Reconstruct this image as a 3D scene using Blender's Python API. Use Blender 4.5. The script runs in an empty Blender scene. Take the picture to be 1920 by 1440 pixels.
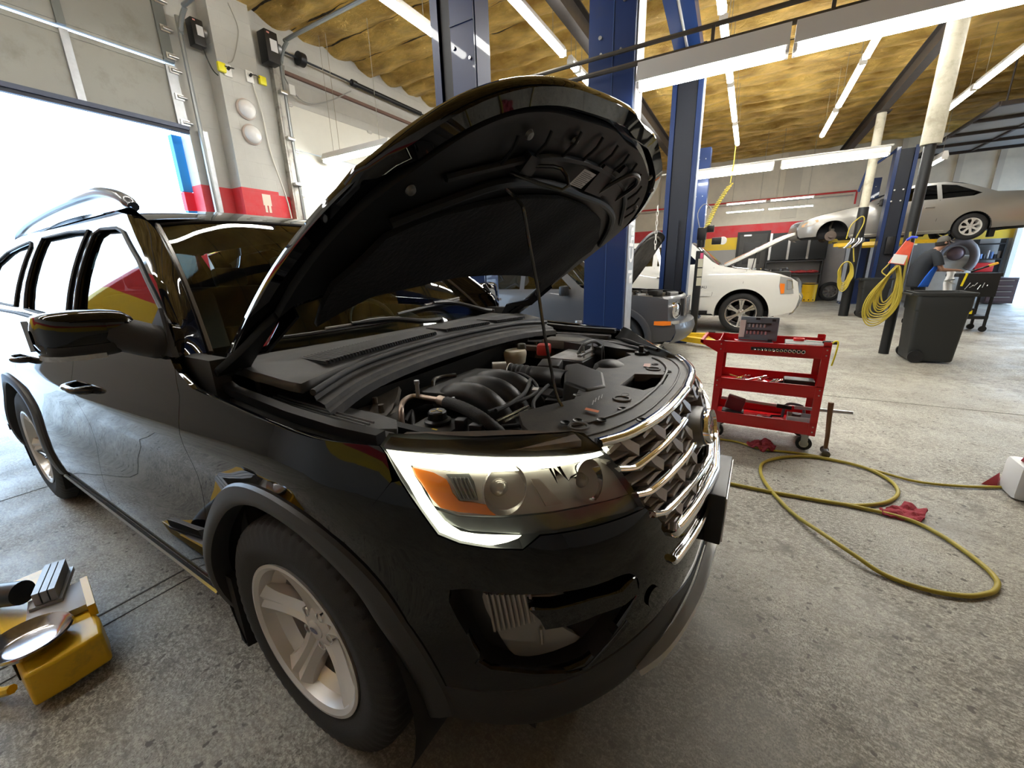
import bpy, bmesh, math, random
from math import sin, cos, pi, radians as R
from mathutils import Vector, Matrix, noise
from mathutils.geometry import delaunay_2d_cdt
random.seed(7)
COL = bpy.context.scene.collection
BY = 0.0252525          # the building is turned this much against the black car
CB, SB = cos(BY), sin(BY)
def T(x, y, z=0): return Vector((x*CB - y*SB, x*SB + y*CB, z))

# ------------------------------------------------------------------ materials
_m = {}
def mat(name, col=(.5,.5,.5), rough=.5, metal=0, coat=0, spec=.5, vary=0, vscale=8, bump=0, bscale=40, emit=None, estr=1, trans=0, ior=1.45, alpha=1, dirt=None, dirtcol=(.1,.08,.06), dscale=6):
    if name in _m: return _m[name]
    m = bpy.data.materials.new(name); m.use_nodes = True
    nt = m.node_tree; N = nt.nodes; L = nt.links; b = N['Principled BSDF']
    c4 = (*col, 1)
    b.inputs['Base Color'].default_value = c4
    b.inputs['Roughness'].default_value = rough; b.inputs['Metallic'].default_value = metal
    b.inputs['Coat Weight'].default_value = coat; b.inputs['Coat Roughness'].default_value = .03; b.inputs['Coat IOR'].default_value = 1.52 if name=='black_paint' else 1.5
    b.inputs['Specular IOR Level'].default_value = spec
    b.inputs['IOR'].default_value = ior; b.inputs['Transmission Weight'].default_value = trans
    b.inputs['Alpha'].default_value = alpha
    tc = N.new('ShaderNodeTexCoord')
    src = None
    if vary or dirt or bump:
        n = N.new('ShaderNodeTexNoise'); n.inputs['Scale'].default_value = vscale; n.inputs['Detail'].default_value = 6
        L.new(tc.outputs['Object'], n.inputs['Vector'])
    if vary:
        mx = N.new('ShaderNodeMix'); mx.data_type = 'RGBA'; mx.inputs[6].default_value = tuple(max(0, c*(1-vary)) for c in col) + (1,)
        mx.inputs[7].default_value = tuple(min(1, c*(1+vary)) for c in col) + (1,)
        L.new(n.outputs['Fac'], mx.inputs[0]); src = mx.outputs[2]
    if dirt:
        n2 = N.new('ShaderNodeTexNoise'); n2.inputs['Scale'].default_value = dscale; n2.inputs['Detail'].default_value = 9; n2.inputs['Roughness'].default_value = .7
        L.new(tc.outputs['Object'], n2.inputs['Vector'])
        rp = N.new('ShaderNodeMapRange'); rp.inputs[1].default_value = 1-dirt-.12; rp.inputs[2].default_value = 1-dirt+.15
        L.new(n2.outputs['Fac'], rp.inputs[0])
        mx = N.new('ShaderNodeMix'); mx.data_type = 'RGBA'; mx.inputs[6].default_value = c4; mx.inputs[7].default_value = (*dirtcol, 1)
        if src: L.new(src, mx.inputs[6])
        L.new(rp.outputs[0], mx.inputs[0]); src = mx.outputs[2]
    if src: L.new(src, b.inputs['Base Color'])
    if bump:
        n3 = N.new('ShaderNodeTexNoise'); n3.inputs['Scale'].default_value = bscale; n3.inputs['Detail'].default_value = 4
        L.new(tc.outputs['Object'], n3.inputs['Vector'])
        bp = N.new('ShaderNodeBump'); bp.inputs['Strength'].default_value = bump; bp.inputs['Distance'].default_value = .01
        L.new(n3.outputs['Fac'], bp.inputs['Height']); L.new(bp.outputs['Normal'], b.inputs['Normal'])
    if emit:
        b.inputs['Emission Color'].default_value = (*emit, 1); b.inputs['Emission Strength'].default_value = estr
    _m[name] = m; return m

BLACKPAINT = mat('black_paint', (.0022,.0024,.0036), .3, 0, 1.0, spec=.0)
DARKPLASTIC = mat('dark_plastic', (.022,.022,.024), .55, bump=.15, bscale=500)
GREYPLASTIC = mat('grey_plastic', (.055,.054,.053), .5, dirt=.38, dirtcol=(.11,.10,.085), dscale=9, bump=.1, bscale=300)
BLACKPLASTIC = mat('black_plastic', (.011,.011,.012), .38)
DUSTY = mat('dusty_black', (.02,.019,.018), .6, dirt=.42, dirtcol=(.048,.040,.032), dscale=14)
RUBBER = mat('tire_rubber', (.016,.016,.017), .68, bump=.25, bscale=350)
CHROME = mat('chrome', (.86,.86,.86), .07, 1)
STEEL = mat('steel', (.55,.55,.54), .3, 1, vary=.2)
DSTEEL = mat('dull_steel', (.33,.33,.33), .5, .9, vary=.3)
ALLOY = mat('alloy_wheel', (.62,.60,.58), .33, .55, .4)
RUST = mat('rusty_steel', (.16,.09,.05), .7, .4, vary=.5, vscale=20)
BLUEPOST = mat('blue_paint', (.008,.027,.105), .38, 0, .25, dirt=.3, dirtcol=(.02,.03,.07), dscale=4)
NAVYIN = mat('dark_channel', (.008,.011,.02), .5)
GALV = mat('galvanised', (.42,.44,.46), .42, .7, vary=.25, vscale=12)
TUBE = mat('lit_tube', (1,1,1), .5, emit=(1,.985,.93), estr=42)
WHITEMETAL = mat('white_enamel', (.62,.60,.56), .4)
RED = mat('red_enamel', (.48,.006,.010), .3, 0, .4, vary=.12)
REDRAG = mat('red_rag', (.30,.035,.05), .9, vary=.35, vscale=30, bump=.6, bscale=120)
YELLOW = mat('yellow_paint', (.80,.50,.015), .4, 0, .2, dirt=.33, dirtcol=(.35,.22,.03), dscale=7)
YHOSE = mat('yellow_hose', (.36,.285,.035), .5, vary=.25, vscale=14)
GLASSDARK = mat('dark_glass', (.006,.008,.008), .02, 0, 0, .8, ior=1.6)
def glass(name, tint, ior=1.45, mixf=.12):
    # thin clear sheet: mostly see-through with a mirror-like face
    m = bpy.data.materials.new(name); m.use_nodes = True; nt = m.node_tree; nt.nodes.clear()
    o = nt.nodes.new('ShaderNodeOutputMaterial'); t = nt.nodes.new('ShaderNodeBsdfTransparent'); g = nt.nodes.new('ShaderNodeBsdfGlossy')
    f = nt.nodes.new('ShaderNodeFresnel'); mx = nt.nodes.new('ShaderNodeMixShader'); g.inputs['Roughness'].default_value = .02
    t.inputs[0].default_value = (*tint, 1); f.inputs[0].default_value = ior
    nt.links.new(f.outputs[0], mx.inputs[0]); nt.links.new(t.outputs[0], mx.inputs[1]); nt.links.new(g.outputs[0], mx.inputs[2]); nt.links.new(mx.outputs[0], o.inputs[0])
    return m
WSGLASS = glass('windshield_glass', (.60,.68,.64), 1.5)
CLEAR = glass('clear_lens', (.93,.94,.95), 1.4)
PRIVACY = glass('tinted_glass', (.03,.035,.035), 1.9)
DOORGLASS = glass('door_glass', (.22,.26,.24), 1.9)

# ------------------------------------------------------------------ mesh builder
class MB:
    def __init__(s): s.v=[]; s.f=[]; s.n=None; s.pc=[]
    def add(s, vs, fs):
        o=len(s.v); s.pc.append((o,o+len(vs),len(s.f),len(s.f)+len(fs))); s.v += [Vector(v) for v in vs]; s.f += [tuple(i+o for i in f) for f in fs]; return s
    def box(s, c, size, rot=None, bev=0):
        c=Vector(c); hx,hy,hz=[a/2 for a in size]
        if bev and min(hx,hy,hz)>bev*1.01:
            b=bev; vs=[]; 
            bm=bmesh.new(); bmesh.ops.create_cube(bm,size=1)
            for v in bm.verts: v.co=Vector((v.co.x*size[0],v.co.y*size[1],v.co.z*size[2]))
            bmesh.ops.bevel(bm,geom=bm.edges[:],offset=b,segments=2,profile=.6,affect='EDGES')
            vs=[v.co.copy() for v in bm.verts]; fs=[[v.index for v in f.verts] for f in bm.faces]; bm.free()
        else:
            vs=[Vector((x*hx,y*hy,z*hz)) for x in(-1,1) for y in(-1,1) for z in(-1,1)]
            fs=[(0,1,3,2),(4,6,7,5),(0,4,5,1),(2,3,7,6),(0,2,6,4),(1,5,7,3)]
        if rot is not None:
            M=rot if isinstance(rot,Matrix) else Matrix.Rotation(rot,3,'Z')
            vs=[M@v for v in vs]
        return s.add([v+c for v in vs],fs)
    def cyl(s, a, b, r0, r1=None, n=16, caps=True):
        a=Vector(a); b=Vector(b); r1=r0 if r1 is None else r1
        d=(b-a).normalized(); u=d.orthogonal().normalized(); w=d.cross(u)
        vs=[a+(u*cos(t)+w*sin(t))*r0 for t in [2*pi*i/n for i in range(n)]]+[b+(u*cos(t)+w*sin(t))*r1 for t in [2*pi*i/n for i in range(n)]]
        fs=[(i,(i+1)%n,n+(i+1)%n,n+i) for i in range(n)]
        if caps: fs+= [tuple(range(n-1,-1,-1)), tuple(range(n,2*n))]
        return s.add(vs,fs)
    def tube(s, pts, r, n=8, closed=False, sm=0):
        P=[Vector(p) for p in pts]
        if sm: P=smooth(P, sm, closed)
        m=len(P); rings=[]; prev=None
        for i in range(m):
            if closed: d=(P[(i+1)%m]-P[i-1])
            else: d=P[min(i+1,m-1)]-P[max(i-1,0)]
            d.normalize()
            if prev is None: u=d.orthogonal().normalized()
            else:
                u=prev-d*prev.dot(d)
                u=u.normalized() if u.length>1e-6 else d.orthogonal().normalized()
            prev=u; w=d.cross(u); rr=r[i] if isinstance(r,(list,tuple)) and i<len(r) else (r if not isinstance(r,(list,tuple)) else r[-1])
            rings.append([P[i]+(u*cos(2*pi*k/n)+w*sin(2*pi*k/n))*rr for k in range(n)])
        vs=[v for q in rings for v in q]; fs=[]
        for i in range(m if closed else m-1):
            j=(i+1)%m
            for k in range(n): fs.append((i*n+k,i*n+(k+1)%n,j*n+(k+1)%n,j*n+k))
        if not closed: fs+=[tuple(range(n-1,-1,-1)), tuple((m-1)*n+k for k in range(n))]
        return s.add(vs,fs)
    def lathe(s, prof, c=(0,0,0), ax=(0,0,1), n=32, a0=0, a1=2*pi):
        # prof: (radius, height along ax)
        c=Vector(c); d=Vector(ax).normalized(); u=d.orthogonal().normalized(); w=d.cross(u); full=abs(a1-a0-2*pi)<1e-6
        m=n if full else n+1; vs=[]
        for i in range(m):
            t=a0+(a1-a0)*i/n
            for r,h in prof: vs.append(c+(u*cos(t)+w*sin(t))*r+d*h)
        k=len(prof); fs=[]
        for i in range(n):
            j=(i+1)%m
            for q in range(k-1): fs.append((i*k+q,j*k+q,j*k+q+1,i*k+q+1))
        return s.add(vs,fs)
    def grid(s, fn, nu, nv, thick=0):
        vs=[Vector(fn(i/nu,j/nv)) for i in range(nu+1) for j in range(nv+1)]
        fs=[(i*(nv+1)+j,(i+1)*(nv+1)+j,(i+1)*(nv+1)+j+1,i*(nv+1)+j+1) for i in range(nu) for j in range(nv)]
        return s.add(vs,fs)
    def prism(s, poly, depth, M=None, taper=1.0):
        # poly in XY, extruded 0..depth along Z, then M (4x4)
        n=len(poly); cx=sum(p[0] for p in poly)/n; cy=sum(p[1] for p in poly)/n
        vs=[Vector((p[0],p[1],0)) for p in poly]+[Vector((cx+(p[0]-cx)*taper,cy+(p[1]-cy)*taper,depth)) for p in poly]
        if M is not None: vs=[M@v for v in vs]
        fs=[(i,(i+1)%n,n+(i+1)%n,n+i) for i in range(n)]+[tuple(range(n-1,-1,-1)),tuple(range(n,2*n))]
        return s.add(vs,fs)
    def sweep(s, path, prof, up=(0,0,1), closed=False):
        # profile (side, up) swept along path
        P=[Vector(p) for p in path]; m=len(P); up=Vector(up); k=len(prof); vs=[]
        for i in range(m):
            d=(P[min(i+1,m-1)]-P[max(i-1,0)]).normalized(); sd=d.cross(up).normalized(); u2=sd.cross(d)
            vs+=[P[i]+sd*a+u2*b for a,b in prof]
        fs=[(i*k+j,i*k+(j+1)%k,(i+1)*k+(j+1)%k,(i+1)*k+j) for i in range(m-1) for j in range(k)]
        fs+=[tuple(range(k-1,-1,-1)),tuple((m-1)*k+j for j in range(k))]
        return s.add(vs,fs)
    def each(s, name, m, parent=None, smooth=40):
        '''one object for every add() piece'''
        out=[]
        for (v0,v1,f0,f1) in s.pc:
            q=MB(); q.add(s.v[v0:v1],[tuple(i-v0 for i in f) for f in s.f[f0:f1]]); out.append(q.build(name,m,parent,smooth))
        return out
    def build(s, name, m, parent=None, smooth=40, loc=None, fix=True):
        me=bpy.data.meshes.new(name)
        off=Vector(loc) if loc is not None else Vector((0,0,0))
        me.from_pydata([v-off for v in s.v],[],s.f)
        if fix and s.n is None:
            bm=bmesh.new(); bm.from_mesh(me); bmesh.ops.recalc_face_normals(bm,faces=bm.faces[:]); bm.to_mesh(me); bm.free()
        for x in (m if isinstance(m,(list,tuple)) else [m]): me.materials.append(x)
        if smooth:
            me.polygons.foreach_set('use_smooth',[True]*len(me.polygons))
            if s.n is None: me.set_sharp_from_angle(angle=R(smooth))
        if s.n is not None and len(s.n)==len(me.vertices): me.normals_split_custom_set_from_vertices(s.n)
        me.update()
        o=bpy.data.objects.new(name,me); COL.objects.link(o)
        if loc is not None: o.location=off
        if parent is not None: o.parent=parent
        return o
def smooth(P, k, closed=False):
    out=[]; m=len(P); g=lambda i: P[i%m] if closed else P[max(0,min(m-1,i))]
    for i in range(m if closed else m-1):
        a,b,c,d=g(i-1),g(i),g(i+1),g(i+2)
        for j in range(k):
            t=j/k; out.append(.5*((2*b)+(c-a)*t+(2*a-5*b+4*c-d)*t*t+(3*b-3*c+d-a)*t**3))
    if not closed: out.append(P[-1].copy())
    return out
def interp(tab, x):
    if x<=tab[0][0]: return tab[0][1]
    for (a,b),(c,d) in zip(tab,tab[1:]):
        if x<=c:
            t=(x-a)/(c-a); return b+(d-b)*t
    return tab[-1][1]
def cint(tab, x):
    # smooth (Catmull-Rom) interpolation
    n=len(tab)
    if x<=tab[0][0]: return tab[0][1]
    if x>=tab[-1][0]: return tab[-1][1]
    for i in range(n-1):
        if x<=tab[i+1][0]:
            x0,y0=tab[i]; x1,y1=tab[i+1]; h=x1-x0; t=(x-x0)/h
            m0=(y1-tab[i-1][1])/(x1-tab[i-1][0]) if i>0 else (y1-y0)/h
            m1=(tab[i+2][1]-y0)/(tab[i+2][0]-x0) if i+2<n else (y1-y0)/h
            return (2*t**3-3*t*t+1)*y0+(t**3-2*t*t+t)*h*m0+(-2*t**3+3*t*t)*y1+(t**3-t*t)*h*m1
def inside(p, poly):
    x,y=p; c=False; j=len(poly)-1
    for i in range(len(poly)):
        xi,yi=poly[i]; xj,yj=poly[j]
        if (yi>y)!=(yj>y) and x<(xj-xi)*(y-yi)/(yj-yi)+xi: c=not c
        j=i
    return c
def densify(poly, d):
    out=[]
    for i in range(len(poly)):
        a=Vector(poly[i]); b=Vector(poly[(i+1)%len(poly)]); k=max(1,int((b-a).length/d+.5))
        out+=[tuple(a+(b-a)*j/k) for j in range(k)]
    return out
def crv(pts, k=6):
    return [tuple(v) for v in smooth([Vector((*p,0)).xy.to_3d() for p in pts],k)]
def panel(outline, fn, name, m, parent=None, holes=(), step=.03, lip=0, flip=False, mirror=False, dens=None, thick=0):
    """skin cut to an outline in the (u,v) domain of a surface fn(u,v)->3D, with true surface normals and a folded-in edge"""
    d=dens or step
    loops=[densify([tuple(p[:2]) for p in outline],d)]+[densify([tuple(p[:2]) for p in h],d) for h in holes]
    V=[];E=[]
    for lp in loops:
        o=len(V); V+=[Vector(p) for p in lp]; E+=[(o+i,o+(i+1)%len(lp)) for i in range(len(lp))]
    xs=[p[0] for p in loops[0]]; ys=[p[1] for p in loops[0]]
    nx=max(1,int((max(xs)-min(xs))/step)); ny=max(1,int((max(ys)-min(ys))/step))
    for i in range(nx+1):
        for j in range(ny+1):
            p=(min(xs)+(max(xs)-min(xs))*i/nx, min(ys)+(max(ys)-min(ys))*j/ny)
            if inside(p,loops[0]) and not any(inside(p,h) for h in loops[1:]):
                V.append(Vector(p))
    vv,ee,ff,*_=delaunay_2d_cdt(V,E,[],0,1e-5)
    F=[]
    for f in ff:
        c=(sum(vv[i][0] for i in f)/len(f), sum(vv[i][1] for i in f)/len(f))
        if inside(c,loops[0]) and not any(inside(c,h) for h in loops[1:]): F.append(tuple(f))
    P=[Vector(fn(v[0],v[1])) for v in vv]; e=1e-3; Nn=[]
    for v in vv:
        a=Vector(fn(v[0]+e,v[1]))-Vector(fn(v[0]-e,v[1])); b=Vector(fn(v[0],v[1]+e))-Vector(fn(v[0],v[1]-e))
        n=a.cross(b); n=n.normalized() if n.length>1e-12 else Vector((0,0,1)); Nn.append(-n if flip else n)
    if flip: F=[f[::-1] for f in F]
    # orient faces along normals
    F2=[]
    for f in F:
        g=(P[f[1]]-P[f[0]]).cross(P[f[2]]-P[f[0]])
        F2.append(f if g.dot(Nn[f[0]])>=0 else f[::-1])
    F=F2
    if lip:
        cnt={}
        for f in F:
            for i in range(len(f)):
                a,b=f[i],f[(i+1)%len(f)]; cnt[(a,b)]=1
        bd=[(a,b) for a,b in cnt if (b,a) not in cnt]; mp={}; mp2={}
        for a,b in bd:
            for q in (a,b):
                if q not in mp:
                    mp[q]=len(P); P.append(P[q].copy()); Nn.append(None)
                    mp2[q]=len(P); P.append(P[q]-Nn[q]*lip); Nn.append(None)
        acc={}
        for a,b in bd:
            n=(P[b]-P[a]).cross(Nn[a]); n=n.normalized() if n.length>0 else Vector((0,0,1))
            for q in(a,b): acc.setdefault(q,Vector((0,0,0))).__iadd__(n)
            F.append((mp[b],mp[a],mp2[a],mp2[b]))
        for q,n in acc.items():
            n=n.normalized() if n.length>0 else Vector((0,0,1)); Nn[mp[q]]=(n+Nn[q]*.6).normalized(); Nn[mp2[q]]=n
    if mirror:
        P=[Vector((p.x,-p.y,p.z)) for p in P]; Nn=[Vector((p.x,-p.y,p.z)) for p in Nn]; F=[f[::-1] for f in F]
    mb=MB(); mb.v=P; mb.f=F; mb.n=Nn
    o=mb.build(name,m,parent,fix=False)
    if thick:
        md=o.modifiers.new('t','SOLIDIFY'); md.thickness=thick; md.offset=-1
    return o
# ------------------------------------------------------------------ tagging
def tag(o, label=None, cat=None, group=None, kind=None):
    if label: o['label']=label
    if cat: o['category']=cat
    if group: o['group']=group
    if kind: o['kind']=kind
    return o
def thing(name, label, cat, loc=(0,0,0), rotz=0, group=None):
    o=bpy.data.objects.new(name,None); COL.objects.link(o); o.empty_display_size=.1
    o.location=loc; o.rotation_euler=(0,0,rotz); return tag(o,label,cat,group)
def bthing(name, label, cat, x, y, z=0, rot=0, group=None):
    return thing(name,label,cat,T(x,y,z),BY+rot,group)
def bobj(mb, name, m, label, cat, loc, group=None, rot=0, kind=None, smooth=40):
    # a one-mesh thing given in coordinates relative to loc (building frame)
    o=mb.build(name,m,None,smooth); o.location=T(*loc); o.rotation_euler=(0,0,BY+rot); return tag(o,label,cat,group,kind)
def copy_tree(o, parent=None):
    c=o.copy(); COL.objects.link(c); c.parent=parent
    for ch in list(o.children): copy_tree(ch,c)
    return c
def struct(mb, name, m, smooth=30):
    o=mb.build(name,m,None,smooth); o.rotation_euler=(0,0,BY); o['kind']='structure'; return o
def text(name, body, size, M, m, parent, ext=.001, label=None, align='CENTER'):
    cu=bpy.data.curves.new(name,'FONT'); cu.body=body; cu.size=size; cu.extrude=ext; cu.offset=.006*size/.26 if size>.2 else 0; cu.align_x=align; cu.align_y='CENTER'
    o=bpy.data.objects.new(name+'_tmp',cu); COL.objects.link(o)
    dg=bpy.context.evaluated_depsgraph_get(); me=bpy.data.meshes.new_from_object(o.evaluated_get(dg)); me.name=name
    me.transform(M); me.materials.clear(); me.materials.append(m)
    bpy.data.objects.remove(o); ob=bpy.data.objects.new(name,me); COL.objects.link(ob); ob.parent=parent
    if label: ob['label']=label
    return ob

# ================================================================== camera
scn=bpy.context.scene
cam=bpy.data.cameras.new('camera'); co=bpy.data.objects.new('camera',cam); COL.objects.link(co)
F_PX,YAW,PIT,ROL=757.144,2.1191,0.27541,-0.02880
import math as _m2
YAW=R(121.42); PIT=R(15.78); ROL=R(-1.65)
fw=Vector((cos(YAW)*cos(PIT),sin(YAW)*cos(PIT),-sin(PIT))); r0=fw.cross(Vector((0,0,1))).normalized(); u0=r0.cross(fw)
rt=r0*cos(ROL)+u0*sin(ROL); up=-r0*sin(ROL)+u0*cos(ROL)
co.matrix_world=Matrix(((rt.x,up.x,-fw.x,1.0253),(rt.y,up.y,-fw.y,-1.4319),(rt.z,up.z,-fw.z,1.395),(0,0,0,1)))
cam.sensor_fit='HORIZONTAL'; cam.sensor_width=36; cam.lens=F_PX/1920*36; cam.clip_start=.02; cam.clip_end=300
scn.camera=co
vs=scn.view_settings; vs.view_transform='Standard'; vs.look='None'; vs.gamma=1; vs.use_curve_mapping=False; vs.exposure=0.5
# world: hazy bright sky
w=bpy.data.worlds.new('sky'); scn.world=w; w.use_nodes=True; nt=w.node_tree
bg=nt.nodes['Background']; tc=nt.nodes.new('ShaderNodeTexCoord'); sx=nt.nodes.new('ShaderNodeSeparateXYZ'); mr=nt.nodes.new('ShaderNodeMapRange'); cr=nt.nodes.new('ShaderNodeValToRGB')
nt.links.new(tc.outputs['Generated'],sx.inputs[0]); nt.links.new(sx.outputs[2],mr.inputs[0]); mr.inputs[1].default_value=-.1; mr.inputs[2].default_value=.8
nt.links.new(mr.outputs[0],cr.inputs[0]); cr.color_ramp.elements[0].color=(.66,.83,1,1); cr.color_ramp.elements[1].color=(.42,.66,1,1)
nt.links.new(cr.outputs[0],bg.inputs[0]); bg.inputs[1].default_value=7.5
# ================================================================== setting
CEIL=5.25; XL=-5.9; XR=9.6; YN=-4.4; YF=17.6
def floor_mat():
    m=bpy.data.materials.new('shop_concrete'); m.use_nodes=True; nt=m.node_tree; N=nt.nodes; L=nt.links; b=N['Principled BSDF']
    tc=N.new('ShaderNodeTexCoord')
    def noi(sc,det=8,ro=.6,dist=0):
        n=N.new('ShaderNodeTexNoise'); n.inputs['Scale'].default_value=sc; n.inputs['Detail'].default_value=det; n.inputs['Roughness'].default_value=ro; n.inputs['Distortion'].default_value=dist
        L.new(tc.outputs['Object'],n.inputs['Vector']); return n.outputs['Fac']
    def rng(x,a,b_,c=0,d=1):
        r=N.new('ShaderNodeMapRange'); r.inputs[1].default_value=a; r.inputs[2].default_value=b_; r.inputs[3].default_value=c; r.inputs[4].default_value=d; L.new(x,r.inputs[0]); return r.outputs[0]
    def mix(f,a,b_):
        x=N.new('ShaderNodeMix'); x.data_type='RGBA'
        for v,i in ((f,0),(a,6),(b_,7)):
            if isinstance(v,tuple): x.inputs[i].default_value=(*v,1)
            elif isinstance(v,float): x.inputs[i].default_value=v
            else: L.new(v,x.inputs[i])
        return x.outputs[2]
    def mul(a,b_,op='MULTIPLY'):
        x=N.new('ShaderNodeMath'); x.operation=op
        for v,i in((a,0),(b_,1)):
            if isinstance(v,float): x.inputs[i].default_value=v
            else: L.new(v,x.inputs[i])
        return x.outputs[0]
    c=mix(rng(noi(.8,5),.3,.7),(.45,.435,.365),(.64,.615,.52))
    c=mix(rng(noi(28,9,.75),.35,.68),c,(.34,.325,.285))
    # large oily stains and grime
    stain=rng(noi(.55,7,.62,.6),.52,.72,0,.75); c=mix(stain,c,(.17,.15,.125))
    gr=mul(rng(noi(9,8,.7),.5,.62),rng(noi(.9,3),.42,.62)); c=mix(mul(gr,.75),c,(.10,.09,.075))
    # ring spots / drips
    vo=N.new('ShaderNodeTexVoronoi'); vo.inputs['Scale'].default_value=20; vo.inputs['Randomness'].default_value=1
    dn=N.new('ShaderNodeTexNoise'); dn.inputs['Scale'].default_value=30; L.new(tc.outputs['Object'],dn.inputs['Vector'])
    ad=N.new('ShaderNodeVectorMath'); ad.operation='MULTIPLY_ADD'; ad.inputs[1].default_value=(.05,.05,0); L.new(dn.outputs['Color'],ad.inputs[0]); L.new(tc.outputs['Object'],ad.inputs[2]); L.new(ad.outputs[0],vo.inputs['Vector'])
    sp=mul(rng(vo.outputs['Distance'],.15,.21,1,0),rng(noi(3,4),.44,.50)); c=mix(mul(sp,.9),c,(.06,.05,.045))
    vo2=N.new('ShaderNodeTexVoronoi'); vo2.inputs['Scale'].default_value=62; L.new(ad.outputs[0],vo2.inputs['Vector'])
    sp2=mul(rng(vo2.outputs['Distance'],.16,.24,1,0),rng(noi(5,4),.42,.50)); c=mix(mul(sp2,.75),c,(.11,.095,.08))
    def st(sc,det,ro,sx,sy):
        mp=N.new('ShaderNodeMapping'); mp.inputs['Scale'].default_value=(sx,sy,1); mp.inputs['Rotation'].default_value=(0,0,.5); L.new(tc.outputs['Object'],mp.inputs[0])
        n=N.new('ShaderNodeTexNoise'); n.inputs['Scale'].default_value=sc; n.inputs['Detail'].default_value=det; n.inputs['Roughness'].default_value=ro; L.new(mp.outputs[0],n.inputs['Vector']); return n.outputs['Fac']
    big=rng(noi(.75,5,.6),.38,.60,.35,1.0)
    gm=mul(rng(st(48,6,.8,1,1.7),.43,.55),big); c=mix(mul(gm,.85),c,(.11,.098,.078))
    g2=mul(rng(st(120,4,.7,1.6,1),.50,.57),rng(noi(1.3,4),.35,.6,.4,1)); c=mix(mul(g2,.8),c,(.085,.075,.06))
    g3=rng(st(11,7,.75,1,2.4),.56,.60); c=mix(mul(g3,.55),c,(.12,.11,.09))
    # oil stain before the black car, with part of its contact shadow painted in
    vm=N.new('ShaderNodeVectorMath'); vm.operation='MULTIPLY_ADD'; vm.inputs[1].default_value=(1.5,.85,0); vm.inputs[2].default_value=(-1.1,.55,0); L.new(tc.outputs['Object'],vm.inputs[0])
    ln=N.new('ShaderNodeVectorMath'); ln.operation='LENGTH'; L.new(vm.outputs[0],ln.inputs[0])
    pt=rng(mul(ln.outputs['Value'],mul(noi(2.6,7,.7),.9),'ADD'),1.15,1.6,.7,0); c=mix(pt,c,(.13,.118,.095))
    L.new(c,b.inputs['Base Color'])
    L.new(rng(noi(3,8),.3,.7,.42,.66),b.inputs['Roughness']); b.inputs['Specular IOR Level'].default_value=.4
    bp=N.new('ShaderNodeBump'); bp.inputs['Strength'].default_value=.25; bp.inputs['Distance'].default_value=.006; L.new(noi(45,8,.7),bp.inputs['Height']); L.new(bp.outputs[0],b.inputs['Normal'])
    return m
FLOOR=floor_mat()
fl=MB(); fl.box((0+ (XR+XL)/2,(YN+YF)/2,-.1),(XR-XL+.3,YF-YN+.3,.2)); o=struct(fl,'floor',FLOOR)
jm=mat('joint_filler',(.05,.042,.035),.8)
j=MB(); yy=-.0
for xj,w_ in ((-1.30,.010),(-1.21,.006)): j.box((xj,(YN+YF)/2,.0005),(w_,YF-YN,.003))
j.box((-3.2,-2,.0005),(.006,5,.003)); j.box((2,1.2+2.6,.0005),(12,.005,.003)); 
jo=j.build('trim_1',jm); jo.rotation_euler=(0,0,BY); jo['kind']='structure'
# painted bands wall material
def wall_mat(name, zs, cols, blocks=True, lower=(.30,.29,.28)):
    m=bpy.data.materials.new(name); m.use_nodes=True; nt=m.node_tree; N=nt.nodes; L=nt.links; b=N['Principled BSDF']; b.inputs['Roughness'].default_value=.6
    tc=N.new('ShaderNodeTexCoord'); s=N.new('ShaderNodeSeparateXYZ'); L.new(tc.outputs['Object'],s.inputs[0])
    src=None
    for z,c in zip([None]+zs,[lower]+cols):
        if src is None: src=c; continue
        st=N.new('ShaderNodeMath'); st.operation='GREATER_THAN'; st.inputs[1].default_value=z; L.new(s.outputs[2],st.inputs[0])
        x=N.new('ShaderNodeMix'); x.data_type='RGBA'; L.new(st.outputs[0],x.inputs[0])
        if isinstance(src,tuple): x.inputs[6].default_value=(*src,1)
        else: L.new(src,x.inputs[6])
        x.inputs[7].default_value=(*c,1); src=x.outputs[2]
    n=N.new('ShaderNodeTexNoise'); n.inputs['Scale'].default_value=1.6; n.inputs['Detail'].default_value=9; n.inputs['Roughness'].default_value=.65; L.new(tc.outputs['Object'],n.inputs['Vector'])
    mr=N.new('ShaderNodeMapRange'); mr.inputs[1].default_value=.38; mr.inputs[2].default_value=.75; mr.inputs[3].default_value=0; mr.inputs[4].default_value=.35; L.new(n.outputs['Fac'],mr.inputs[0])
    x=N.new('ShaderNodeMix'); x.data_type='RGBA'; L.new(mr.outputs[0],x.inputs[0]); L.new(src,x.inputs[6]); x.inputs[7].default_value=(.28,.27,.24,1)
    L.new(x.outputs[2],b.inputs['Base Color'])
    if blocks:
        cb=N.new('ShaderNodeCombineXYZ'); ad=N.new('ShaderNodeMath'); L.new(s.outputs[0],ad.inputs[0]); L.new(s.outputs[1],ad.inputs[1]); L.new(ad.outputs[0],cb.inputs[0]); L.new(s.outputs[2],cb.inputs[1])
        br=N.new('ShaderNodeTexBrick'); br.inputs['Scale'].default_value=1; br.inputs['Brick Width'].default_value=.406; br.inputs['Row Height'].default_value=.203; br.inputs['Mortar Size'].default_value=.006; br.inputs['Color1'].default_value=(1,1,1,1); br.inputs['Color2'].default_value=(.93,.93,.93,1); br.inputs['Mortar'].default_value=(.2,.2,.2,1)
        L.new(cb.outputs[0],br.inputs['Vector'])
        bp=N.new('ShaderNodeBump'); bp.inputs['Strength'].default_value=.6; bp.inputs['Distance'].default_value=.008; L.new(br.outputs['Color'],bp.inputs['Height']); L.new(bp.outputs[0],b.inputs['Normal'])
    return m
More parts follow.
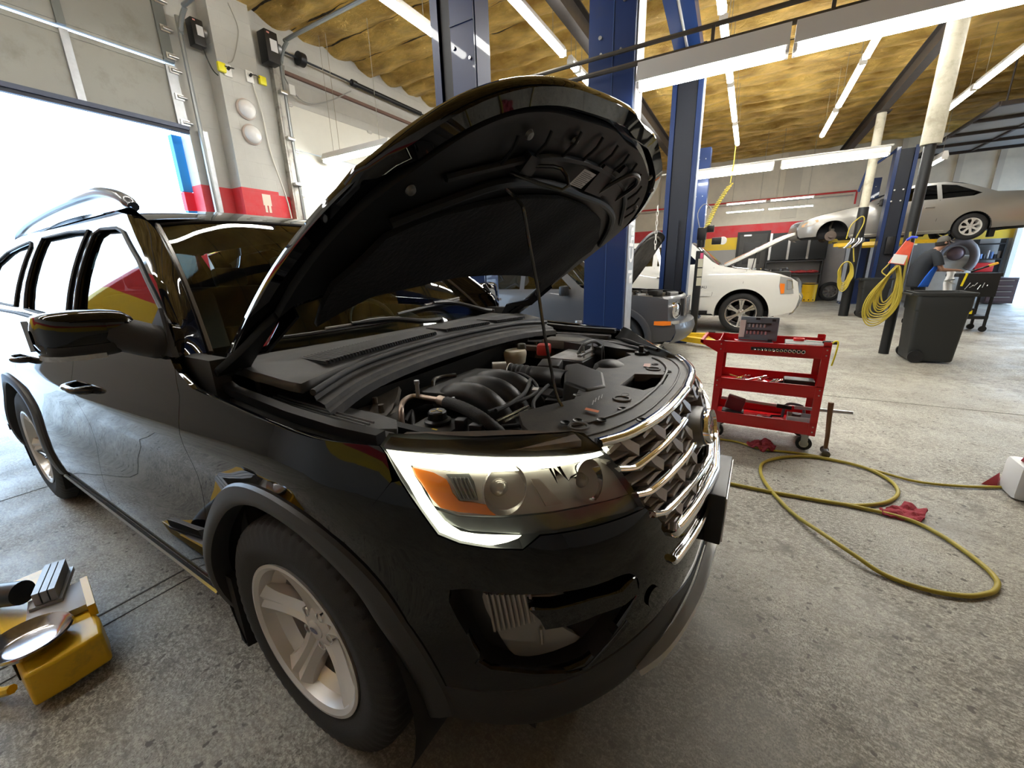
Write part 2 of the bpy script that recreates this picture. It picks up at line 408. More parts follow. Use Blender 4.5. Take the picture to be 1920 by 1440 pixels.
WHITEW=(.62,.60,.54); REDW=(.62,.012,.025); YELW=(.80,.55,.02)
WL=wall_mat('painted_block_left',[1.75,2.2,2.68],[YELW,REDW,(.46,.455,.42)])
WF=wall_mat('painted_far_wall',[1.92,2.38,2.83],[YELW,REDW,(.66,.61,.50)],False,(.33,.32,.31))
WR=wall_mat('painted_block_near',[1.5,2.15,2.75],[YELW,REDW,(.58,.55,.50)])
# left wall with the raised-door opening (y -2.6..1.84) and the closed door (3.36..6.6)
wl=MB(); t=.25
def seg(y0,y1,z0,z1): wl.box((XL-t/2,(y0+y1)/2,(z0+z1)/2),(t,y1-y0,z1-z0))
seg(YN,-1.6,0,CEIL); seg(-1.6,1.84,4.9,CEIL); seg(1.84,3.36,0,CEIL); seg(3.36,6.9,4.12,CEIL); seg(6.9,YF,0,CEIL)
struct(wl,'wall_left',WL)
ps=MB(); ps.box((XL+.13,2.53,CEIL/2),(.26,.56,CEIL)); o=struct(ps,'wall_left_pilaster',WL); o.name='trim_2'
ps=MB(); ps.box((XL+.13,7.6,CEIL/2),(.26,.56,CEIL)); o=struct(ps,'trim_3',WL)
wf=MB()
wf.box(((XL+7.95)/2,YF+.12,CEIL/2),(7.95-XL,.24,CEIL)); wf.box(((7.95+XR+4)/2,YF+.12,(CEIL+2.9)/2),(XR+4-7.95,.24,CEIL-2.9)); struct(wf,'wall_far',WF)
wn=MB(); wn.box(((XL+XR)/2,YN-.12,CEIL/2),(XR-XL,.24,CEIL)); struct(wn,'wall_near',WR)
wr=MB(); wr.box((XR+.12,(YN+14.5)/2,CEIL/2),(.24,14.5-YN,CEIL)); wr.box((XR+.12,(14.5+YF)/2,(CEIL+3.4)/2),(.24,YF-14.5,CEIL-3.4)); struct(wr,'wall_right',wall_mat('painted_right_wall',[1.92,2.38,2.83],[YELW,REDW,(.66,.61,.50)],True,(.33,.32,.31)))
# ceiling: sagging gold foil insulation between purlins
def ceil_mat():
    m=bpy.data.materials.new('gold_foil_insulation'); m.use_nodes=True; nt=m.node_tree; N=nt.nodes; L=nt.links; b=N['Principled BSDF']
    tc=N.new('ShaderNodeTexCoord'); mp=N.new('ShaderNodeMapping'); mp.inputs['Scale'].default_value=(1,2.2,1); L.new(tc.outputs['Object'],mp.inputs[0])
    n=N.new('ShaderNodeTexNoise'); n.inputs['Scale'].default_value=2.0; n.inputs['Detail'].default_value=6; L.new(mp.outputs[0],n.inputs['Vector'])
    cr=N.new('ShaderNodeValToRGB'); cr.color_ramp.elements[0].position=.3; cr.color_ramp.elements[0].color=(.36,.20,.03,1); cr.color_ramp.elements[1].position=.7; cr.color_ramp.elements[1].color=(.95,.66,.19,1); L.new(n.outputs['Fac'],cr.inputs[0])
    sy=N.new('ShaderNodeSeparateXYZ'); L.new(tc.outputs['Object'],sy.inputs[0])
    def M(op,a,b_):
        x=N.new('ShaderNodeMath'); x.operation=op
        for v,i in((a,0),(b_,1)):
            if isinstance(v,(int,float)): x.inputs[i].default_value=v
            else: L.new(v,x.inputs[i])
        return x.outputs[0]
    fr=M('ABSOLUTE',M('SUBTRACT',M('FRACT',M('DIVIDE',sy.outputs[1],.61),0),.5),0)      # .5 at a purlin
    ng=N.new('ShaderNodeTexNoise'); ng.inputs['Scale'].default_value=1.7; ng.inputs['Detail'].default_value=5; L.new(tc.outputs['Object'],ng.inputs['Vector'])
    gap=M('GREATER_THAN',M('ADD',fr,M('MULTIPLY',ng.outputs['Fac'],.12)),.545)
    mg=N.new('ShaderNodeMix'); mg.data_type='RGBA'; L.new(gap,mg.inputs[0]); L.new(cr.outputs[0],mg.inputs[6]); mg.inputs[7].default_value=(.03,.018,.006,1); L.new(mg.outputs[2],b.inputs['Base Color'])
    b.inputs['Metallic'].default_value=.6; b.inputs['Roughness'].default_value=.34
    n2=N.new('ShaderNodeTexNoise'); n2.inputs['Scale'].default_value=5.5; n2.inputs['Detail'].default_value=8; n2.inputs['Roughness'].default_value=.68; n2.inputs['Distortion'].default_value=2.2; L.new(mp.outputs[0],n2.inputs['Vector'])
    bp=N.new('ShaderNodeBump'); bp.inputs['Strength'].default_value=1; bp.inputs['Distance'].default_value=.12; L.new(n2.outputs['Fac'],bp.inputs['Height']); L.new(bp.outputs[0],b.inputs['Normal'])
    return m
ce=MB(); PUR=.61
def cz(x,y):
    k=(y/PUR)%1.0; s=abs(sin(pi*k))**.6
    row=math.floor(y/PUR); amp=.15+.07*noise.noise(Vector((row*3.7,x*.25,0)))
    return CEIL+.02-amp*s+.05*noise.noise(Vector((x*1.7,y*2.6,1)))+.022*noise.noise(Vector((x*5,y*7,3)))
nu=int((XR-XL)/.10); nv=int((YF-YN)/.075)
ce.grid(lambda a,b_:(XL+(XR-XL)*a,YN+(YF-YN)*b_,cz(XL+(XR-XL)*a,YN+(YF-YN)*b_)),nu,nv)
struct(ce,'ceiling',ceil_mat(),180)
rf=MB(); rf.box(((XL+XR)/2,(YN+YF)/2,CEIL+.25),(XR-XL+.6,YF-YN+.6,.3)); o=struct(rf,'trim_4',mat('roof_deck',(.06,.05,.04),.9))
# girders
DKB=mat('dark_brown_steel',(.035,.028,.024),.5,.2,vary=.4)
def girder(x,z,y0,y1,lab):
    g=MB(); h=.30; g.box((0,0,0),(.16,y1-y0,.02)); g.box((0,0,h),(.16,y1-y0,.02)); g.box((0,0,h/2),(.02,y1-y0,h))
    return bobj(g,'steel_girder',DKB,lab,'beam',(x,(y0+y1)/2,z-h))
girder(3.25,4.96,YN+.02,YF-.02,'dark steel girder under the ceiling above the two round pillars')
girder(-1.55,4.96,YN+.02,YF-.02,'dark steel girder under the ceiling behind the blue lift posts')
# window-like views: outside ground and yard
out=MB(); out.box((XL-20,2,-.12),(40,60,.2)); o=out.build('ground_outside',mat('yard_concrete',(.50,.52,.55),.8)); o.rotation_euler=(0,0,BY); o['kind']='structure'
out=MB(); out.box((12,YF+12.3,-.12),(44,24,.2)); o=out.build('ground_behind',mat('yard_concrete')); o.rotation_euler=(0,0,BY); o['kind']='structure'
out=MB(); out.box((XR+10.2,9,-.12),(20,20,.2)); o=out.build('ground_right',mat('yard_concrete')); o.rotation_euler=(0,0,BY); o['kind']='structure'

# ================================================================== strip lights
def fixture(x,y,z,L_,along,label,group,first=[None],w=.13,h=.16):
    if first[0] is None or first[1:]!=[L_,w]:
        t=thing('strip_light',label,'ceiling light',(0,0,0),0,group)
        mb=MB(); a=w*(.62 if z<4 else .40); b=w*(.36 if z<4 else .28); hl=L_/2
        prof=[(-a,.03),(-a,.055),(-b,h),(b,h),(a,.055),(a,.03)]
        vs=[(x_,p,q_) for x_ in(-hl,hl) for p,q_ in prof]; n=6
        mb.add(vs,[(i,(i+1)%n,n+(i+1)%n,n+i) for i in range(n)]+[tuple(range(n)),tuple(range(n,2*n))])
        mb.build('housing',WHITEMETAL,t)
        mb=MB(); m_=10; e0=0 if z<4 else .45; q=[(cos(pi-e0+(pi+2*e0)*i/m_)*w*.5,.03-(.02 if z>4 else 0)+sin(pi-e0+(pi+2*e0)*i/m_)*w*.45) for i in range(m_+1)]
        hl2=hl-.03; n=len(q)
        mb.add([(x_,p,z_) for x_ in(-hl2,hl2) for p,z_ in q],[(i,i+1,n+i+1,n+i) for i in range(n-1)]+[tuple(range(n)),tuple(range(n,2*n)),(0,n,2*n-1,n-1)])
        mb.build('lit_tube',TUBE,t)
        mb=MB()
        for s_ in(-1,1): mb.box((s_*(hl-.012),0,.02),(.03,w*1.05,.085),bev=.006)
        mb.each('end_cap',WHITEMETAL,t)
        mb=MB(); top=CEIL-.06-z if z>3.9 else (3.53-z if y>9.9 and y<10.2 else (3.36-z if abs(y-3.35)<.02 else CEIL-.06-z))
        for s_ in(-1,1): mb.cyl((s_*hl*.7,0,h-.01),(s_*hl*.7,0,max(top,h+.02)),.004,n=5)
        mb.each('hanging_wire',mat('wire_grey',(.3,.28,.22),.5),t)
        first[0]=t; first[1:]=[L_,w]
    else:
        t=copy_tree(first[0]); tag(t,label,None,group)
    t.location=T(x,y,z); t.rotation_euler=(0,0,BY+(0 if along=='x' else pi/2)); return t
GA='strip lights running away under the foil ceiling'; GB='strip lights hung across the shop'
rowsA={-4.75:[(-3.6,-1.2)],-2.84:[(-3.4,-1.0),(-.8,1.6),(2.2,3.45)],-1.65:[(2.4,4.85),(5.1,5.37),(5.42,6.5),(6.8,8.9),(9.0,11.3)],.36:[(3.7,4.95),(5.13,6.04),(6.2,7.17),(7.35,9.39),(9.66,11.46)],  # leftmost row and next row's near two are unseen, added to brighten the floor
  2.15:[(3.7,4.9),(5.05,6.2),(6.3,7.41),(7.59,9.68),(9.96,11.89)],4.15:[(3.7,6.1),(6.3,8.0),(8.2,9.96),(10.07,11.52)]}
nm={-4.75:'row inside the raised overhead door',-2.84:'row nearest the overhead door',-1.65:'row behind the tall blue post',.36:'row above the second blue post',2.15:'row just left of the dark girder',4.15:'row right of the cream round pillar'}
posn=['nearest','second','third','fourth','fifth','sixth','farthest']
for xr,segs in rowsA.items():
    k_=len(segs)
    for i,(a,b_) in enumerate(segs):
        w_='farthest' if i==k_-1 else posn[i]
        fixture(xr,(a+b_)/2,4.3,b_-a,'y','strip light, %s in the %s'%(w_,nm[xr]),GA,first=[None],w=.095,h=.10)
for i,(a,b_,lab) in enumerate([(-.206,1.07,'left half of the big strip light crossing in front of the blue posts'),(1.105,3.21,'right half of the big strip light crossing above the red cart')]):
    fixture((a+b_)/2,3.35,3.136,b_-a,'x',lab,GB,first=[None],w=.15,h=.205)
for a,b_,lab in [(-.46,1.2,'left strip light of the far pair, beside the yellow coiled air hose'),(1.33,3.15,'right strip light of the far pair, ending at the cream pillar')]:
    fixture((a+b_)/2,10.1,3.4,b_-a,'x',lab,GB,first=[None],w=.13,h=.14)
fixture(-5.0,3.9,3.33,1.6,'x','short strip light hanging in front of the closed white overhead door',GB,first=[None],w=.14,h=.13)
fixture(4.62,13.3,3.6,1.5,'y','strip light over the raised silver car beside the black pillar',GA,first=[None],w=.10)
for k_,(x0,x1,y_,z_,lab) in enumerate([(.1,1.2,14.2,3.2,'upper left of the thin strip lights before the far wall'),(1.3,2.4,14.2,3.2,'upper right of the thin strip lights before the far wall'),(.0,1.2,16.1,3.15,'lower left of the thin strip lights before the far wall'),(1.3,2.6,16.1,3.15,'lower right of the thin strip lights before the far wall')]):
    fixture((x0+x1)/2,y_,z_,x1-x0,'x',lab,GB,first=[None],w=.06,h=.05)
# pipes carrying the near lights
pm=mat('brown_pipe',(.09,.078,.062),.5,.5,vary=.3)
p=MB(); p.tube([(-2.2,0,0),(3.9,0,0)],.022,8); bobj(p,'conduit_pipe',pm,'upper of the two brown pipes running above the big strip light','pipe',(0,3.47,3.55))
p=MB(); p.tube([(-2.2,0,0),(3.9,0,0)],.026,8)
for x_ in(.45,1.35,2.3): p.box((x_,-.022,.05),(.03,.02,.16))
for x_ in(-.1,.9,1.4,2.8): p.box((x_,-.03,-.02),(.04,.04,.04))
bobj(p,'conduit_pipe',pm,'lower brown pipe with clamps holding the big strip light','pipe',(0,3.42,3.385))
p=MB(); p.tube([(-2.5,0,0),(3.2,0,0)],.02,6); bobj(p,'conduit_pipe',mat('grey_rail',(.4,.4,.38),.5),'grey rail carrying the far pair of strip lights','pipe',(0,10.12,3.57))
# ================================================================== overhead doors
DOORP=mat('door_panel',(.29,.285,.255),.5,vary=.12,vscale=1.3,dirt=.36,dirtcol=(.19,.18,.15),dscale=2.5); DOORW=mat('door_panel_white',(.66,.65,.58),.5,vary=.04)
TRACK=mat('door_track',(.30,.32,.32),.4,.7)
X0=XL-.03
d=thing('door_1',None,None,T(X0,0,0),BY); d['kind']='structure'
for i,(z0,z1) in enumerate([(3.36,4.10),(4.12,4.86)]):
    mb=MB(); mb.box((.0,-.52,(z0+z1)/2),(.045,4.72,z1-z0-.012),bev=.006)
    for zz in (z0+.05,z1-.05): mb.box((.025,-.52,zz),(.012,4.72,.03))
    pn=mb.build('door_panel',DOORP,d)
    s_=MB()
    for y_ in (-2.0,-.6,.79): s_.box((.036,y_,(z0+z1)/2),(.03,.075,z1-z0-.02))
    for y_ in (-1.3,):
        pass
    s_.each('stile',GALV if i==0 else mat('grey_stile',(.17,.18,.17),.5,.3),pn)
    s2=MB(); s2.box((.036,1.78,(z0+z1)/2),(.03,.12,z1-z0-.02)); s2.build('end_stile',GALV if i==0 else mat('grey_stile'),pn)
    h_=MB()
    for zz in ((z0+.07),(z1-.07),(z0+z1)/2):
        h_.box((.06,1.80,zz),(.02,.10,.07)); h_.cyl((.075,1.77,zz),(.075,1.88,zz),.018,n=10)
    h_.each('roller_hinge',STEEL,pn)
mb=MB(); mb.box((.01,-.52,3.335),(.055,4.72,.05)); mb.build('bottom_seal',mat('seal_black',(.02,.024,.04),.5),d)
mb=MB(); mb.box((.045,-.52,3.375),(.03,4.72,.05)); mb.build('stiffener',mat('navy_strut',(.05,.06,.09),.4,.4),d)
d2=thing('door_2',None,None,T(X0,0,0),BY); d2['kind']='structure'
zz=0
for i in range(6):
    z0=.02+i*.685; mb=MB(); mb.box((0,5.13,z0+.34),(.045,3.56,.675),bev=.005); pn=mb.build('door_panel',DOORW,d2)
    h_=MB()
    for y_ in (3.42,5.1): h_.box((.03,y_,z0+.665),(.02,.09,.05)); h_.cyl((.03,y_-.06,z0+.665),(.03,y_+.06,z0+.665),.014,n=8)
    h_.each('hinge',STEEL,pn)
def track(name,lab,y,ztop,xh,z0=0):
    P=[(0,0,z0),(0,0,ztop-.42),(.03,0,ztop-.26),(.10,0,ztop-.13),(.24,0,ztop-.04),(.42,0,ztop),(xh,0,ztop+.02)]
    mb=MB(); mb.tube([(a,b_,c) for a,b_,c in P],.028,8,sm=3)
    t=bobj(mb,name,TRACK,lab,'door track',(XL+.11,y,0)); return t
track('door_track','curved grey track at the right edge of the raised overhead door',1.93,4.72,2.6,0.02)
track('door_track','curved grey track of the closed white overhead door, reaching into the room',3.30,4.88,3.0,0.02)
# jamb angle irons
mb=MB(); mb.box((0,0,1.7),(.05,.10,3.3)); bobj(mb,'jamb_angle',GALV,'thin steel angle beside the doorway opening under the track','bracket',(XL+.04,1.99,.02))
mb=MB(); mb.box((0,0,2.3),(.10,.04,4.5));mb.box((.04,.05,2.3),(.02,.10,4.5)); bobj(mb,'jamb_angle',mat('worn_white_metal',(.42,.41,.37),.5,.3,dirt=.4),'worn white steel angle at the left of the closed overhead door','bracket',(XL+.06,3.18,.02))
for k_,zq in enumerate((2.0,2.87,3.55,4.2)):
    mb=MB(); mb.box((0,0,0),(.16,.12,.05),bev=.008); bobj(mb,'track_bracket',STEEL,'steel track bracket, %s one beside the closed white door'%['lowest','second lowest','third','topmost'][k_],'bracket',(XL+.10,3.25,zq),'track brackets')
# exterior jamb post painted blue over red
mb=MB(); mb.box((0,0,1.3),(.10,.13,2.6)); bobj(mb,'outside_post',mat('red_exterior',(.6,.02,.04),.6),'red painted outer edge of the open doorway','post',(XL-.33,1.80,0))
mb=MB(); mb.box((0,0,.36),(.10,.13,.72)); bobj(mb,'outside_post',mat('blue_exterior',(.02,.25,.62),.6),'bright blue upper outer edge of the open doorway','post',(XL-.33,1.80,2.61))
# torsion spring bar over the closed door
mb=MB(); mb.tube([(0,3.4,0),(0,6.8,0)],.016,8); mb.tube([(0,4.75,0),(0,6.55,0)],.042,10); mb.cyl((0,3.62,0),(0,3.72,0),.1,n=16); mb.cyl((0,4.68,0),(0,4.78,0),.055,n=12)
bobj(mb,'torsion_spring',mat('black_spring',(.015,.015,.017),.4,.4),'black torsion spring bar above the closed white overhead door','spring',(XL+.12,0,4.80))
mb=MB(); mb.box((0,5.0,0),(.05,3.3,.05)); bobj(mb,'wall_rail',mat('rust_rail',(.17,.10,.08),.6),'thin rust-brown rail below the torsion spring','rail',(XL+.03,0,4.55))
# door openers
def opener(x,y,z,s_,lab):
    t=bthing('door_opener',lab,'door opener',x,y,z); mb=MB(); mb.box((0,0,0),(.20*s_,.20*s_,.42*s_),bev=.012); mb.build('case',BLACKPLASTIC,t)
    mb=MB(); mb.box((.101*s_,.02,.02),(.006,.11*s_,.16*s_)); mb.build('lamp_window',mat('lamp_lens',(.6,.6,.6),.2),t)
    mb=MB(); mb.cyl((0,.1*s_,.05),(0,.17*s_,.05),.07*s_,n=16); mb.build('motor',DSTEEL,t)
    mb=MB(); mb.box((.104*s_,-.05*s_,.17*s_),(.004,.04*s_,.02*s_)); mb.build('sticker',mat('pink_label',(.8,.35,.3),.5),t); return t
opener(XL+.16,2.10,4.52,.72,'smaller black wall-mounted door opener beside the raised door track')
opener(XL+.18,3.10,4.72,.98,'larger black door opener with a glass window above the closed door')
# caged round lamps and outlets on the pilaster
def bulkhead(y,z,lab):
    t=bthing('bulkhead_lamp',lab,'wall lamp',XL+.26,y,z,0,'round lamps on the pilaster')
    mb=MB(); mb.lathe([(0,0),(.135,0),(.135,.03),(.12,.045)],ax=(1,0,0),n=32); mb.build('base',mat('pinkish_base',(.50,.42,.37),.5),t)
    mb=MB(); mb.lathe([(.122,.03),(.115,.07),(.09,.10),(.05,.12),(0.0001,.127)],ax=(1,0,0),n=32); mb.build('lens',mat('milky_lens',(.72,.71,.69),.12,coat=.6),t)
bulkhead(2.52,3.74,'round milky wall lamp, upper of the two on the white pilaster'); bulkhead(2.54,3.42,'round milky wall lamp, lower of the two on the white pilaster')
for y_,z_,s_,lab in ((2.36,4.17,-1,'white outlet with a yellow plug, left of the two on the pilaster'),(2.66,4.19,1,'white outlet with a yellow plug, right of the two on the pilaster')):
    t=bthing('wall_outlet',lab,'outlet',XL+.26,y_,z_,0,'outlets on the pilaster'); mb=MB(); mb.box((.012,0,0),(.024,.10,.15),bev=.006); mb.build('cover_plate',mat('plate_white',(.75,.74,.70),.4),t)
    mb=MB(); mb.box((.04,s_*.09 if s_<0 else .17,0),(.05,.10,.11),bev=.012); mb.build('yellow_adapter',mat('adapter_yellow',(.80,.72,.02),.4),t)
    mb=MB(); mb.cyl((.03,0,.01),(.07,.0,.02),.018,n=10); mb.tube([(.06,0,.02),(.09,.05,.02),(.06,.12 if s_>0 else -.06,.02)],.007,6); mb.build('plug',BLACKPLASTIC,t)
cwm=mat('grey_cable',(.38,.37,.33),.5)
mb=MB(); mb.tube([(0,.02,.75),(0,.10,.5),(.0,.03,.25),(0,-.06,.05),(0,-.13,0)],.006,5,sm=5); bobj(mb,'wall_cable',cwm,'thin pale cable wandering down the pilaster to the left outlet','cable',(XL+.27,2.52,4.27))
mb=MB(); mb.tube([(0,0,0),(.01,.06,-.4),(.0,.10,-.9),(0,.25,-1.6),(0,.28,-2.2)],.011,6,sm=5); bobj(mb,'wall_cable',mat('pale_conduit',(.55,.54,.48),.5),'pale cable running down the pilaster past the round lamps','cable',(XL+.28,2.68,4.12))
mb=MB(); mb.tube([(0,0,0),(.02,.06,-.25),(.02,.14,-.32),(.05,.20,-.34)],.007,6,sm=4); bobj(mb,'opener_cord',BLACKPLASTIC,'black cord from the smaller opener to the left outlet','cord',(XL+.2,2.12,4.40))
mb=MB(); mb.tube([(0,0,0),(.02,-.02,-.2),(.0,.25,-.42),(.0,.7,-.30),(0,1.3,.05)],.010,6,sm=5); bobj(mb,'wall_cable',mat('grey_cable2',(.30,.30,.28),.5),'grey cable sagging along the block wall above the closed door','cable',(XL+.08,3.38,4.62))
mb=MB(); mb.box((0,0,0),(.012,.10,.14)); bobj(mb,'paper_tag',mat('plate_white'),'small white tag hanging on the curved track','tag',(XL+.16,3.40,4.28))
mb=MB(); mb.tube([(0,0,0),(0,.01,1.8)],.004,4); bobj(mb,'hanging_wire',mat('thin_wire',(.3,.27,.2),.5),'thin wire holding the short strip light','wire',(-5.4,3.9,3.46))
# fire cabinet stencil on red band
mb=MB(); mb.box((0,0,.06),(.004,.13,.16)); mb.box((0,-.03,-.07),(.004,.035,.10)); mb.box((0,.03,-.07),(.004,.035,.10)); bobj(mb,'wall_marking',mat('cream_stencil',(.72,.62,.52),.6),'small cream painted marking on the red band of the pilaster','marking',(XL+.262,2.60,2.48))
# ================================================================== two-post lifts
def lift_arm(post,pts_,w=.10,pad=True,label=None):
    o=Matrix.Rotation(-BY,3,'Z')@post.location; L_=[Vector(p)-Vector((o.x,o.y,0)) for p in pts_]
    mb=MB(); mb.sweep(L_,[(-w/2,-.045),(w/2,-.045),(w/2,.045),(-w/2,.045)]); a=mb.build('lift_arm',YELLOW,post); a['label']='yellow swing arm'
    if pad:
        e=L_[-1]; mb=MB(); mb.cyl(e+Vector((0,0,.035)),e+Vector((0,0,.07)),.03,n=14); mb.cyl(e+Vector((0,0,.06)),e+Vector((0,0,.08)),.06,n=22); mb.build('arm_pad',BLACKPLASTIC,a)
def lift_post(x,y,face,H,w,d,label,grp,extras=()):
    # face: -1 the open channel looks to -y, +1 to +y ; back plate is the closed side
    t=bthing('lift_post',label,'lift post',x,y,0,0,grp); f=face
    c=MB(); th=.012
    c.box((0,-f*d/2,H/2),(w,th,H)); c.box((-w/2,0,H/2),(th,d,H)); c.box((w/2,0,H/2),(th,d,H))
    for s_ in(-1,1): c.box((s_*(w/2-.035),f*d/2,H/2),(.07,th,H))
    c.build('column',BLUEPOST,t)
    b=MB(); b.box((0,0,.012),(w+.22,d+.20,.024)); 
    for sx in(-1,1):
        for sy in(-1,1): b.cyl((sx*(w/2+.07),sy*(d/2+.05),.024),(sx*(w/2+.07),sy*(d/2+.05),.06),.016,n=6)
    b.build('base_plate',BLUEPOST,t)
    g=MB(); g.box((0,f*.02,H/2+.3),(w-.16,d-.08,H-.7)); g.build('carriage_channel',NAVYIN,t)
    q=MB()
    for zz in (H-.25,H-.55,H-1.1): 
        for s_ in(-1,1): q.cyl((s_*w*.22,-f*(d/2+.006),zz),(s_*w*.22,-f*(d/2+.02),zz),.013,n=6)
    q.each('bolt',STEEL,t)
    return t
GP='blue posts of the car lifts'
lp1=lift_post(-1.27,1.78,-1,4.4,.42,.20,'tall dark blue lift post behind the hood, left of all the posts',GP)
k=MB(); k.box((.10,-.115,2.2),(.22,.012,4.4)); k.box((.10,-.125,3.25),(.22,.01,.012)); 
k.build('front_cover',BLUEPOST,lp1); k=MB()
for zz in(3.1,3.5,2.6): k.cyl((.02,-.12,zz),(.02,-.135,zz),.014,n=8); k.cyl((.17,-.12,zz-.1),(.17,-.135,zz-.1),.012,n=8)
k.each('cover_bolt',STEEL,lp1)
lp2=lift_post(-.556,3.72,1,4.7,.488,.36,'big blue lift post standing just behind the engine bay, left of the dark grey SUV',GP)
k=MB(); k.box((.256,.02,2.35),(.02,.30,4.66)); k.build('grey_side_plate',GALV,lp2)
k=MB()
for s_ in(-.12,.13): k.cyl((s_,-.18,3.75+.27*(s_>0)),(s_,-.20,3.75+.27*(s_>0)),.02,n=8)
k.each('cover_bolt',STEEL,lp2); k=MB(); k.box((.02,-.188,2.35),(.008,.008,4.6)); k.build('seam',mat('seam_blue',(.04,.08,.2),.4),lp2)
tm=mat('white_decal',(.75,.75,.75),.5)
text('brand_lettering','al Challenger',.26,Matrix.Translation((.268,.03,1.88))@Matrix.Rotation(pi/2,4,'Z')@Matrix.Rotation(pi/2,4,'X')@Matrix.Rotation(pi/2,4,'Z'),tm,lp2)
for i,(dx,hz) in enumerate(((-.05,.77),(.06,.65))):
    t=bthing('lift_adapter',['taller silver tube adapter standing by the blue post','shorter silver tube adapter standing by the blue post'][i],'lift adapter',-.68+dx*1.9,3.28,0,0,'silver adapters by the blue post')
    mb=MB(); mb.lathe([(.036,.0),(.042,0),(.042,hz),(.032,hz),(.032,hz-.06)],n=20); mb.build('tube',GALV,t); mb=MB(); mb.lathe([(.0001,0),(.065,0),(.065,.03),(.043,.04)],n=20); mb.build('foot',DSTEEL,t)
lp3=lift_post(-.22,6.78,-1,4.75,.46,.28,'blue lift post rising behind the dark grey SUV hood',GP)
k=MB(); k.box((.238,.0,2.35),(.012,.24,4.7)); k.build('grey_side_plate',mat('pale_blue_edge',(.22,.26,.34),.5,.3),lp3)
k=MB(); k.box((-.05,-.10,1.15),(.16,.14,2.0)); k.build('carriage',NAVYIN,lp3)
k=MB(); k.tube([(-.12,-.10,2.2),(-.12,-.10,4.2)],.018,8); k.tube([(.0,-.10,2.2),(.0,-.10,4.2)],.01,8); k.build('hydraulic_ram',STEEL,lp3)
# slanted top brace
k=MB(); k.sweep([(.0,-.05,4.62),(-.02,-1.9,4.98)],[(-.19,-.10),(.19,-.10),(.19,.10),(-.19,.10)]); k.build('top_brace',BLUEPOST,lp3)
k=MB(); k.tube([(.0,-.2,4.55),(-.02,-1.8,4.86)],.02,8); k.build('brace_ram',STEEL,lp3)
lp4=lift_post(-.33,10.75,1,4.15,.34,.3,'dark blue lift post far behind the white SUV',GP)
lp5=lift_post(3.93,12.62,-1,3.95,.40,.3,'blue lift post carrying the raised silver car, right of the pillar',GP)
k=MB(); k.box((.02,-.19,1.72),(.17,.10,.42),bev=.03); k.build('control_box',BLACKPLASTIC,lp5)
k=MB()
for x_,z_ in((-.1,3.0),(.06,3.0),(-.12,2.75),(.05,2.75)): k.cyl((x_,-.15,z_),(x_,-.17,z_),.018,n=8)
k.each('white_bolt_cap',mat('plate_white'),lp5)
k=MB(); k.tube([(-.2,.0,3.9),(-.62,.3,3.6),(-.7,.4,3.1)],.03,6); k.build('equalizer_pipe',BLUEPOST,lp5)
lp6=lift_post(4.0,16.1,1,3.8,.38,.3,'farther lift post behind the raised silver car',GP)
# girder brace near post 2 (diagonal dark beam)
# ================================================================== round pillars
CREAM=mat('cream_pillar',(.47,.44,.34),.55,dirt=.4,dirtcol=(.25,.22,.15),dscale=5); BLK=mat('black_pillar',(.012,.013,.014),.42)
for (x,y,zs,lab) in ((2.92,6.66,2.86,'round pillar, black below and cream above, with a big yellow hose coil hung on it'),(3.24,12.05,2.62,'farther round pillar, black below and cream above, with a small hose coil')):
    t=bthing('pillar',lab,'pillar',x,y,0,0,'round steel pillars')
    mb=MB(); mb.cyl((0,0,0),(0,0,zs),.062 if y<8 else .105,n=24); mb.build('black_sleeve',BLK,t)
    mb=MB(); r_=.068 if y<8 else .09; mb.cyl((0,0,zs),(0,0,4.63),r_+.04*(y<8),n=24); mb.build('cream_shaft',CREAM,t)
    mb=MB(); mb.box((0,0,4.64),(.3,.3,.02)); mb.build('cap_plate',DKB,t)

# ================================================================== the black SUV
YS=[0,.30,.55,.72,.83,.90,.95]
ROWS=[(.18,[.80,.78,.73,.64,.52,.41,.30]),(.30,[.91,.89,.835,.735,.61,.48,.35]),(.42,[.955,.935,.875,.775,.65,.515,.375]),(.50,[.965,.945,.89,.79,.665,.53,.385]),
 (.60,[.965,.945,.89,.79,.665,.53,.385]),(.70,[.955,.93,.875,.775,.65,.515,.38]),(.80,[.93,.905,.845,.745,.62,.50,.37]),(.87,[.905,.88,.81,.71,.595,.48,.36]),
 (.97,[.86,.83,.745,.65,.55,.45,.34]),(.985,[.845,.815,.715,.625,.535,.44,.335]),(1.0,[.815,.79,.68,.592,.518,.432,.33]),(1.02,[.74,.72,.63,.545,.49,.418,.322]),(1.05,[.64,.62,.55,.48,.445,.395,.31]),(1.09,[.52,.50,.43,.39,.37,.345,.29]),(1.25,[.40,.39,.34,.28,.28,.28,.25])]
YK=[(.18,.97),(.42,.99),(.6,1.0),(.9,1.0),(.97,.995),(1.05,.975),(1.09,.955),(1.25,.90)]
XS=[.2,-.2,-.5,-1.5,-2.5,-3.2,-3.8,-4.05]
WT=[(.18,.90),(.26,.935),(.34,.965),(.45,.982),(.56,.980),(.70,.966),(.80,.968),(.88,.980),(.94,.988),(.98,.982),(1.05,.962),(1.12,.945),(1.25,.90)]
TAU=[0]; _p=[(ROWS[4][1][i],YS[i]) for i in range(7)]+[(x,.98) for x in XS]
for a,b in zip(_p,_p[1:]): TAU.append(TAU[-1]+math.hypot(a[0]-b[0],a[1]-b[1]))
def Wd(x,z):
    w=cint(WT,z); return w-(.02*max(0,(-3.2-x))/.6 if x<-3.2 else 0)
_rowc={}
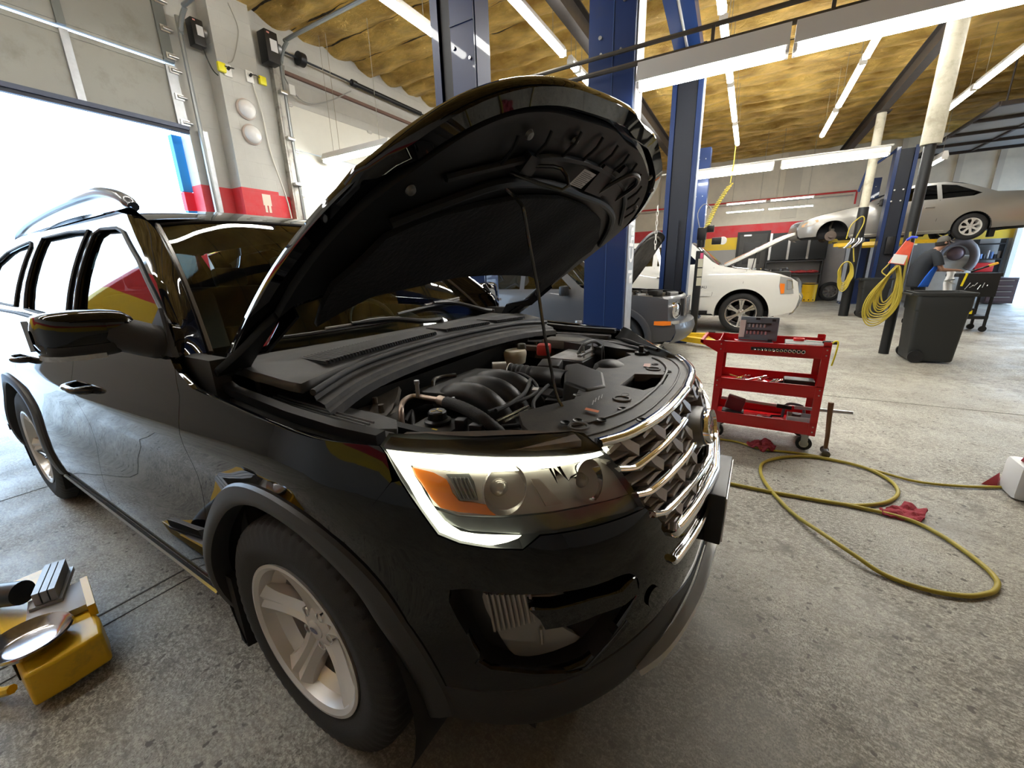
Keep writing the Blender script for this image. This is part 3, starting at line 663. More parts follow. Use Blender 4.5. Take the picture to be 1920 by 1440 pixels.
def body(t,z):
    z_=round(z,4)
    if z_ not in _rowc:
        k=cint(YK,z); _rowc[z_]=([(TAU[i],cint([(r[0],r[1][i]) for r in ROWS],z)) for i in range(7)],[(TAU[i],YS[i]*k) for i in range(7)],k)
    tx,ty,k=_rowc[z_]; w=Wd(.2,z)
    tx=tx+[(TAU[7+j],x) for j,x in enumerate(XS)]
    ty=ty[:6]+[(TAU[6],max(min(.95*k,w-.022),w-.04))]+[(TAU[7+j],Wd(x,z)) for j,x in enumerate(XS)]
    return Vector((cint(tx,t),-cint(ty,t),z))
def nb(t,z):
    a=body(t+1e-3,z)-body(t-1e-3,z); b=body(t,z+1e-3)-body(t,z-1e-3); n=a.cross(b).normalized(); return n
_sg=1 if nb(TAU[8],.6).y<0 else -1
def boff(off): return lambda t,z: body(t,z)+nb(t,z)*(_sg*off)
FL=(_sg<0)
def tx(x,z=.6):
    lo,hi=0.0,TAU[-1]
    for _ in range(40):
        m_=(lo+hi)/2
        if body(m_,z).x>x: lo=m_
        else: hi=m_
    return (lo+hi)/2
def X(*pts): return [(tx(x,z),z) for x,z in pts]
def arc(cx,cz_,r,a0,a1,n=24): return [(cx+r*cos(R(a0+(a1-a0)*i/n)),cz_+r*sin(R(a0+(a1-a0)*i/n))) for i in range(n+1)]
car=thing('car','glossy black SUV with its hood propped open and headlight lit, nearest the camera','car')
GAP=.0035
def both(fn):
    fn(False); fn(True)
# ---- front fender (near and far)
def skin(name,outline,mirror,m=BLACKPAINT,holes=(),off=0,step=.035,lip=.02,parent=None,dens=None):
    return panel(outline,boff(off) if off else body,name,m,parent or car,holes,step,lip,FL,mirror,dens)
fend=X(*arc(0,.375,.452,-22,202,40)[::-1])     # from rear bottom over the arch to the front
fr=[p for p in arc(0,.375,.452,60,198,30)]      # front part of arch up to 60 deg
front_seam=[(1.129,.977),(1.197,.924),(1.245,.869),(1.262,.80),(1.268,.77)]
for mir in (False,True):
    rear=[(-.475,.30),(-.465,.45),(-.425,.80),(-.415,.95),(-.43,1.06),(-.47,1.135)]
    arch=arc(0,.375,.452,189,62,30)
    top=X((-.47,1.135),(-.35,1.09),(-.1,1.07),(.15,1.055))
    ol=X(*[(-.442,.305)])+X(*arch)+front_seam[::-1]+[(1.1254, 1.0259), (1.1386, 1.042)]+top[::-1]+X(*rear[::-1][1:])
    skin('front_fender',ol,mir)
    # bumper skin half : centre to arch
    bo=[(0.0,.50),(.30,.50),(.477,.546),(.60,.53),(.72,.50),(.85,.462),(1.02,.45),(1.13,.452)]+X(*arc(0,.375,.452,12,58,10))+[(1.265,.79),(1.258,.869),(1.20,.921),(1.134,.972)]+[(a_,b_) for a_,b_ in [(1.1087, 0.9754), (1.0758, 0.9098), (1.0513, 0.8586), (1.0042, 0.8401), (0.9402, 0.8273), (0.8688, 0.8183), (0.8194, 0.8428), (0.691, 0.8335), (0.5299, 0.8231)]]+[(.50,.79),(.472,.745),(.44,.722),(.30,.722),(.18,.745),(0,.765)]
    fog=[(1.056,.734),(.90,.722),(.732,.711),(.66,.71),(.624,.695),(.618,.654),(.67,.597),(.72,.55),(.779,.509),(.89,.50),(1.002,.534),(1.04,.62)]
    low_in=[(.0,.60),(.22,.60),(.30,.545),(.30,.52),(0,.515)]
    fog=[(v.x,v.y) for v in smooth([Vector((*p,0)) for p in fog],3,True)]
    skin('bumper_cover',bo,mir,holes=[fog],step=.03)
    # recess of the fog lamp
    rec=panel(fog,boff(-.055),'fog_lamp_recess',BLACKPLASTIC,car,(),.05,0,FL,mir)
    wall=MB(); dd=densify(fog,.03); n=len(dd); f0=body; f1=boff(-.055)
    sgm=-1 if mir else 1
    ww=lambda v: Vector((v.x,v.y*sgm,v.z))
    wall.add([ww(f0(*p)) for p in dd]+[ww(f1(*p)) for p in dd],[(i,(i+1)%n,n+(i+1)%n,n+i) for i in range(n)]); wall.build('recess_wall',BLACKPLASTIC,rec)
    fl_o=[(0.9991, 0.6883), (0.959, 0.6955), (0.7167, 0.6721), (0.7089, 0.6524), (0.7456, 0.6059), (0.8356, 0.6057), (0.7705, 0.5467), (0.8101, 0.5264), (0.8796, 0.5118), (0.9269, 0.5143), (0.9546, 0.5358), (0.9873, 0.618)]
    fl_o=[(v.x,v.y) for v in smooth([Vector((*p,0)) for p in fl_o],2,True)]
    fog_l=panel(fl_o,boff(-.040),'fog_lamp',mat('fog_lens',(.20,.195,.19),.15,.3,.8),car,(),.03,.012,FL,mir)
    rb=MB()
    for i in range(10):
        t_=.985-.0125*i
        z0,z1=(.60 if i<9 else .555)+.003*i*(i<9),(.70 if i<9 else .60)
        rb.tube([ww(boff(-.036)(t_,z0+(.0 if i<9 else .0))),ww(boff(-.034)(t_,(z0+z1)/2)),ww(boff(-.036)(t_,z1))],.0042,5)
    rb.build('lens_flutes',mat('fog_flute',(.33,.31,.30),.15,.5),fog_l)
    # glossy blade across the fog lamp
    bl=[(0.8929, 0.687), (0.8381, 0.6806), (0.7487, 0.6832), (0.6703, 0.673), (0.6251, 0.6924), (0.6237, 0.6636), (0.6203, 0.6504), (0.6675, 0.6377), (0.7413, 0.6422), (0.8208, 0.6351), (0.8663, 0.6352), (0.8744, 0.661)]
    panel(bl,boff(.004),'fog_blade',BLACKPAINT,car,(),.03,.05,FL,mir)
    lt=MB(); lt.tube([ww(boff(-.004)(*p)) for p in [(1.0274, 0.5486), (0.9977, 0.5261), (0.898, 0.5066), (0.8072, 0.4891), (0.771, 0.4902), (0.724, 0.5327), (0.6584, 0.5829)]],.009,8); lt.build('fog_trim_blade',BLACKPAINT,car)
    # lower matte cladding of the bumper
    lc=[(0,.285),(.25,.28),(.5,.275),(.75,.27),(.85,.28),(.93,.298),(1.0,.312),(1.10,.332),(1.155,.352)]+X(*arc(0,.375,.447,-1,10,5))+[(1.13,.449),(1.02,.447),(.85,.459),(.72,.497),(.60,.527),(.477,.543),(.30,.497),(0,.497)]
    skin('lower_bumper_cladding',lc,mir,DARKPLASTIC,off=.002)
    # silver lip
    sl=MB(); sl.sweep([ww(boff(v.z)(v.x,v.y)) for v in smooth([Vector((0,.42,.012)),Vector((.25,.42,.012)),Vector((.36,.42,.012)),Vector((.44,.40,.011)),Vector((.50,.375,.006)),Vector((.56,.345,-.008))],5)],[(-.03,-.010),(.0,-.010),(.004,.0),(.0,.012),(-.03,.014)]); sl.build('silver_skid_lip',mat('satin_silver',(.60,.60,.58),.3,.6),car)
    # wheel arch flare
    def flare(cx,a0,a1,ri,ro,name='arch_flare',n=44):
        mb=MB(); prof=[(ri,-.04),(ri,.012),(ri+.012,.020),((ri+ro)/2,.018),(ro-.006,.010),(ro,-.004)]
        vs_=[]; 
        for i in range(n+1):
            a=R(a0+(a1-a0)*i/n)
            for r_,o_ in prof:
                x_=cx+r_*cos(a); z_=.375+r_*sin(a); t_=tx(x_,z_); v=body(t_,z_)+nb(t_,z_)*(_sg*o_); vs_.append(ww(v))
        k=len(prof); mb.add(vs_,[(i*k+j,(i+1)*k+j,(i+1)*k+j+1,i*k+j+1) for i in range(n) for j in range(k-1)]); return mb.build(name,mat('flare_plastic',(.032,.033,.036),.42,bump=.1,bscale=500),car)
    flare(0,-3,192,.437,.502); flare(-2.865,-8,190,.437,.502)
    # doors and rear quarter
    bz=lambda x: 1.155+(-.45-x)*.036
    skin('front_door',X((-.479,.30),(-.469,.45),(-.429,.80),(-.419,.95),(-.434,1.06),(-.474,1.135),(-.52,1.165),(-1.0,1.18),(-1.44,1.20),(-1.462,.95),(-1.468,.60),(-1.46,.30)),mir)
    skin('rear_door',X((-1.464,.30),(-1.472,.60),(-1.466,.95),(-1.444,1.20),(-2.0,1.22),(-2.42,1.24),(-2.50,1.05),(-2.50,.86),*arc(-2.865,.375,.53,66,140,12)[::1],(-3.2,.2))[:-1] if False else X((-1.464,.30),(-1.472,.60),(-1.466,.95),(-1.444,1.20),(-2.0,1.22),(-2.42,1.24),(-2.47,1.05),(-2.45,.78),(-2.37,.62),(-2.34,.46),(-2.345,.30)),mir)
    skin('rear_quarter_panel',X((-2.349,.30),(-2.344,.46),(-2.374,.62),(-2.454,.78),(-2.474,1.05),(-2.424,1.24),(-3.2,1.25),(-4.0,1.25),(-4.04,.9),(-4.04,.35),(-3.40,.30),*arc(-2.865,.375,.452,-9,189,30)),mir)
    skin('rocker_panel',X((-.48,.20),(-.48,.297),(-1.4,.297),(-2.345,.297),(-2.345,.20),(-1.4,.20)),mir,DARKPLASTIC,off=.008,lip=.05)
    sm=MB(); sm.tube([ww(boff(.012)(tx(x,.325),.325)) for x in (-.50,-.8,-1.2,-1.6,-2.0,-2.3)],.009,6); sm.build('sill_moulding',mat('blue_chrome',(.45,.5,.55),.12,.9),car)
    for xh,zh in ((-1.30,.985),(-2.27,1.02)):
        h=MB(); c_=body(tx(xh,zh),zh); c2=body(tx(xh+.10,zh),zh); c3=body(tx(xh-.10,zh),zh)
        o_=Vector((0,-.038,0)); P_=[c2+Vector((0,.01,0)),c2*.85+c3*.15+o_,c_+o_*1.15,c3*.85+c2*.15+o_,c3+Vector((0,.01,0))]
        h.tube([ww(v) for v in P_],[.014,.017,.018,.017,.014],10,sm=4); h.build('door_handle',BLACKPAINT,car)
# ---- headlights
HLo=[(1.1348, 1.0429), (1.0889, 1.0629), (0.9513, 1.0539), (0.8071, 1.0308), (0.6894, 1.0175), (0.5738, 1.0048), (0.553, 0.9975), (0.5642, 0.9779), (0.5532, 0.9337), (0.5312, 0.8275), (0.6892, 0.8366), (0.8202, 0.8463), (0.8676, 0.8216), (0.9391, 0.8307), (1.0029, 0.8436), (1.0474, 0.8622), (1.0718, 0.9133), (1.104, 0.9784), (1.1217, 1.0269)]
DRLM=mat('lit_daytime_light',(1,1,.9),.4,emit=(1,1,.74),estr=3.2)
HCH=mat('lamp_reflector',(.62,.58,.56),.22,.75,vary=.1); HGR=mat('lamp_bezel',(.40,.37,.355),.4,.15); AMB=mat('amber_reflector',(.50,.13,.012),.22,0,.8); HDK=mat('lamp_dark_band',(.05,.052,.055),.3,.2)
for mir in (False,True):
    hl=thing('headlight',None,None); hl.parent=car
    sgm=-1 if mir else 1; ww=lambda v: Vector((v.x,v.y*sgm,v.z))
    if not mir: hl['label']='lit headlight with a bright daytime running strip'
    P_=lambda o,off,name,m,st=.03,lip=0: panel(o,boff(off),name,m,hl,(),st,lip,FL,mir)
    P_(HLo,-.075,'housing',HDK)
    wl_=MB(); dd=densify(HLo,.03); n=len(dd); f1=boff(-.075); wl_.add([ww(body(*p)) for p in dd]+[ww(f1(*p)) for p in dd],[(i,(i+1)%n,n+(i+1)%n,n+i) for i in range(n)]); wl_.build('housing_wall',HDK,hl)
    tb=[(1.1264, 1.0408), (1.086, 1.0583), (0.8064, 1.0294), (0.5629, 1.0016), (0.5556, 0.9794), (0.56, 0.9685), (0.6579, 0.9796), (0.8113, 1.0004), (0.9463, 1.0204), (1.1203, 1.0354)]
    P_(tb,-.003,'top_band',mat('lamp_top_band',(.075,.075,.085),.25,.1,.6,vary=.2,vscale=12),.03,.004)
    dr=[(1.1242, 1.0358), (1.0309, 1.0274), (0.8983, 1.0161), (0.8185, 1.0059), (0.738, 0.9969), (0.6603, 0.99), (0.5326, 0.9789), (0.536, 0.9619), (0.5794, 0.9608), (0.6496, 0.9643), (0.716, 0.9678), (0.7702, 0.9765), (0.8439, 0.9822), (0.8938, 0.9845), (0.9683, 0.9925), (1.0388, 1.0003), (1.0658, 1.0058), (1.0647, 0.9834), (1.0533, 0.9442), (1.0366, 0.9058), (1.0261, 0.8868), (1.0108, 0.8739), (0.9949, 0.8632), (0.9604, 0.8566), (0.9143, 0.8517), (0.8598, 0.8457), (0.8693, 0.8406), (0.8961, 0.8345), (0.9285, 0.831), (0.9702, 0.8305), (1.0005, 0.8381), (1.0339, 0.8487), (1.0529, 0.8627), (1.0639, 0.8923), (1.0793, 0.9319), (1.0971, 0.9813)]
    P_(dr,-.010,'daytime_running_strip',DRLM,.02,.003)
    am=[(1.0704, 1.0014), (1.0103, 0.9898), (0.984, 0.9784), (0.984, 0.9441), (0.9744, 0.9263), (0.9427, 0.9221), (0.9048, 0.9127), (0.8987, 0.8975), (0.8982, 0.8903), (0.9404, 0.8972), (0.9854, 0.9025), (1.0278, 0.912), (1.0422, 0.9308), (1.0592, 0.9654)]
    P_(am,-.019,'amber_reflector',AMB,.02,.006)
    bz=[(1.0643, 1.004), (0.9686, 0.9929), (0.8886, 0.9875), (0.7607, 0.9801), (0.642, 0.9639), (0.5707, 0.9589), (0.5391, 0.8964), (0.5252, 0.8606), (0.6649, 0.8753), (0.7932, 0.8833), (0.8912, 0.8874), (0.9906, 0.8948), (1.0462, 0.9151), (1.0568, 0.965)]
    P_(bz,-.024,'bezel',HGR,.03)
    rf_=[(0.9762, 0.9864), (0.9121, 0.9859), (0.9247, 0.9252), (0.9739, 0.9285)]
    P_(rf_,-.020,'ribbed_insert',mat('ribbed_grey',(.10,.10,.10),.35),.02,.01)
    rb_=MB()
    for i in range(5):
        q=[(0.9688, 0.9808), (0.9577, 0.9809), (0.9462, 0.98), (0.9354, 0.98), (0.9261, 0.9787)]; q2=[(0.9661, 0.9313), (0.9573, 0.9312), (0.947, 0.931), (0.9369, 0.9307), (0.9282, 0.9304)]
        rb_.tube([ww(boff(-.018)(*q[i])),ww(boff(-.018)(*q2[i]))],.003,6)
    rb_.build('rib',mat('ribbed_grey'),hl)
    # two chrome bowls with lenses
    for j,(cen,rr) in enumerate([(0.8577, 0.9468), (0.65, 0.9259)] and [([(0.8577, 0.9468)][0],.055),([(0.65, 0.9259)][0],.05)]):
        c_=boff(-.020)(*cen); nn=nb(*cen)*_sg; nn=(nn+Vector((.9,0,0))).normalized()
        mb=MB(); mb.lathe([(rr,.020),(rr*.86,-.002),(rr*.6,-.02),(rr*.25,-.032),(.0001,-.035)],ww(c_),ww(nn),28); mb.build('reflector_bowl',CHROME if j==1 else HCH,hl)
        mb=MB(); mb.lathe([(.0001,.012),(rr*.22,.008),(rr*.36,-.004),(rr*.36,-.02)],ww(c_),ww(nn),20); mb.build('bulb_lens',mat('bulb_glass',(.55,.50,.46),.1,.3,.6),hl)
    fin=[(0.7766, 0.9548), (0.7571, 0.9529), (0.7306, 0.8928), (0.7731, 0.8948)]
    P_(fin,-.017,'divider_fin',mat('fin_grey',(.38,.33,.30),.35,.3),.02,.006)
    lb=[(1.0477, 0.9097), (0.9909, 0.8933), (0.8927, 0.8846), (0.7955, 0.8805), (0.6674, 0.8737), (0.5325, 0.8604), (0.5059, 0.8193), (0.6562, 0.8422), (0.8155, 0.8436), (0.8557, 0.8453), (0.9123, 0.8547), (0.9765, 0.8621), (1.0127, 0.874), (1.0349, 0.8881)]
    P_(lb,-.018,'lower_dark_lens',mat('smoked_lens',(.10,.105,.105),.2,.1,.6,vary=.3,vscale=30),.03,.004)
    o_=P_(HLo,.0015,'clear_lens',CLEAR,.035)
# ---- grille
GRB=mat('grille_black',(.030,.029,.028),.5); GRS=mat('grille_taupe',(.34,.315,.295),.42,.25)
gb=[(0,.755),(.20,.74),(.44,.725),(.50,.80),(.535,.85),(.555,.93),(.57,.97),(.48,.975),(.32,.978),(.12,.98),(0,.98)]
for mir in (False,True):
    panel(gb,boff(-.055),'grille_backing',GRB,car,(),.05,0,FL,mir)
def yz(t,z,o=0,mir=False):
    v=boff(o)(t,z); return Vector((v.x,-v.y,v.z)) if mir else v
def bar(tz,w,h,name,m,o=0,full=True):
    # tz outer->centre for the near side, mirrored to make one continuous bar
    L_=[Vector((t,z,0)) for t,z in tz]; L_=smooth(L_,5); near=[yz(v.x,v.y,o) for v in L_]; far=[yz(v.x,v.y,o,True) for v in L_]
    path=near+far[::-1][1:] if full else near
    mb=MB(); pr=[(-w,-h*.6),(-w*.2,-h),(w*.6,-h*.8),(w,-h*.1),(w*.8,h*.7),(0,h),(-w,h*.6)]
    mb.sweep(path,pr); return mb.build(name,m,car,60)
bar([[(0.5576, 0.9794)][0],[(0.4765, 0.9764)][0],[(0.4064, 0.978)][0],[(0.3141, 0.9816)][0],[(0.1992, 0.984)][0],(.10,.984),(0,.985)],.016,.013,'grille_chrome_top_bar',CHROME,.002)
for mir in(False,True):
    for tzl in ([(.553,.925),(.51,.914),(.475,.914),(.35,.923),(.25,.929),(.15,.933)],[(.541,.86),(.50,.852),(.463,.851),(.33,.855),(.22,.857),(.15,.858)]):
        L_=smooth([Vector((t,z,0)) for t,z in tzl],5); mb=MB(); mb.sweep([yz(v.x,v.y,.0,mir) for v in L_],[(-.012,-.005),(.006,-.0075),(.011,-.002),(.008,.005),(0,.0075),(-.012,.005)]); mb.build('grille_chrome_bar',CHROME,car,60)
bar([(.511,.801),(.47,.788),(.44,.784),(.33,.78),(.2,.772),(.1,.762),(0,.757)],.012,.009,'grille_chrome_lower_bar',CHROME,-.002)
bar([(.456,.742),(.445,.729),(.40,.726),(.30,.722),(.16,.715),(0,.708)],.016,.019,'grille_chrome_smile_bar',CHROME,.008)
bar([(.478,.668),(.465,.655),(.41,.654),(.30,.650),(.15,.645),(0,.643)],.010,.010,'bumper_chrome_strip',CHROME,.006)
# taupe honeycomb hooks between the bars
def hook(t,z,mir):
    # slanted tab plate with an open pocket outboard of it
    mb=MB(); f=lambda dt,dz,o: yz(t+dt,z+dz,o,mir)
    pl=[(-.052,.004),(-.020,.030),(.004,.028),(-.006,.006),(-.030,-.016)]; n=5
    mb.add([f(a,b_,.004) for a,b_ in pl]+[f(a,b_,-.05) for a,b_ in pl],[tuple(range(n))]+[(i,(i+1)%n,n+(i+1)%n,n+i) for i in range(n)])
    for q in ([(.004,.028),(.050,.018),(.050,.011),(.002,.020)],[(-.030,-.016),(.0,-.010),(.050,-.018),(.050,-.025),(.0,-.018)]):
        m_=len(q); mb.add([f(a,b_,.0) for a,b_ in q]+[f(a,b_,-.05) for a,b_ in q],[tuple(range(m_))]+[(i,(i+1)%m_,m_+(i+1)%m_,m_+i) for i in range(m_)])
    return mb
def rib(t0,z0,t1,z1,mir):
    mb=MB(); mb.sweep([yz(t0+(t1-t0)*i/8,z0+(z1-z0)*i/8,-.018,mir) for i in range(9)],[(-.02,-.003),(.012,-.003),(.012,.003),(-.02,.003)]); return mb
for mir in(False,True):
    for row,(z,ts) in enumerate(((.946,(.50,.365,.235,.105)),(.888,(.435,.30,.185)),(.822,(.475,.345,.215)),(.756,(.41,.28,.15)))):
        for t_ in ts:
            hook(t_,z,mir).build('grille_tab',GRS,car,30)
    for (t0,z0,t1,z1) in ((.57,.948,.03,.958),(.53,.886,.15,.893),(.50,.822,.05,.815),(.46,.757,.05,.742)):
        rib(t0,z0,t1,z1,mir).build('grille_rib',GRS,car)
# emblem: oval on a dark pod
ET=Matrix.Rotation(R(-17),3,'Y'); e0=boff(.0)(0,.868); mb=MB()
mb.lathe([(.0001,0),(1,0),(1.12,-.35),(1.2,-1)],n=40)
for v in mb.v: v.x,v.y,v.z=v.z*.07,v.x*.118,v.y*.055
mb.v=[ET@v+e0+Vector((.012,0,0)) for v in mb.v]; mb.build('emblem_pod',mat('pod_grey',(.16,.155,.15),.4,.2),car)
mb=MB(); mb.lathe([(1.0,0),(1.0,.5),(.95,1),(.88,1),(.84,.4)],n=48)
for v in mb.v: v.x,v.y,v.z=v.z*.016,v.x*.112,v.y*.052
mb.v=[ET@v+e0+Vector((.018,0,0)) for v in mb.v]; mb.build('emblem_ring',CHROME,car)
mb=MB(); mb.lathe([(.0001,.5),(.5,.48),(.86,.35)],n=48)
for v in mb.v: v.x,v.y,v.z=v.z*.016,v.x*.112,v.y*.052
mb.v=[ET@v+e0+Vector((.018,0,0)) for v in mb.v]; em=mb.build('emblem_oval',mat('emblem_blue',(.03,.05,.16),.15,.3,.8),car)
text('emblem_script','Ford',.066,Matrix.Translation(e0+Vector((.028,.0,0)))@Matrix.Rotation(R(-17),4,'Y')@Matrix.Rotation(pi/2,4,'Z')@Matrix.Rotation(pi/2,4,'X'),CHROME,em)
# licence plate and bracket
pc=body(0,.62).x
mb=MB(); mb.box((pc+.018,0,.617),(.05,.32,.175),bev=.006); mb.build('plate_bracket',BLACKPLASTIC,car)
mb=MB(); mb.box((pc+.046,0,.617),(.003,.305,.155)); lp=mb.build('licence_plate',mat('plate_alu',(.62,.62,.64),.35,.3),car)
# lower grille opening (dark) and skid
for mir in(False,True):
    panel([(0,.335),(.30,.335),(.43,.40),(.40,.47),(.0,.48)],boff(.003),'lower_grille',mat('lower_mesh',(.006,.006,.006),.7),car,(),.05,0,FL,mir)
mb=MB(); c_=boff(.003)(.57,.61); nn=(nb(.57,.61)*_sg); mb.cyl(c_,c_+nn*.003,.026,n=24); mb.build('tow_cover',BLACKPAINT,car)
# ---- greenhouse
GT=[(1.0,.955),(1.10,.938),(1.20,.912),(1.35,.862),(1.5,.795),(1.62,.728),(1.70,.672),(1.78,.60)]
def gl(x,z): return Vector((x,-(cint(GT,z)-(.03*max(0,-3-x))),z))
FW=[(-1.49,1.235),(-1.54,1.42),(-1.565,1.60),(-1.50,1.618),(-1.30,1.608),(-1.20,1.585),(-.93,1.468),(-.715,1.352),(-.56,1.262),(-.58,1.205),(-1.0,1.205),(-1.46,1.225)]
RW=[(-1.60,1.235),(-1.65,1.45),(-1.68,1.625),(-2.0,1.640),(-2.48,1.640),(-2.42,1.40),(-2.36,1.265),(-2.0,1.25)]
QW=[(-2.58,1.275),(-2.66,1.60),(-2.75,1.635),(-3.3,1.60),(-3.62,1.53),(-3.72,1.30)]
GO=[(-.50,1.155),(-.52,1.23),(-.72,1.385),(-.95,1.51),(-1.15,1.605),(-1.28,1.662),(-1.5,1.70),(-2.2,1.715),(-3.2,1.70),(-3.85,1.63),(-3.98,1.40),(-4.0,1.23),(-2.4,1.225),(-1.44,1.19),(-1.0,1.17)]
def gpan(o,name,m,off,mir,holes=(),lip=0):
    f=lambda x,z: gl(x,z)+Vector((0,-off,0)); 
    e=(f(-1+.01,1.4)-f(-1,1.4)).cross(f(-1,1.41)-f(-1,1.4)).y; return panel(o,f,name,m,car,holes,.06,lip,e>0,mir,.03)
for mir in(False,True):
    sgm=-1 if mir else 1; ww=lambda v: Vector((v.x,v.y*sgm,v.z))
    gpan(GO,'window_frame',BLACKPAINT,0,mir,[FW,RW,QW],.025)
    gpan(FW,'front_door_glass',DOORGLASS,-.012,mir); gpan(RW,'rear_door_glass',PRIVACY,-.012,mir); gpan(QW,'quarter_glass',PRIVACY,-.012,mir)
    for O in (FW,RW,QW):
        mb=MB(); mb.tube([ww(gl(x,z)+Vector((0,-.004,0))) for x,z in densify(O,.06)],.007,5,closed=True); mb.build('window_seal',DARKPLASTIC,car)
    # roof rail
    rp=[(-1.33,-.655,1.70),(-1.42,-.66,1.745),(-1.62,-.665,1.785),(-1.9,-.665,1.795),(-2.4,-.66,1.79),(-3.0,-.65,1.765),(-3.35,-.64,1.73),(-3.45,-.635,1.69)]
    mb=MB(); mb.tube([ww(Vector(p)) for p in rp],[.022]*2+[.026]*60,10,sm=5); rr_=mb.build('roof_rail',mat('rail_paint',(.05,.055,.07),.3,.2,.5),car)
    # belt moulding
    mb=MB(); mb.tube([ww(gl(x,z)+Vector((0,-.012,0))) for x,z in ((-.55,1.172),(-1.0,1.187),(-1.5,1.208),(-2.0,1.226),(-2.5,1.243),(-3.3,1.25))],.010,6); mb.build('belt_moulding',CHROME if False else DARKPLASTIC,car)
# windshield
WB=[(0,(-.47,1.125)),(.3,(-.48,1.125)),(.55,(-.515,1.13)),(.70,(-.545,1.14)),(.80,(-.57,1.15))]
WTp=[(0,(-1.13,1.655)),(.3,(-1.145,1.650)),(.5,(-1.185,1.638)),(.62,(-1.225,1.622))]
def ws(u,v):
    # u -1..1 across, v 0..1 up
    a=abs(u); yb=.80*a; yt=.625*a
    xb=cint([(k,c[0]) for k,c in WB],yb); zb=cint([(k,c[1]) for k,c in WB],yb); xt=cint([(k,c[0]) for k,c in WTp],yt); zt=cint([(k,c[1]) for k,c in WTp],yt)
    s=v; bul=.035*4*s*(1-s)
    return Vector((xb+(xt-xb)*s+bul*.6, math.copysign(yb+(yt-yb)*s,u) if u else 0, zb+(zt-zb)*s+bul*.8))
mb=MB(); mb.grid(lambda a,b: ws(-1+2*a,b),40,20); mb.build('windshield',WSGLASS,car,180)
mb=MB()
for s_ in(-1,1): mb=MB(); mb.tube([ws(s_,i/12) for i in range(13)],.011,6); mb.build('windshield_trim',mat('trim_glint',(.09,.08,.07),.25,.4),car)
mb=MB(); mb.tube([ws(-1+i/10,1) for i in range(21)],.008,6); mb.build('windshield_top_trim',BLACKPLASTIC,car)
# A pillars: between windshield edge and side frame
for s_ in (-1,1):
    mb=MB(); gp=[(-.50,1.155),(-.52,1.23),(-.72,1.385),(-.95,1.51),(-1.15,1.605),(-1.28,1.662)]
    def apf(u,v):
        k=u*5; i=min(4,int(k)); f=k-i; x=gp[i][0]+(gp[i+1][0]-gp[i][0])*f; z=gp[i][1]+(gp[i+1][1]-gp[i][1])*f
        g=gl(x,z); g=Vector((g.x,g.y*-s_,g.z)); w_=ws(s_,max(0,min(1,u))); m_=(g+w_)/2+Vector((.012,s_*.012,.02))
        return g*(1-v)**2+m_*2*v*(1-v)+w_*v*v
    mb.grid(apf,24,8); mb.build('windshield_pillar',BLACKPAINT,car,180)
# roof
def roof(a,b):
    x0=cint([(k,c[0]) for k,c in WTp],.66*abs(2*b-1)); x=x0+(-3.9-x0)*a
    y=(2*b-1); e=cint([(0,.655),(.5,.66),(1,.62)],a); zc=cint([(-3.9,1.655),(-3.2,1.72),(-2.3,1.762),(-1.6,1.748),(-1.3,1.70),(-1.13,1.655)],x)
    zc-= .042*abs(y)**2.5
    if a<.12: zc=zc
    return Vector((x,y*e,zc))
mb=MB(); mb.grid(roof,40,24); mb.build('roof',BLACKPAINT,car,180)
mb=MB(); mb.grid(lambda a,b: Vector((-3.9-.18*b-.0*a,(2*a-1)*(.62+.25*b),1.655-.40*b)),10,6); mb.build('rear_window',PRIVACY,car,180)
mb=MB(); mb.grid(lambda a,b: Vector((-4.06-.03*sin(pi*b),(2*a-1)*.93,1.26-1.0*b)),10,8); mb.build('tailgate',BLACKPAINT,car,180)
for s_ in(-1,1):
    mb=MB(); mb.grid(lambda a,b: roof(a,0 if s_<0 else 1)*(1-b)+Vector((gl(-1.28-2.6*a,1.69 if a<.9 else 1.63).x,-gl(-1.28-2.6*a,1.69).y*s_,1.695-.06*a**4))*b,20,3); mb.build('roof_gutter',BLACKPAINT,car,180)
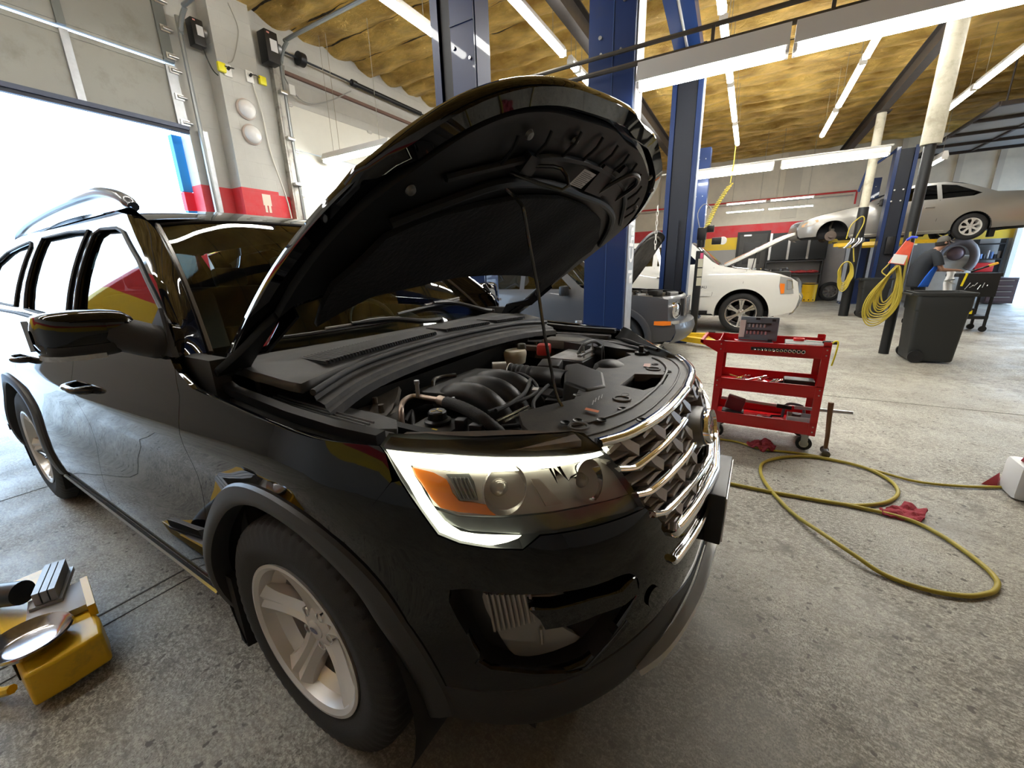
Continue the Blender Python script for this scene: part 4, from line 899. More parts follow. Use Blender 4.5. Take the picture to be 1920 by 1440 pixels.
# ---- mirror (near) and far
def mirror(s_):
    mt=thing('side_mirror',None,None); mt.parent=car
    mr=lambda x,y,z: Vector((x,-y*s_ if s_>0 else y,z))
    def shell(u,v,top):
        # rounded box head, u along span, v around
        y=-(.965+.195*u); a=v*2*pi
        w=cint([(0,.05),(.1,.07),(.5,.082),(.85,.078),(.97,.055),(1,.02)],u); h=cint([(0,.04),(.1,.056),(.4,.066),(.85,.064),(.97,.05),(1,.02)],u)
        ca,sa=cos(a),sin(a); e=.62
        return mr(-.655-.075*u+w*math.copysign(abs(ca)**e,ca), y, 1.247+.006*(1-u)+h*math.copysign(abs(sa)**e,sa))
    mb=MB(); mb.grid(lambda a,b: shell(a,b,1),22,40); hd=mb.build('mirror_head',BLACKPAINT,mt,60)
    mb=MB()
    def low(u,v):
        p=shell(u*.985,.5+.5*v if False else (.53+.44*v),1); c_=shell(u*.985,.75,1); q=p.copy(); q.z-=.006; q.x+=.002*(1 if p.x>-.68 else -1); q.z=min(q.z,1.236); return q
    mb.grid(low,20,16); mb.build('mirror_lower_shell',DARKPLASTIC,mt,60)
    mb=MB(); mb.sweep([mr(x,y,z) for x,y,z in ((-.588,-1.05,1.190),(-.600,-1.09,1.189),(-.618,-1.13,1.189),(-.655,-1.155,1.191),(-.69,-1.160,1.194))],[(-.006,-.007),(.008,-.006),(.008,.006),(-.006,.007)]); mb.build('turn_signal',mat('signal_lens',(.40,.39,.36),.12,.5,.8,vary=.5,vscale=60),mt)
    mb=MB(); mb.tube([mr(*p) for p in ((-.575,-.90,1.195),(-.60,-.945,1.215),(-.63,-.985,1.235),(-.66,-1.02,1.245))],[.05,.052,.056,.055],12,sm=4); 
    for v in mb.v: v.z=1.22+(v.z-1.22)*.95
    mb.build('mirror_arm',DARKPLASTIC,mt)
    mb=MB(); v=[mr(*p) for p in ((-.49,-.915,1.165),(-.70,-.925,1.178),(-.585,-.895,1.31),(-.50,-.930,1.165),(-.70,-.940,1.178),(-.585,-.905,1.31))]; mb.add(v,[(0,1,2),(3,5,4),(0,3,4,1),(1,4,5,2),(2,5,3,0)]); mb.build('mirror_sail',DARKPLASTIC,mt)
    mb=MB(); mb.grid(lambda a,b: mr(-.735-.07*a,-(1.0+.16*a),1.20+.09*b),4,4); mb.build('mirror_glass',mat('mirror_glass',(.5,.5,.5),.02,1),mt)
mirror(1); mirror(-1)

# ---- wheels
def wheel_parts(parent,c,out,Rt,wt,Rr,style,m_rim=ALLOY,nspoke=5,a0=0,hub='plain',brake=True,cx=Vector((1,0,0))):
    """tire + rim + spokes; c = centre of wheel, out = +1/-1 lateral (y) direction of the outer face"""
    c=Vector(c); ax=Vector((0,out,0)); u=cx; w=Vector((0,0,1))
    P=lambda r,a,h: c+u*(r*cos(a))+w*(r*sin(a))+ax*h
    hw=wt/2; n=180
    prof=[(Rr-.004,hw*.62),(Rr+.006,hw*.86),(Rr+.02,hw*.93),(Rr+(Rt-Rr)*.42,hw*1.0),(Rr+(Rt-Rr)*.50,hw*1.005),(Rt-.028,hw*.93),(Rt-.010,hw*.84),(Rt-.003,hw*.72),(Rt,hw*.45),(Rt,hw*.38),(Rt-.009,hw*.36),(Rt-.009,hw*.32),(Rt,hw*.30),(Rt,hw*.06),(Rt-.009,hw*.04),(Rt-.009,-hw*.04),(Rt,-hw*.06),(Rt,-hw*.30),(Rt-.009,-hw*.32),(Rt-.009,-hw*.36),(Rt,-hw*.38),(Rt-.003,-hw*.72),(Rt-.012,-hw*.86),(Rt-.03,-hw*.95),(Rr+(Rt-Rr)*.4,-hw),(Rr,-hw*.7)]
    mb=MB(); vs_=[]; k=len(prof)
    for i in range(n):
        a=2*pi*i/n
        for j,(r_,h_) in enumerate(prof):
            rr=r_
            if j in (5,6,7) or j in (21,22,23): rr-= .0055 if i%3==0 else 0
            vs_.append(P(rr,a+(.012 if j in (5,) else 0),h_))
    mb.add(vs_,[(i*k+j,((i+1)%n)*k+j,((i+1)%n)*k+j+1,i*k+j+1) for i in range(n) for j in range(k-1)])
    wh=thing('wheel',None,None); wh.parent=parent
    mb.build('tire',RUBBER,wh,35)
    mb=MB(); L_=[(Rr+.012,hw*.90),(Rr+.014,hw*.96),(Rr+.004,hw*.97),(Rr-.008,hw*.90),(Rr-.014,hw*.70),(Rr-.03,hw*.2),(Rr-.035,-hw*.7)]
    k=len(L_); n2=72; mb.add([P(r_,2*pi*i/n2,h_) for i in range(n2) for r_,h_ in L_],[(i*k+j,((i+1)%n2)*k+j,((i+1)%n2)*k+j+1,i*k+j+1) for i in range(n2) for j in range(k-1)]); rim=mb.build('rim',m_rim,wh)
    if brake:
        mb=MB(); q=[(.0001,hw*.0),(Rr*.62,hw*.0),(Rr*.62,-hw*.15)]; k=3; n3=40; mb.add([P(r_,2*pi*i/n3,h_) for i in range(n3) for r_,h_ in q],[(i*k+j,((i+1)%n3)*k+j,((i+1)%n3)*k+j+1,i*k+j+1) for i in range(n3) for j in range(k-1)]); mb.build('brake_disc',mat('brake_disc',(.045,.04,.038),.5,.5),wh)
        mb=MB(); mb.add([P(r_,a,h_) for h_ in(hw*.05,hw*.22) for r_,a in((Rr*.45,.7),(Rr*.72,.8),(Rr*.72,1.9),(Rr*.45,2.0))],[(0,1,2,3),(4,5,6,7),(0,1,5,4),(1,2,6,5),(2,3,7,6),(3,0,4,7)]); mb.build('brake_caliper',mat('brake_disc'),wh)
    def slab(poly,h0f,h1,name='spoke',m=m_rim,sm=40):
        # poly [(r,a)], top height function of r, thickness down to h1
        mb=MB(); nn=len(poly); vs_=[P(r_,a,h0f(r_)) for r_,a in poly]+[P(r_,a,h1(r_)) for r_,a in poly]
        mb.add(vs_,[tuple(range(nn)),tuple(range(2*nn-1,nn-1,-1))]+[(i,(i+1)%nn,nn+(i+1)%nn,nn+i) for i in range(nn)]); return mb.build(name,m,wh,sm)
    top=lambda r_: hw*(.60+.30*min(1,(r_/Rr))**2) if style!='dish' else hw*.8
    if style=='star5':
        for s_ in range(5):
            A=a0+2*pi*s_/5; mb=MB(); N=10; rows=[]
            for i in range(N+1):
                f=i/N; r_=Rr*(.20+.78*f)
                half=cint([(0,.052),(.25,.047),(.55,.042),(.8,.047),(1,.066)],f)   # metres half width
                crest=cint([(0,.020),(.4,.016),(1,.022)],f); h=hw*(.50+.36*f**1.5)
                an=half/r_; ac=crest/r_
                rows.append([(r_,-an*1.08,h-.045),(r_,-an,h-.012),(r_,-ac,h+.004),(r_,0,h-.004*(1-f)+.006*(f<.5)*0-.005),(r_,ac,h+.004),(r_,an,h-.012),(r_,an*1.08,h-.045)])
            vs_=[P(r_,A+a,h_) for row in rows for r_,a,h_ in row]; k=7
            mb.add(vs_,[(i*k+j,(i+1)*k+j,(i+1)*k+j+1,i*k+j+1) for i in range(N) for j in range(k-1)]+[(i*k,(i+1)*k,(i+1)*k+6,i*k+6) for i in range(N)])
            mb.build('spoke',m_rim,wh,32)
        # inner web ring between spokes near the rim
        mb=MB()
        for s_ in range(5):
            A=a0+2*pi*(s_+.5)/5
            for rr_ in (Rr*.86,):
                mb2=[P(Rr*.93,A+a_,hw*.62) for a_ in [(-.36+.72*i/8) for i in range(9)]]+[P(Rr*.80,A+a_,hw*.38) for a_ in [(-.36+.72*i/8) for i in range(9)]]
                mb.add(mb2,[(i,i+1,9+i+1,9+i) for i in range(8)])
        mb.each('inner_rim_step',m_rim,wh,60)
    elif style=='five_pair':
        for s_ in range(nspoke):
            for o_ in(-.16,.16):
                A=a0+2*pi*s_/nspoke+o_; slab([(Rr*.22,A-.16),(Rr*.6,A-.055),(Rr*.96,A-.07+o_*.1),(Rr*.96,A+.07+o_*.1),(Rr*.6,A+.055),(Rr*.22,A+.16)],top,lambda r_: top(r_)-.03)
    elif style=='six':
        for s_ in range(nspoke):
            A=a0+2*pi*s_/nspoke; slab([(Rr*.2,A-.40),(Rr*.55,A-.20),(Rr*.97,A-.20),(Rr*.97,A+.20),(Rr*.55,A+.20),(Rr*.2,A+.40)],top,lambda r_: top(r_)-.03)
            slab([(Rr*.6,A-.02),(Rr*.97,A-.02),(Rr*.97,A+.02),(Rr*.6,A+.02)],lambda r_: top(r_)+.004,lambda r_: top(r_)-.01,'spoke_groove',mat('groove_dark',(.05,.05,.05),.5))
    elif style=='cap':
        for s_ in range(nspoke):
            A=a0+2*pi*s_/nspoke; slab([(Rr*.25,A-.5),(Rr*.7,A-.16),(Rr*.98,A-.30),(Rr*.98,A+.30),(Rr*.7,A+.16),(Rr*.25,A+.5)],lambda r_: hw*.78,lambda r_: hw*.6)
    hr=Rr*.27; mb=MB(); q=[(.0001,hw*.56),(hr*.62,hw*.56),(hr*1.02,hw*.50),(hr*1.08,hw*.30)]; k=len(q); n4=40
    mb.add([P(r_,2*pi*i/n4,h_) for i in range(n4) for r_,h_ in q],[(i*k+j,((i+1)%n4)*k+j,((i+1)%n4)*k+j+1,i*k+j+1) for i in range(n4) for j in range(k-1)]); mb.build('hub',m_rim,wh)
    nb_=6 if style in('six',) else 5
    for s_ in range(nb_):
        A=a0+2*pi*(s_+.5)/nb_; rr=Rr*.255
        mb=MB(); cc=P(rr,A,hw*.52); mb.lathe([(.013,.003),(.0165,.003),(.0165,-.01)],cc,ax,16); mb.lathe([(.0001,-.006),(.0095,-.007),(.012,-.012)],cc,ax,8)
        mb.build('lug_nut',CHROME if style!='cap' else m_rim,wh)
    mb=MB(); cc=P(0,0,hw*.56); mb.lathe([(.0001,.006),(.022,.006),(.030,.003),(.031,-.002)],cc,ax,28); cap=mb.build('centre_cap',m_rim,wh)
    if style=='star5':
        mb=MB(); mb.lathe([(.0001,.0),(1,0)],n=24)
        for v in mb.v: v.x,v.y,v.z=v.x*.019,0,v.y*.009
        mb.v=[v+cc+ax*.0075 for v in mb.v]; mb.build('cap_oval',mat('emblem_blue'),cap)
    return wh
CY=.853
wheel_parts(car,(0,-CY,.375),-1,.376,.245,.232,'star5',a0=R(100)); wheel_parts(car,(-2.865,-CY,.375),-1,.376,.245,.232,'star5',a0=R(120))
wheel_parts(car,(0,CY,.375),1,.376,.245,.232,'star5',a0=R(80)); wheel_parts(car,(-2.865,CY,.375),1,.376,.245,.232,'star5',a0=R(10))
# wheel wells and underbody
LINER=mat('wheel_liner',(.008,.008,.009),.8)
for s_ in(-1,1):
    for cx in(0,-2.865):
        mb=MB(); n=24; vs_=[]
        for i in range(n+1):
            a=R(-25+235*i/n)
            for y_ in (.50,.97): vs_.append(Vector((cx+.45*cos(a),s_*y_,.375+.45*sin(a))))
        mb.add(vs_,[(2*i,2*i+2,2*i+3,2*i+1) for i in range(n)]); mb.add([(cx+.45*cos(R(-25+235*i/n)),s_*.50,.375+.45*sin(R(-25+235*i/n))) for i in range(n+1)],[tuple(range(n+1))])
        mb.build('wheel_liner',LINER,car)
    mb=MB(); mb.add([(-.40,s_*.80,.42),(-.43,s_*.965,.42),(-.43,s_*.965,.14),(-.38,s_*.80,.14),(-.36,s_*.80,.42),(-.39,s_*.965,.42),(-.39,s_*.965,.13),(-.34,s_*.80,.13)],[(0,1,2,3),(4,5,6,7),(0,1,5,4),(1,2,6,5),(2,3,7,6),(3,0,4,7)]); mb.build('mud_flap',LINER,car)
    mb=MB(); mb.cyl((0,s_*.2,.37),(0,s_*.75,.37),.03,n=10); mb.build('axle_shaft',DSTEEL,car)
mb=MB(); mb.box((-1.6,0,.28),(4.5,1.5,.10)); mb.build('underbody',LINER,car)
mb=MB(); mb.box((-2.2,0,.56),(3.2,1.78,.06)); mb.build('cabin_floor',LINER,car)

# ================================================================== hood (opened about its hinge)
TH=R(43.085); HX,HZ=-.34,1.153
def opn(v):
    dx,dz=v.x-HX,v.z-HZ; return Vector((HX+dx*cos(TH)-dz*sin(TH),v.y,HZ+dx*sin(TH)+dz*cos(TH)))
HO=[(.02,0),(.826,0)]
side=[(-.391,.845,1.215),(-.233,.875,1.14),(.073,.885,1.094),(.283,.87,1.062),(.46,.83,1.034),(.614,.74,1.027),(.711,.63,1.007),(.77,.5,.993),(.802,.35,.99),(.831,.15,.99),(.828,0,.99)]
rear=[(-.391,.845),(-.26,.825),(-.12,.80),(-.03,.765),(.02,.66),(.045,.52),(.062,.40),(.078,.22),(.085,0)]
def hz(x,y):
    # skin height of the closed hood
    a=abs(y); e=cint([(-.4,1.165),(-.233,1.13),(.073,1.088),(.283,1.053),(.46,1.020),(.614,1.003),(.711,.995),(.77,.991),(.83,.987)],x)
    return e+.012*(1-(a/.88)**2)-(.012*max(0,(x-.66)/.17)**2 if x>.66 else 0)
def hfn(off=0,lift=None): return lambda x,y: opn(Vector((x,y,hz(x,y)-off)))
ol=[(x,-y) for x,y,_ in side]; ol=ol+[(x,y) for x,y in [(p[0],p[1]) for p in side[::-1]][1:]]
ol_s=[(v.x,v.y) for v in smooth([Vector((x,y,0)) for x,y in ol],4)]
rr=[(x,y) for x,y in rear[1:]]+[(x,-y) for x,y in rear[::-1][1:-1]]
full=ol_s+rr
hood=thing('hood',None,None); hood.parent=car; hood['label']='open hood with a dark ribbed underside'
def hpan(o,fn,name,m,holes=(),step=.05,lip=0,flip=False,parent=hood,dens=.03): 
    return panel(o,fn,name,m,parent,holes,step,lip,flip,False,dens)
e=hfn(); up_=(e(.41,0)-e(.4,0)).cross(e(.4,.01)-e(.4,0)); FU=up_.dot(Vector((-sin(TH),0,cos(TH))))<0
hpan(full,hfn(),'hood_skin',BLACKPAINT,(),.05,.018,FU)
def inset(poly,d):
    n=len(poly); out=[]
    ar=sum(poly[i][0]*poly[(i+1)%n][1]-poly[(i+1)%n][0]*poly[i][1] for i in range(n))
    for i in range(n):
        a,b,c=Vector(poly[i-1]),Vector(poly[i]),Vector(poly[(i+1)%n]); t=(c-a).normalized(); nn=Vector((-t.y,t.x))*(1 if ar>0 else -1); out.append(tuple(b+nn*d))
    return out
dfull=densify(full,.05)
# glossy rim, then the pressed inner panel
UND=mat('hood_inner_paint',(.005,.005,.0055),.5,spec=.28)
rim_in=inset(dfull,.055)
hpan(dfull,hfn(.018),'hood_rim',BLACKPAINT,[rim_in],.05,0,not FU)
def hin(x,y):
    return opn(Vector((x,y,hz(x,y)-.040-.012*(noise.noise(Vector((x*3,y*3,0)))))))
hpan(rim_in,hin,'hood_inner_panel',UND,(),.05,.022,not FU)
pad=[(-.10,-.70),(.10,-.74),(.30,-.70),(.40,-.58),(.50,-.36),(.535,-.12),(.535,.12),(.50,.36),(.40,.58),(.30,.70),(.10,.74),(-.10,.70),(.03,.58),(.09,.35),(.11,0),(.09,-.35),(.03,-.58)]
hpan(pad,lambda x,y: opn(Vector((x,y,hz(x,y)-.058-.012*noise.noise(Vector((x*5,y*5,2)))))),'insulation_pad',mat('felt_black',(.0045,.0045,.005),.95,bump=.4,bscale=60),(),.04,.016,not FU)
# front leading lip that wraps down over the grille, with wing tips
front=[v for v in [Vector((x,y,0)) for x,y in ol_s] if v.x>.40]
lipo=[Vector((.36,-.85,0)),Vector((.44,-.842,0))]+front[1:-1]+[Vector((.44,.842,0)),Vector((.36,.85,0))]
mb=MB(); N=len(lipo); k=7; vs_=[]
for i,v in enumerate(lipo):
    t=(lipo[min(i+1,N-1)]-lipo[max(0,i-1)]).normalized(); nn=Vector((t.y,-t.x,0)); nn= nn if nn.dot(Vector((v.x-.2,v.y,0)))>0 else -nn
    e_=min(1,min(i,N-1-i)/4); z0=hz(v.x,v.y)
    for j in range(k):
        a=j/(k-1); vs_.append(opn(Vector((v.x+nn.x*(.000+.012*sin(pi*a*.8))*e_,v.y+nn.y*(.000+.012*sin(pi*a*.8))*e_,z0+.004-a*(.010+.034*e_)))))
    vs_.append(opn(Vector((v.x-nn.x*.03*e_,v.y-nn.y*.03*e_,z0-.02-.024*e_)))); vs_.append(opn(Vector((v.x-nn.x*.04*e_,v.y-nn.y*.04*e_,z0-.005))))
kk=k+2; mb.add(vs_,[(i*kk+j,(i+1)*kk+j,(i+1)*kk+(j+1)%kk,i*kk+(j+1)%kk) for i in range(N-1) for j in range(kk)]+[tuple(range(kk)),tuple((N-1)*kk+j for j in range(kk))]); mb.build('hood_front_lip',BLACKPAINT,hood,50)
def HP(x,y,d=.055): return opn(Vector((x,y,hz(x,y)-d)))
DKM=mat('hood_fitting',(.02,.02,.02),.4,.3)
# pressed ribs of the front frame
for i,y in enumerate((-.52,-.42,-.30,-.18,-.06,.06,.18,.30,.42,.52,.60)):
    x1=cint([(-.62,.60),(-.4,.70),(-.2,.745),(0,.755),(.2,.745),(.4,.70),(.62,.60)],y)
    mb=MB(); mb.tube([HP(x1-.085,y,.050),HP(x1-.03,y*1.02,.056),HP(x1,y*1.03,.048)],.0045,6); mb.build('pressed_rib',UND,hood)
mb=MB(); mb.tube([HP(cint([(-.66,.50),(-.4,.62),(-.2,.66),(0,.67),(.2,.66),(.4,.62),(.66,.50)],y),y,.048) for y in [(-.66+.11*i) for i in range(13)]],.010,6,sm=3); mb.build('frame_bead',UND,hood)
mb=MB(); mb.tube([HP(cint([(-.72,.35),(-.5,.51),(-.25,.565),(0,.57),(.25,.565),(.5,.51),(.72,.35)],y),y,.052) for y in [(-.72+.12*i) for i in range(13)]],.014,8,sm=3); mb.build('frame_bead',UND,hood)
mb=MB(); mb.tube([HP(.60,.10,.055),HP(.70,.13,.075),HP(.72,.20,.08),HP(.69,.28,.075),HP(.60,.30,.055)],.008,6,sm=4); mb.build('latch_striker',mat('striker_dark',(.03,.03,.03),.4,.5),hood)
mb=MB(); nn=opn(Vector((0,0,1)))-opn(Vector((0,0,0))); 
M_=Matrix.Rotation(-TH,3,'Y')
mb.box(HP(.64,.05,.052),(.10,.16,.012),M_); mb.box(HP(.60,-.42,.052),(.05,.06,.02),M_); mb.box(HP(.66,.22,.05),(.12,.20,.01),M_); mb.each('frame_plate',UND,hood)
for x,y in ((.70,-.30),(.735,.42),(.70,.58),(.60,.62),(.45,-.73),(.66,-.50)):
    mb=MB(); c_=HP(x,y,.045); mb.lathe([(.0001,.010),(.010,.008),(.013,0)],c_,-nn,12); mb.build('rubber_stop',mat('stud',(.12,.12,.12),.3,.5),hood)
# service label on the underside
c1=[HP(x,y,.0665) for x,y in ((.655,-.165),(.655,-.065),(.595,-.075),(.595,-.172))]
mb=MB(); mb.add(c1,[(0,1,2,3)]); lb_=mb.build('service_label',mat('label_paper',(.50,.49,.49),.5),hood,0)
mb=MB()
for i in range(9):
    x=.648-.0058*i; mb.add([HP(x,-.158-.0006*i,.0675),HP(x,-.158+.084*(1 if i%3 else .7),.0675),HP(x-.0022,-.158+.084*(1 if i%3 else .7),.0675),HP(x-.0022,-.158-.0006*i,.0675)],[(0,1,2,3)])
mb.build('printed_lines',mat('print_grey',(.12,.12,.12),.6),lb_,0)
# hinges
for s_ in(-1,1):
    mb=MB(); P_=[Vector((-.43,s_*.82,1.02)),Vector((-.41,s_*.835,1.10)),Vector((-.37,s_*.835,1.165)),HP(-.20,s_*.80,.04),HP(-.02,s_*.79,.04)]
    mb.sweep(P_,[(-.004,-.022),(.004,-.022),(.004,.022),(-.004,.022)],(1,0,.2)); mb.build('hood_hinge',BLACKPAINT,hood)
    mb=MB(); mb.tube([Vector((-.36,s_*.86,1.02)),Vector((-.375,s_*.855,1.10)),HP(-.33,s_*.835,.03)],.012,8); mb.build('weather_strip',DARKPLASTIC,hood)
# prop rod
pr=[HP(.60,-.40,.055),HP(.64,-.36,.10),HP(.61,-.38,.15)]+[Vector(p) for p in [(0.3727, -0.46, 1.6616), (0.4056, -0.46, 1.6195)]]+[Vector(p) for p in [(0.433, -0.44, 1.5886), (0.4644, -0.44, 1.5572), (0.4719, -0.44, 1.5359)]]+[Vector(p) for p in [(0.471, -0.42, 1.4846), (0.4784, -0.42, 1.4434)]]+[Vector(p) for p in [(0.4775, -0.38, 1.343), (0.4971, -0.38, 1.2219)]]+[Vector(p) for p in [(0.5023, -0.345, 1.103), (0.5186, -0.345, 1.0284), (0.5331, -0.345, 0.9959)]]+[Vector((.548,-.344,.975))]
mb=MB(); mb.tube(pr,.0052,8,sm=3); mb.build('prop_rod',mat('rod_steel',(.08,.08,.08),.25,.8),car)
# ================================================================== engine bay
bay=lambda mb,name,m,sm=40,par=None: mb.build(name,m,par or car,sm)
# tub
mb=MB(); mb.box((.20,0,.42),(1.05,1.36,.03)); bay(mb,'bay_undertray',LINER)
for s_ in(-1,1):
    mb=MB(); mb.box((.12,s_*.68,.70),(1.0,.03,.56)); bay(mb,'bay_side_wall',mat('bay_dark',(.007,.007,.007),.7))
mb=MB(); mb.box((-.30,0,.80),(.03,1.6,.62)); bay(mb,'firewall',mat('bay_dark'))
mb=MB(); mb.box((.66,0,.62),(.05,1.1,.56)); bay(mb,'radiator',mat('radiator_fins',(.02,.02,.02),.6,.3))
# radiator shroud: big textured cover following the grille
def flat(z,dz=0): return lambda x,y: Vector((x,y,z+dz))
ed=[]
for t_,z_ in ((.573,.985),(.48,.980),(.32,.985),(.12,.99),(0,.992)): v=body(t_,z_); ed.append((v.x-.004,v.y))
outer=ed+[(x,-y) for x,y in ed[::-1][1:]]
shin=[(.46,.62),(.52,.52),(.50,.40),(.47,.24),(.49,.02),(.515,-.13),(.55,-.27),(.44,-.44),(.50,-.52),(.60,-.60)]
def shz(x,y):
    f=max(0,min(1,(x-.45)/.4)); return Vector((x,y,.990-.018*(abs(y)/.6)**2+ .012*f - (.02*max(0,(x-.5)/.35)**2)))
holes=[[(.60,-.02),(.66,-.03),(.70,.10),(.72,.16),(.68,.20),(.58,.17)]]
holes[0]=[tuple(p[:2]) for p in [(0.6384, -0.0651, 0.985), (0.6411, 0.1168, 0.985), (0.7178, 0.1524, 0.985), (0.7561, 0.1792, 0.985), (0.7649, 0.0253, 0.985), (0.722, -0.0823, 0.985)]]
SH=mat('shroud_plastic',(.050,.049,.047),.5,dirt=.45,dirtcol=(.095,.085,.07),dscale=7,bump=.15,bscale=400)
sh=panel(outer+[(x,y) for x,y in shin],shz,'radiator_cover',SH,car,holes,.04,.03,False)
if (shz(.61,0)-shz(.6,0)).cross(shz(.6,.01)-shz(.6,0)).z<0: pass
mb=MB(); h0=holes[0]; n=len(h0); mb.add([Vector((*p,.975)) for p in h0]+[Vector((*p,.90)) for p in h0],[(i,(i+1)%n,n+(i+1)%n,n+i) for i in range(n)]+[tuple(range(n,2*n))]); bay(mb,'latch_well',BLACKPLASTIC,40,sh)
mb=MB(); c_=Vector([(0.6677, 0.1527, 0.94)][0]); mb.box(c_,(.03,.02,.04),.4,.004); mb.tube([c_,c_+Vector((.0,.05,.01)),c_+Vector((.04,.09,.0))],.004,6); mb.box(c_+Vector((.0,.09,-.01)),(.05,.07,.012),.3); mb.each('hood_latch',DSTEEL,sh)
# raised step along the shroud
for o_,r_ in ((.030,.004),(.075,.006)):
    mb=MB(); mb.tube([shz(x-o_,y*(1-.06*o_/.03))+Vector((0,0,.001)) for x,y in outer],r_,6,sm=3); bay(mb,'cover_bead',SH,40,sh)
for px_ in [(0.6322, -0.446, 0.988), (0.5416, -0.2275, 0.988), (0.7859, -0.3638, 0.988), (0.7449, 0.2169, 0.988), (0.7282, 0.5585, 0.988), (0.6821, -0.1593, 0.988), (0.7134, -0.2967, 0.988), (0.6137, 0.745, 0.988), (0.6717, 0.3277, 0.988), (0.6086, -0.4761, 0.988), (0.6893, -0.4126, 0.988)]:
    mb=MB(); mb.lathe([(.0001,-.001),(.010,.0005),(.013,.003),(.015,.0)],px_,(0,0,1),16); bay(mb,'push_clip',BLACKPLASTIC,40,sh)
for px_ in [(0.6858, -0.2086, 0.99), (0.6864, 0.2303, 0.99), (0.6529, -0.4897, 0.99)]:
    mb=MB(); mb.lathe([(.020,.0),(.022,.004),(.028,.004),(.030,.0)],px_,(0,0,1),22); bay(mb,'round_boss',SH,40,sh)
# warning label: white print and orange strip
def decal(pts_,m,name,par,dz=.0035):
    mb=MB(); mb.add([Vector(p)+Vector((0,0,dz)) for p in pts_],[tuple(range(len(pts_)))]); return mb.build(name,m,par,0)
d_=decal([(0.6183, -0.345, 0.99), (0.6628, -0.3543, 0.99), (0.6648, -0.3735, 0.99), (0.621, -0.3648, 0.99)],mat('orange_strip',(.75,.22,.08),.5),'orange_warning_strip',sh)
for a_ in [(0.6207, -0.3109, 0.99), (0.6191, -0.2831, 0.99), (0.6208, -0.2586, 0.99), (0.6243, -0.2387, 0.99)]:
    v=Vector(a_); mb=MB(); mb.box(v+Vector((0,.018,.0035)),(.003,.045,.0006),.25); bay(mb,'white_warning_print',mat('decal_white',(.35,.35,.35),.6),0,sh)
decal([(0.6332, 0.301, 0.99), (0.6574, 0.3118, 0.99), (0.6707, 0.2434, 0.99), (0.6409, 0.2507, 0.99)],mat('pink_decal',(.6,.35,.30),.5),'small_pink_label',sh)
# side covers by the headlight: apron and fender trough
ap=[tuple(p[:2]) for p in [(-0.3613, -0.7151, 1.0), (-0.3162, -0.6657, 1.0), (-0.0731, -0.6749, 1.0), (0.1319, -0.7008, 1.0), (0.2192, -0.7169, 1.0), (0.2677, -0.7632, 1.0), (0.2113, -0.7921, 1.0), (0.0959, -0.8015, 1.0), (-0.1166, -0.7904, 1.0)]]
def fb(zc): return lambda x,y: Vector((x,y,zc+.012*sin(x*6)))
panel(ap,fb(1.0),'apron_cover',GREYPLASTIC,car,(),.04,.025)
tr=[(-.42,-.862),(-.2,-.868),(0,-.872),(.2,-.872),(.30,-.868),(.32,-.83),(.30,-.80),(0,-.80),(-.2,-.79),(-.42,-.78)]
panel(tr,lambda x,y: Vector((x,y,1.035-.015*(y+.87)/.07)),'fender_trough',DUSTY,car,(),.04,.03)
mb=MB()
for i in range(4): mb.tube([Vector((-.36+.0*i,-.79+.014*i,1.022)),Vector((.0,-.815+.014*i,1.024)),Vector((.20,-.82+.014*i,1.022))],.0035,5)
mb.each('trough_ridge',GREYPLASTIC,car)
for s_ in(-1,1):
    mb=MB(); mb.sweep([Vector((x,s_*y,z)) for x,y,z in ((-.46,.85,1.10),(-.3,.868,1.072),(0,.876,1.052),(.2,.876,1.046),(.33,.868,1.046))],[(-.016,-.02),(.012,-.02),(.012,.004),(-.016,.006)]); bay(mb,'fender_rail',BLACKPLASTIC)
tf=[(x,-y) for x,y in tr]
panel(tf,lambda x,y: Vector((x,y,1.02)),'fender_trough',DUSTY,car,(),.05,.03)
panel([(-.30,.66),(.20,.66),(.42,.60),(.55,.62),(.50,.76),(.38,.84),(0,.84),(-.30,.82)],fb(.985),'apron_cover',BLACKPLASTIC,car,(),.06,.05)
panel([(.30,-.86),(.40,-.86),(.52,-.77),(.62,-.68),(.70,-.59),(.66,-.55),(.52,-.62),(.40,-.70),(.30,-.76)],lambda x,y: Vector((x,y,1.0+.02*(.7-x))),'lamp_top_cover',mat('rusty_plate',(.06,.05,.042),.6,dirt=.5,dirtcol=(.13,.085,.05),dscale=12),car,(),.04,.03)
# cowl with louvred vents
cw=[(-.50,-.80),(-.45,-.55),(-.42,-.30),(-.41,0),(-.42,.30),(-.44,.55),(-.48,.80),(-.30,.84),(-.12,.80),(-.14,.55),(-.165,.30),(-.175,0),(-.165,-.30),(-.13,-.55),(-.06,-.80),(-.25,-.83)]
def cwz(x,y):
    f=(x+.42)/.3; return Vector((x,y,1.135-.018*f+.012*sin(pi*max(0,min(1,f)))-.012*(abs(y)/.8)**3))
cwl=panel(cw,cwz,'cowl_panel',mat('cowl_plastic',(.040,.040,.040),.48,dirt=.35,dirtcol=(.07,.065,.055),dscale=10),car,(),.04,.03)
k=0
for i in range(96):
    y=-.66+.0136*i
    if abs(y-(-.05))<.035 or abs(y-.34)<.03: continue
    x0=-.310+.05*abs(y); x1=-.185+.075*abs(y)
    mb=MB(); mb.box(((x0+x1)/2,y,cwz((x0+x1)/2,y).z+.001),(x1-x0,.005,.014),Matrix.Rotation(R(20),3,'X')); bay(mb,'louvre',DARKPLASTIC,0,cwl); k+=1
SEAL=[(-.01,-.80),(-.085,-.62),(-.12,-.45),(-.145,-.2),(-.152,0),(-.145,.2),(-.13,.45),(-.11,.62),(-.08,.80)]
sx_=lambda y: cint([(b_,a_) for a_,b_ in SEAL],y)
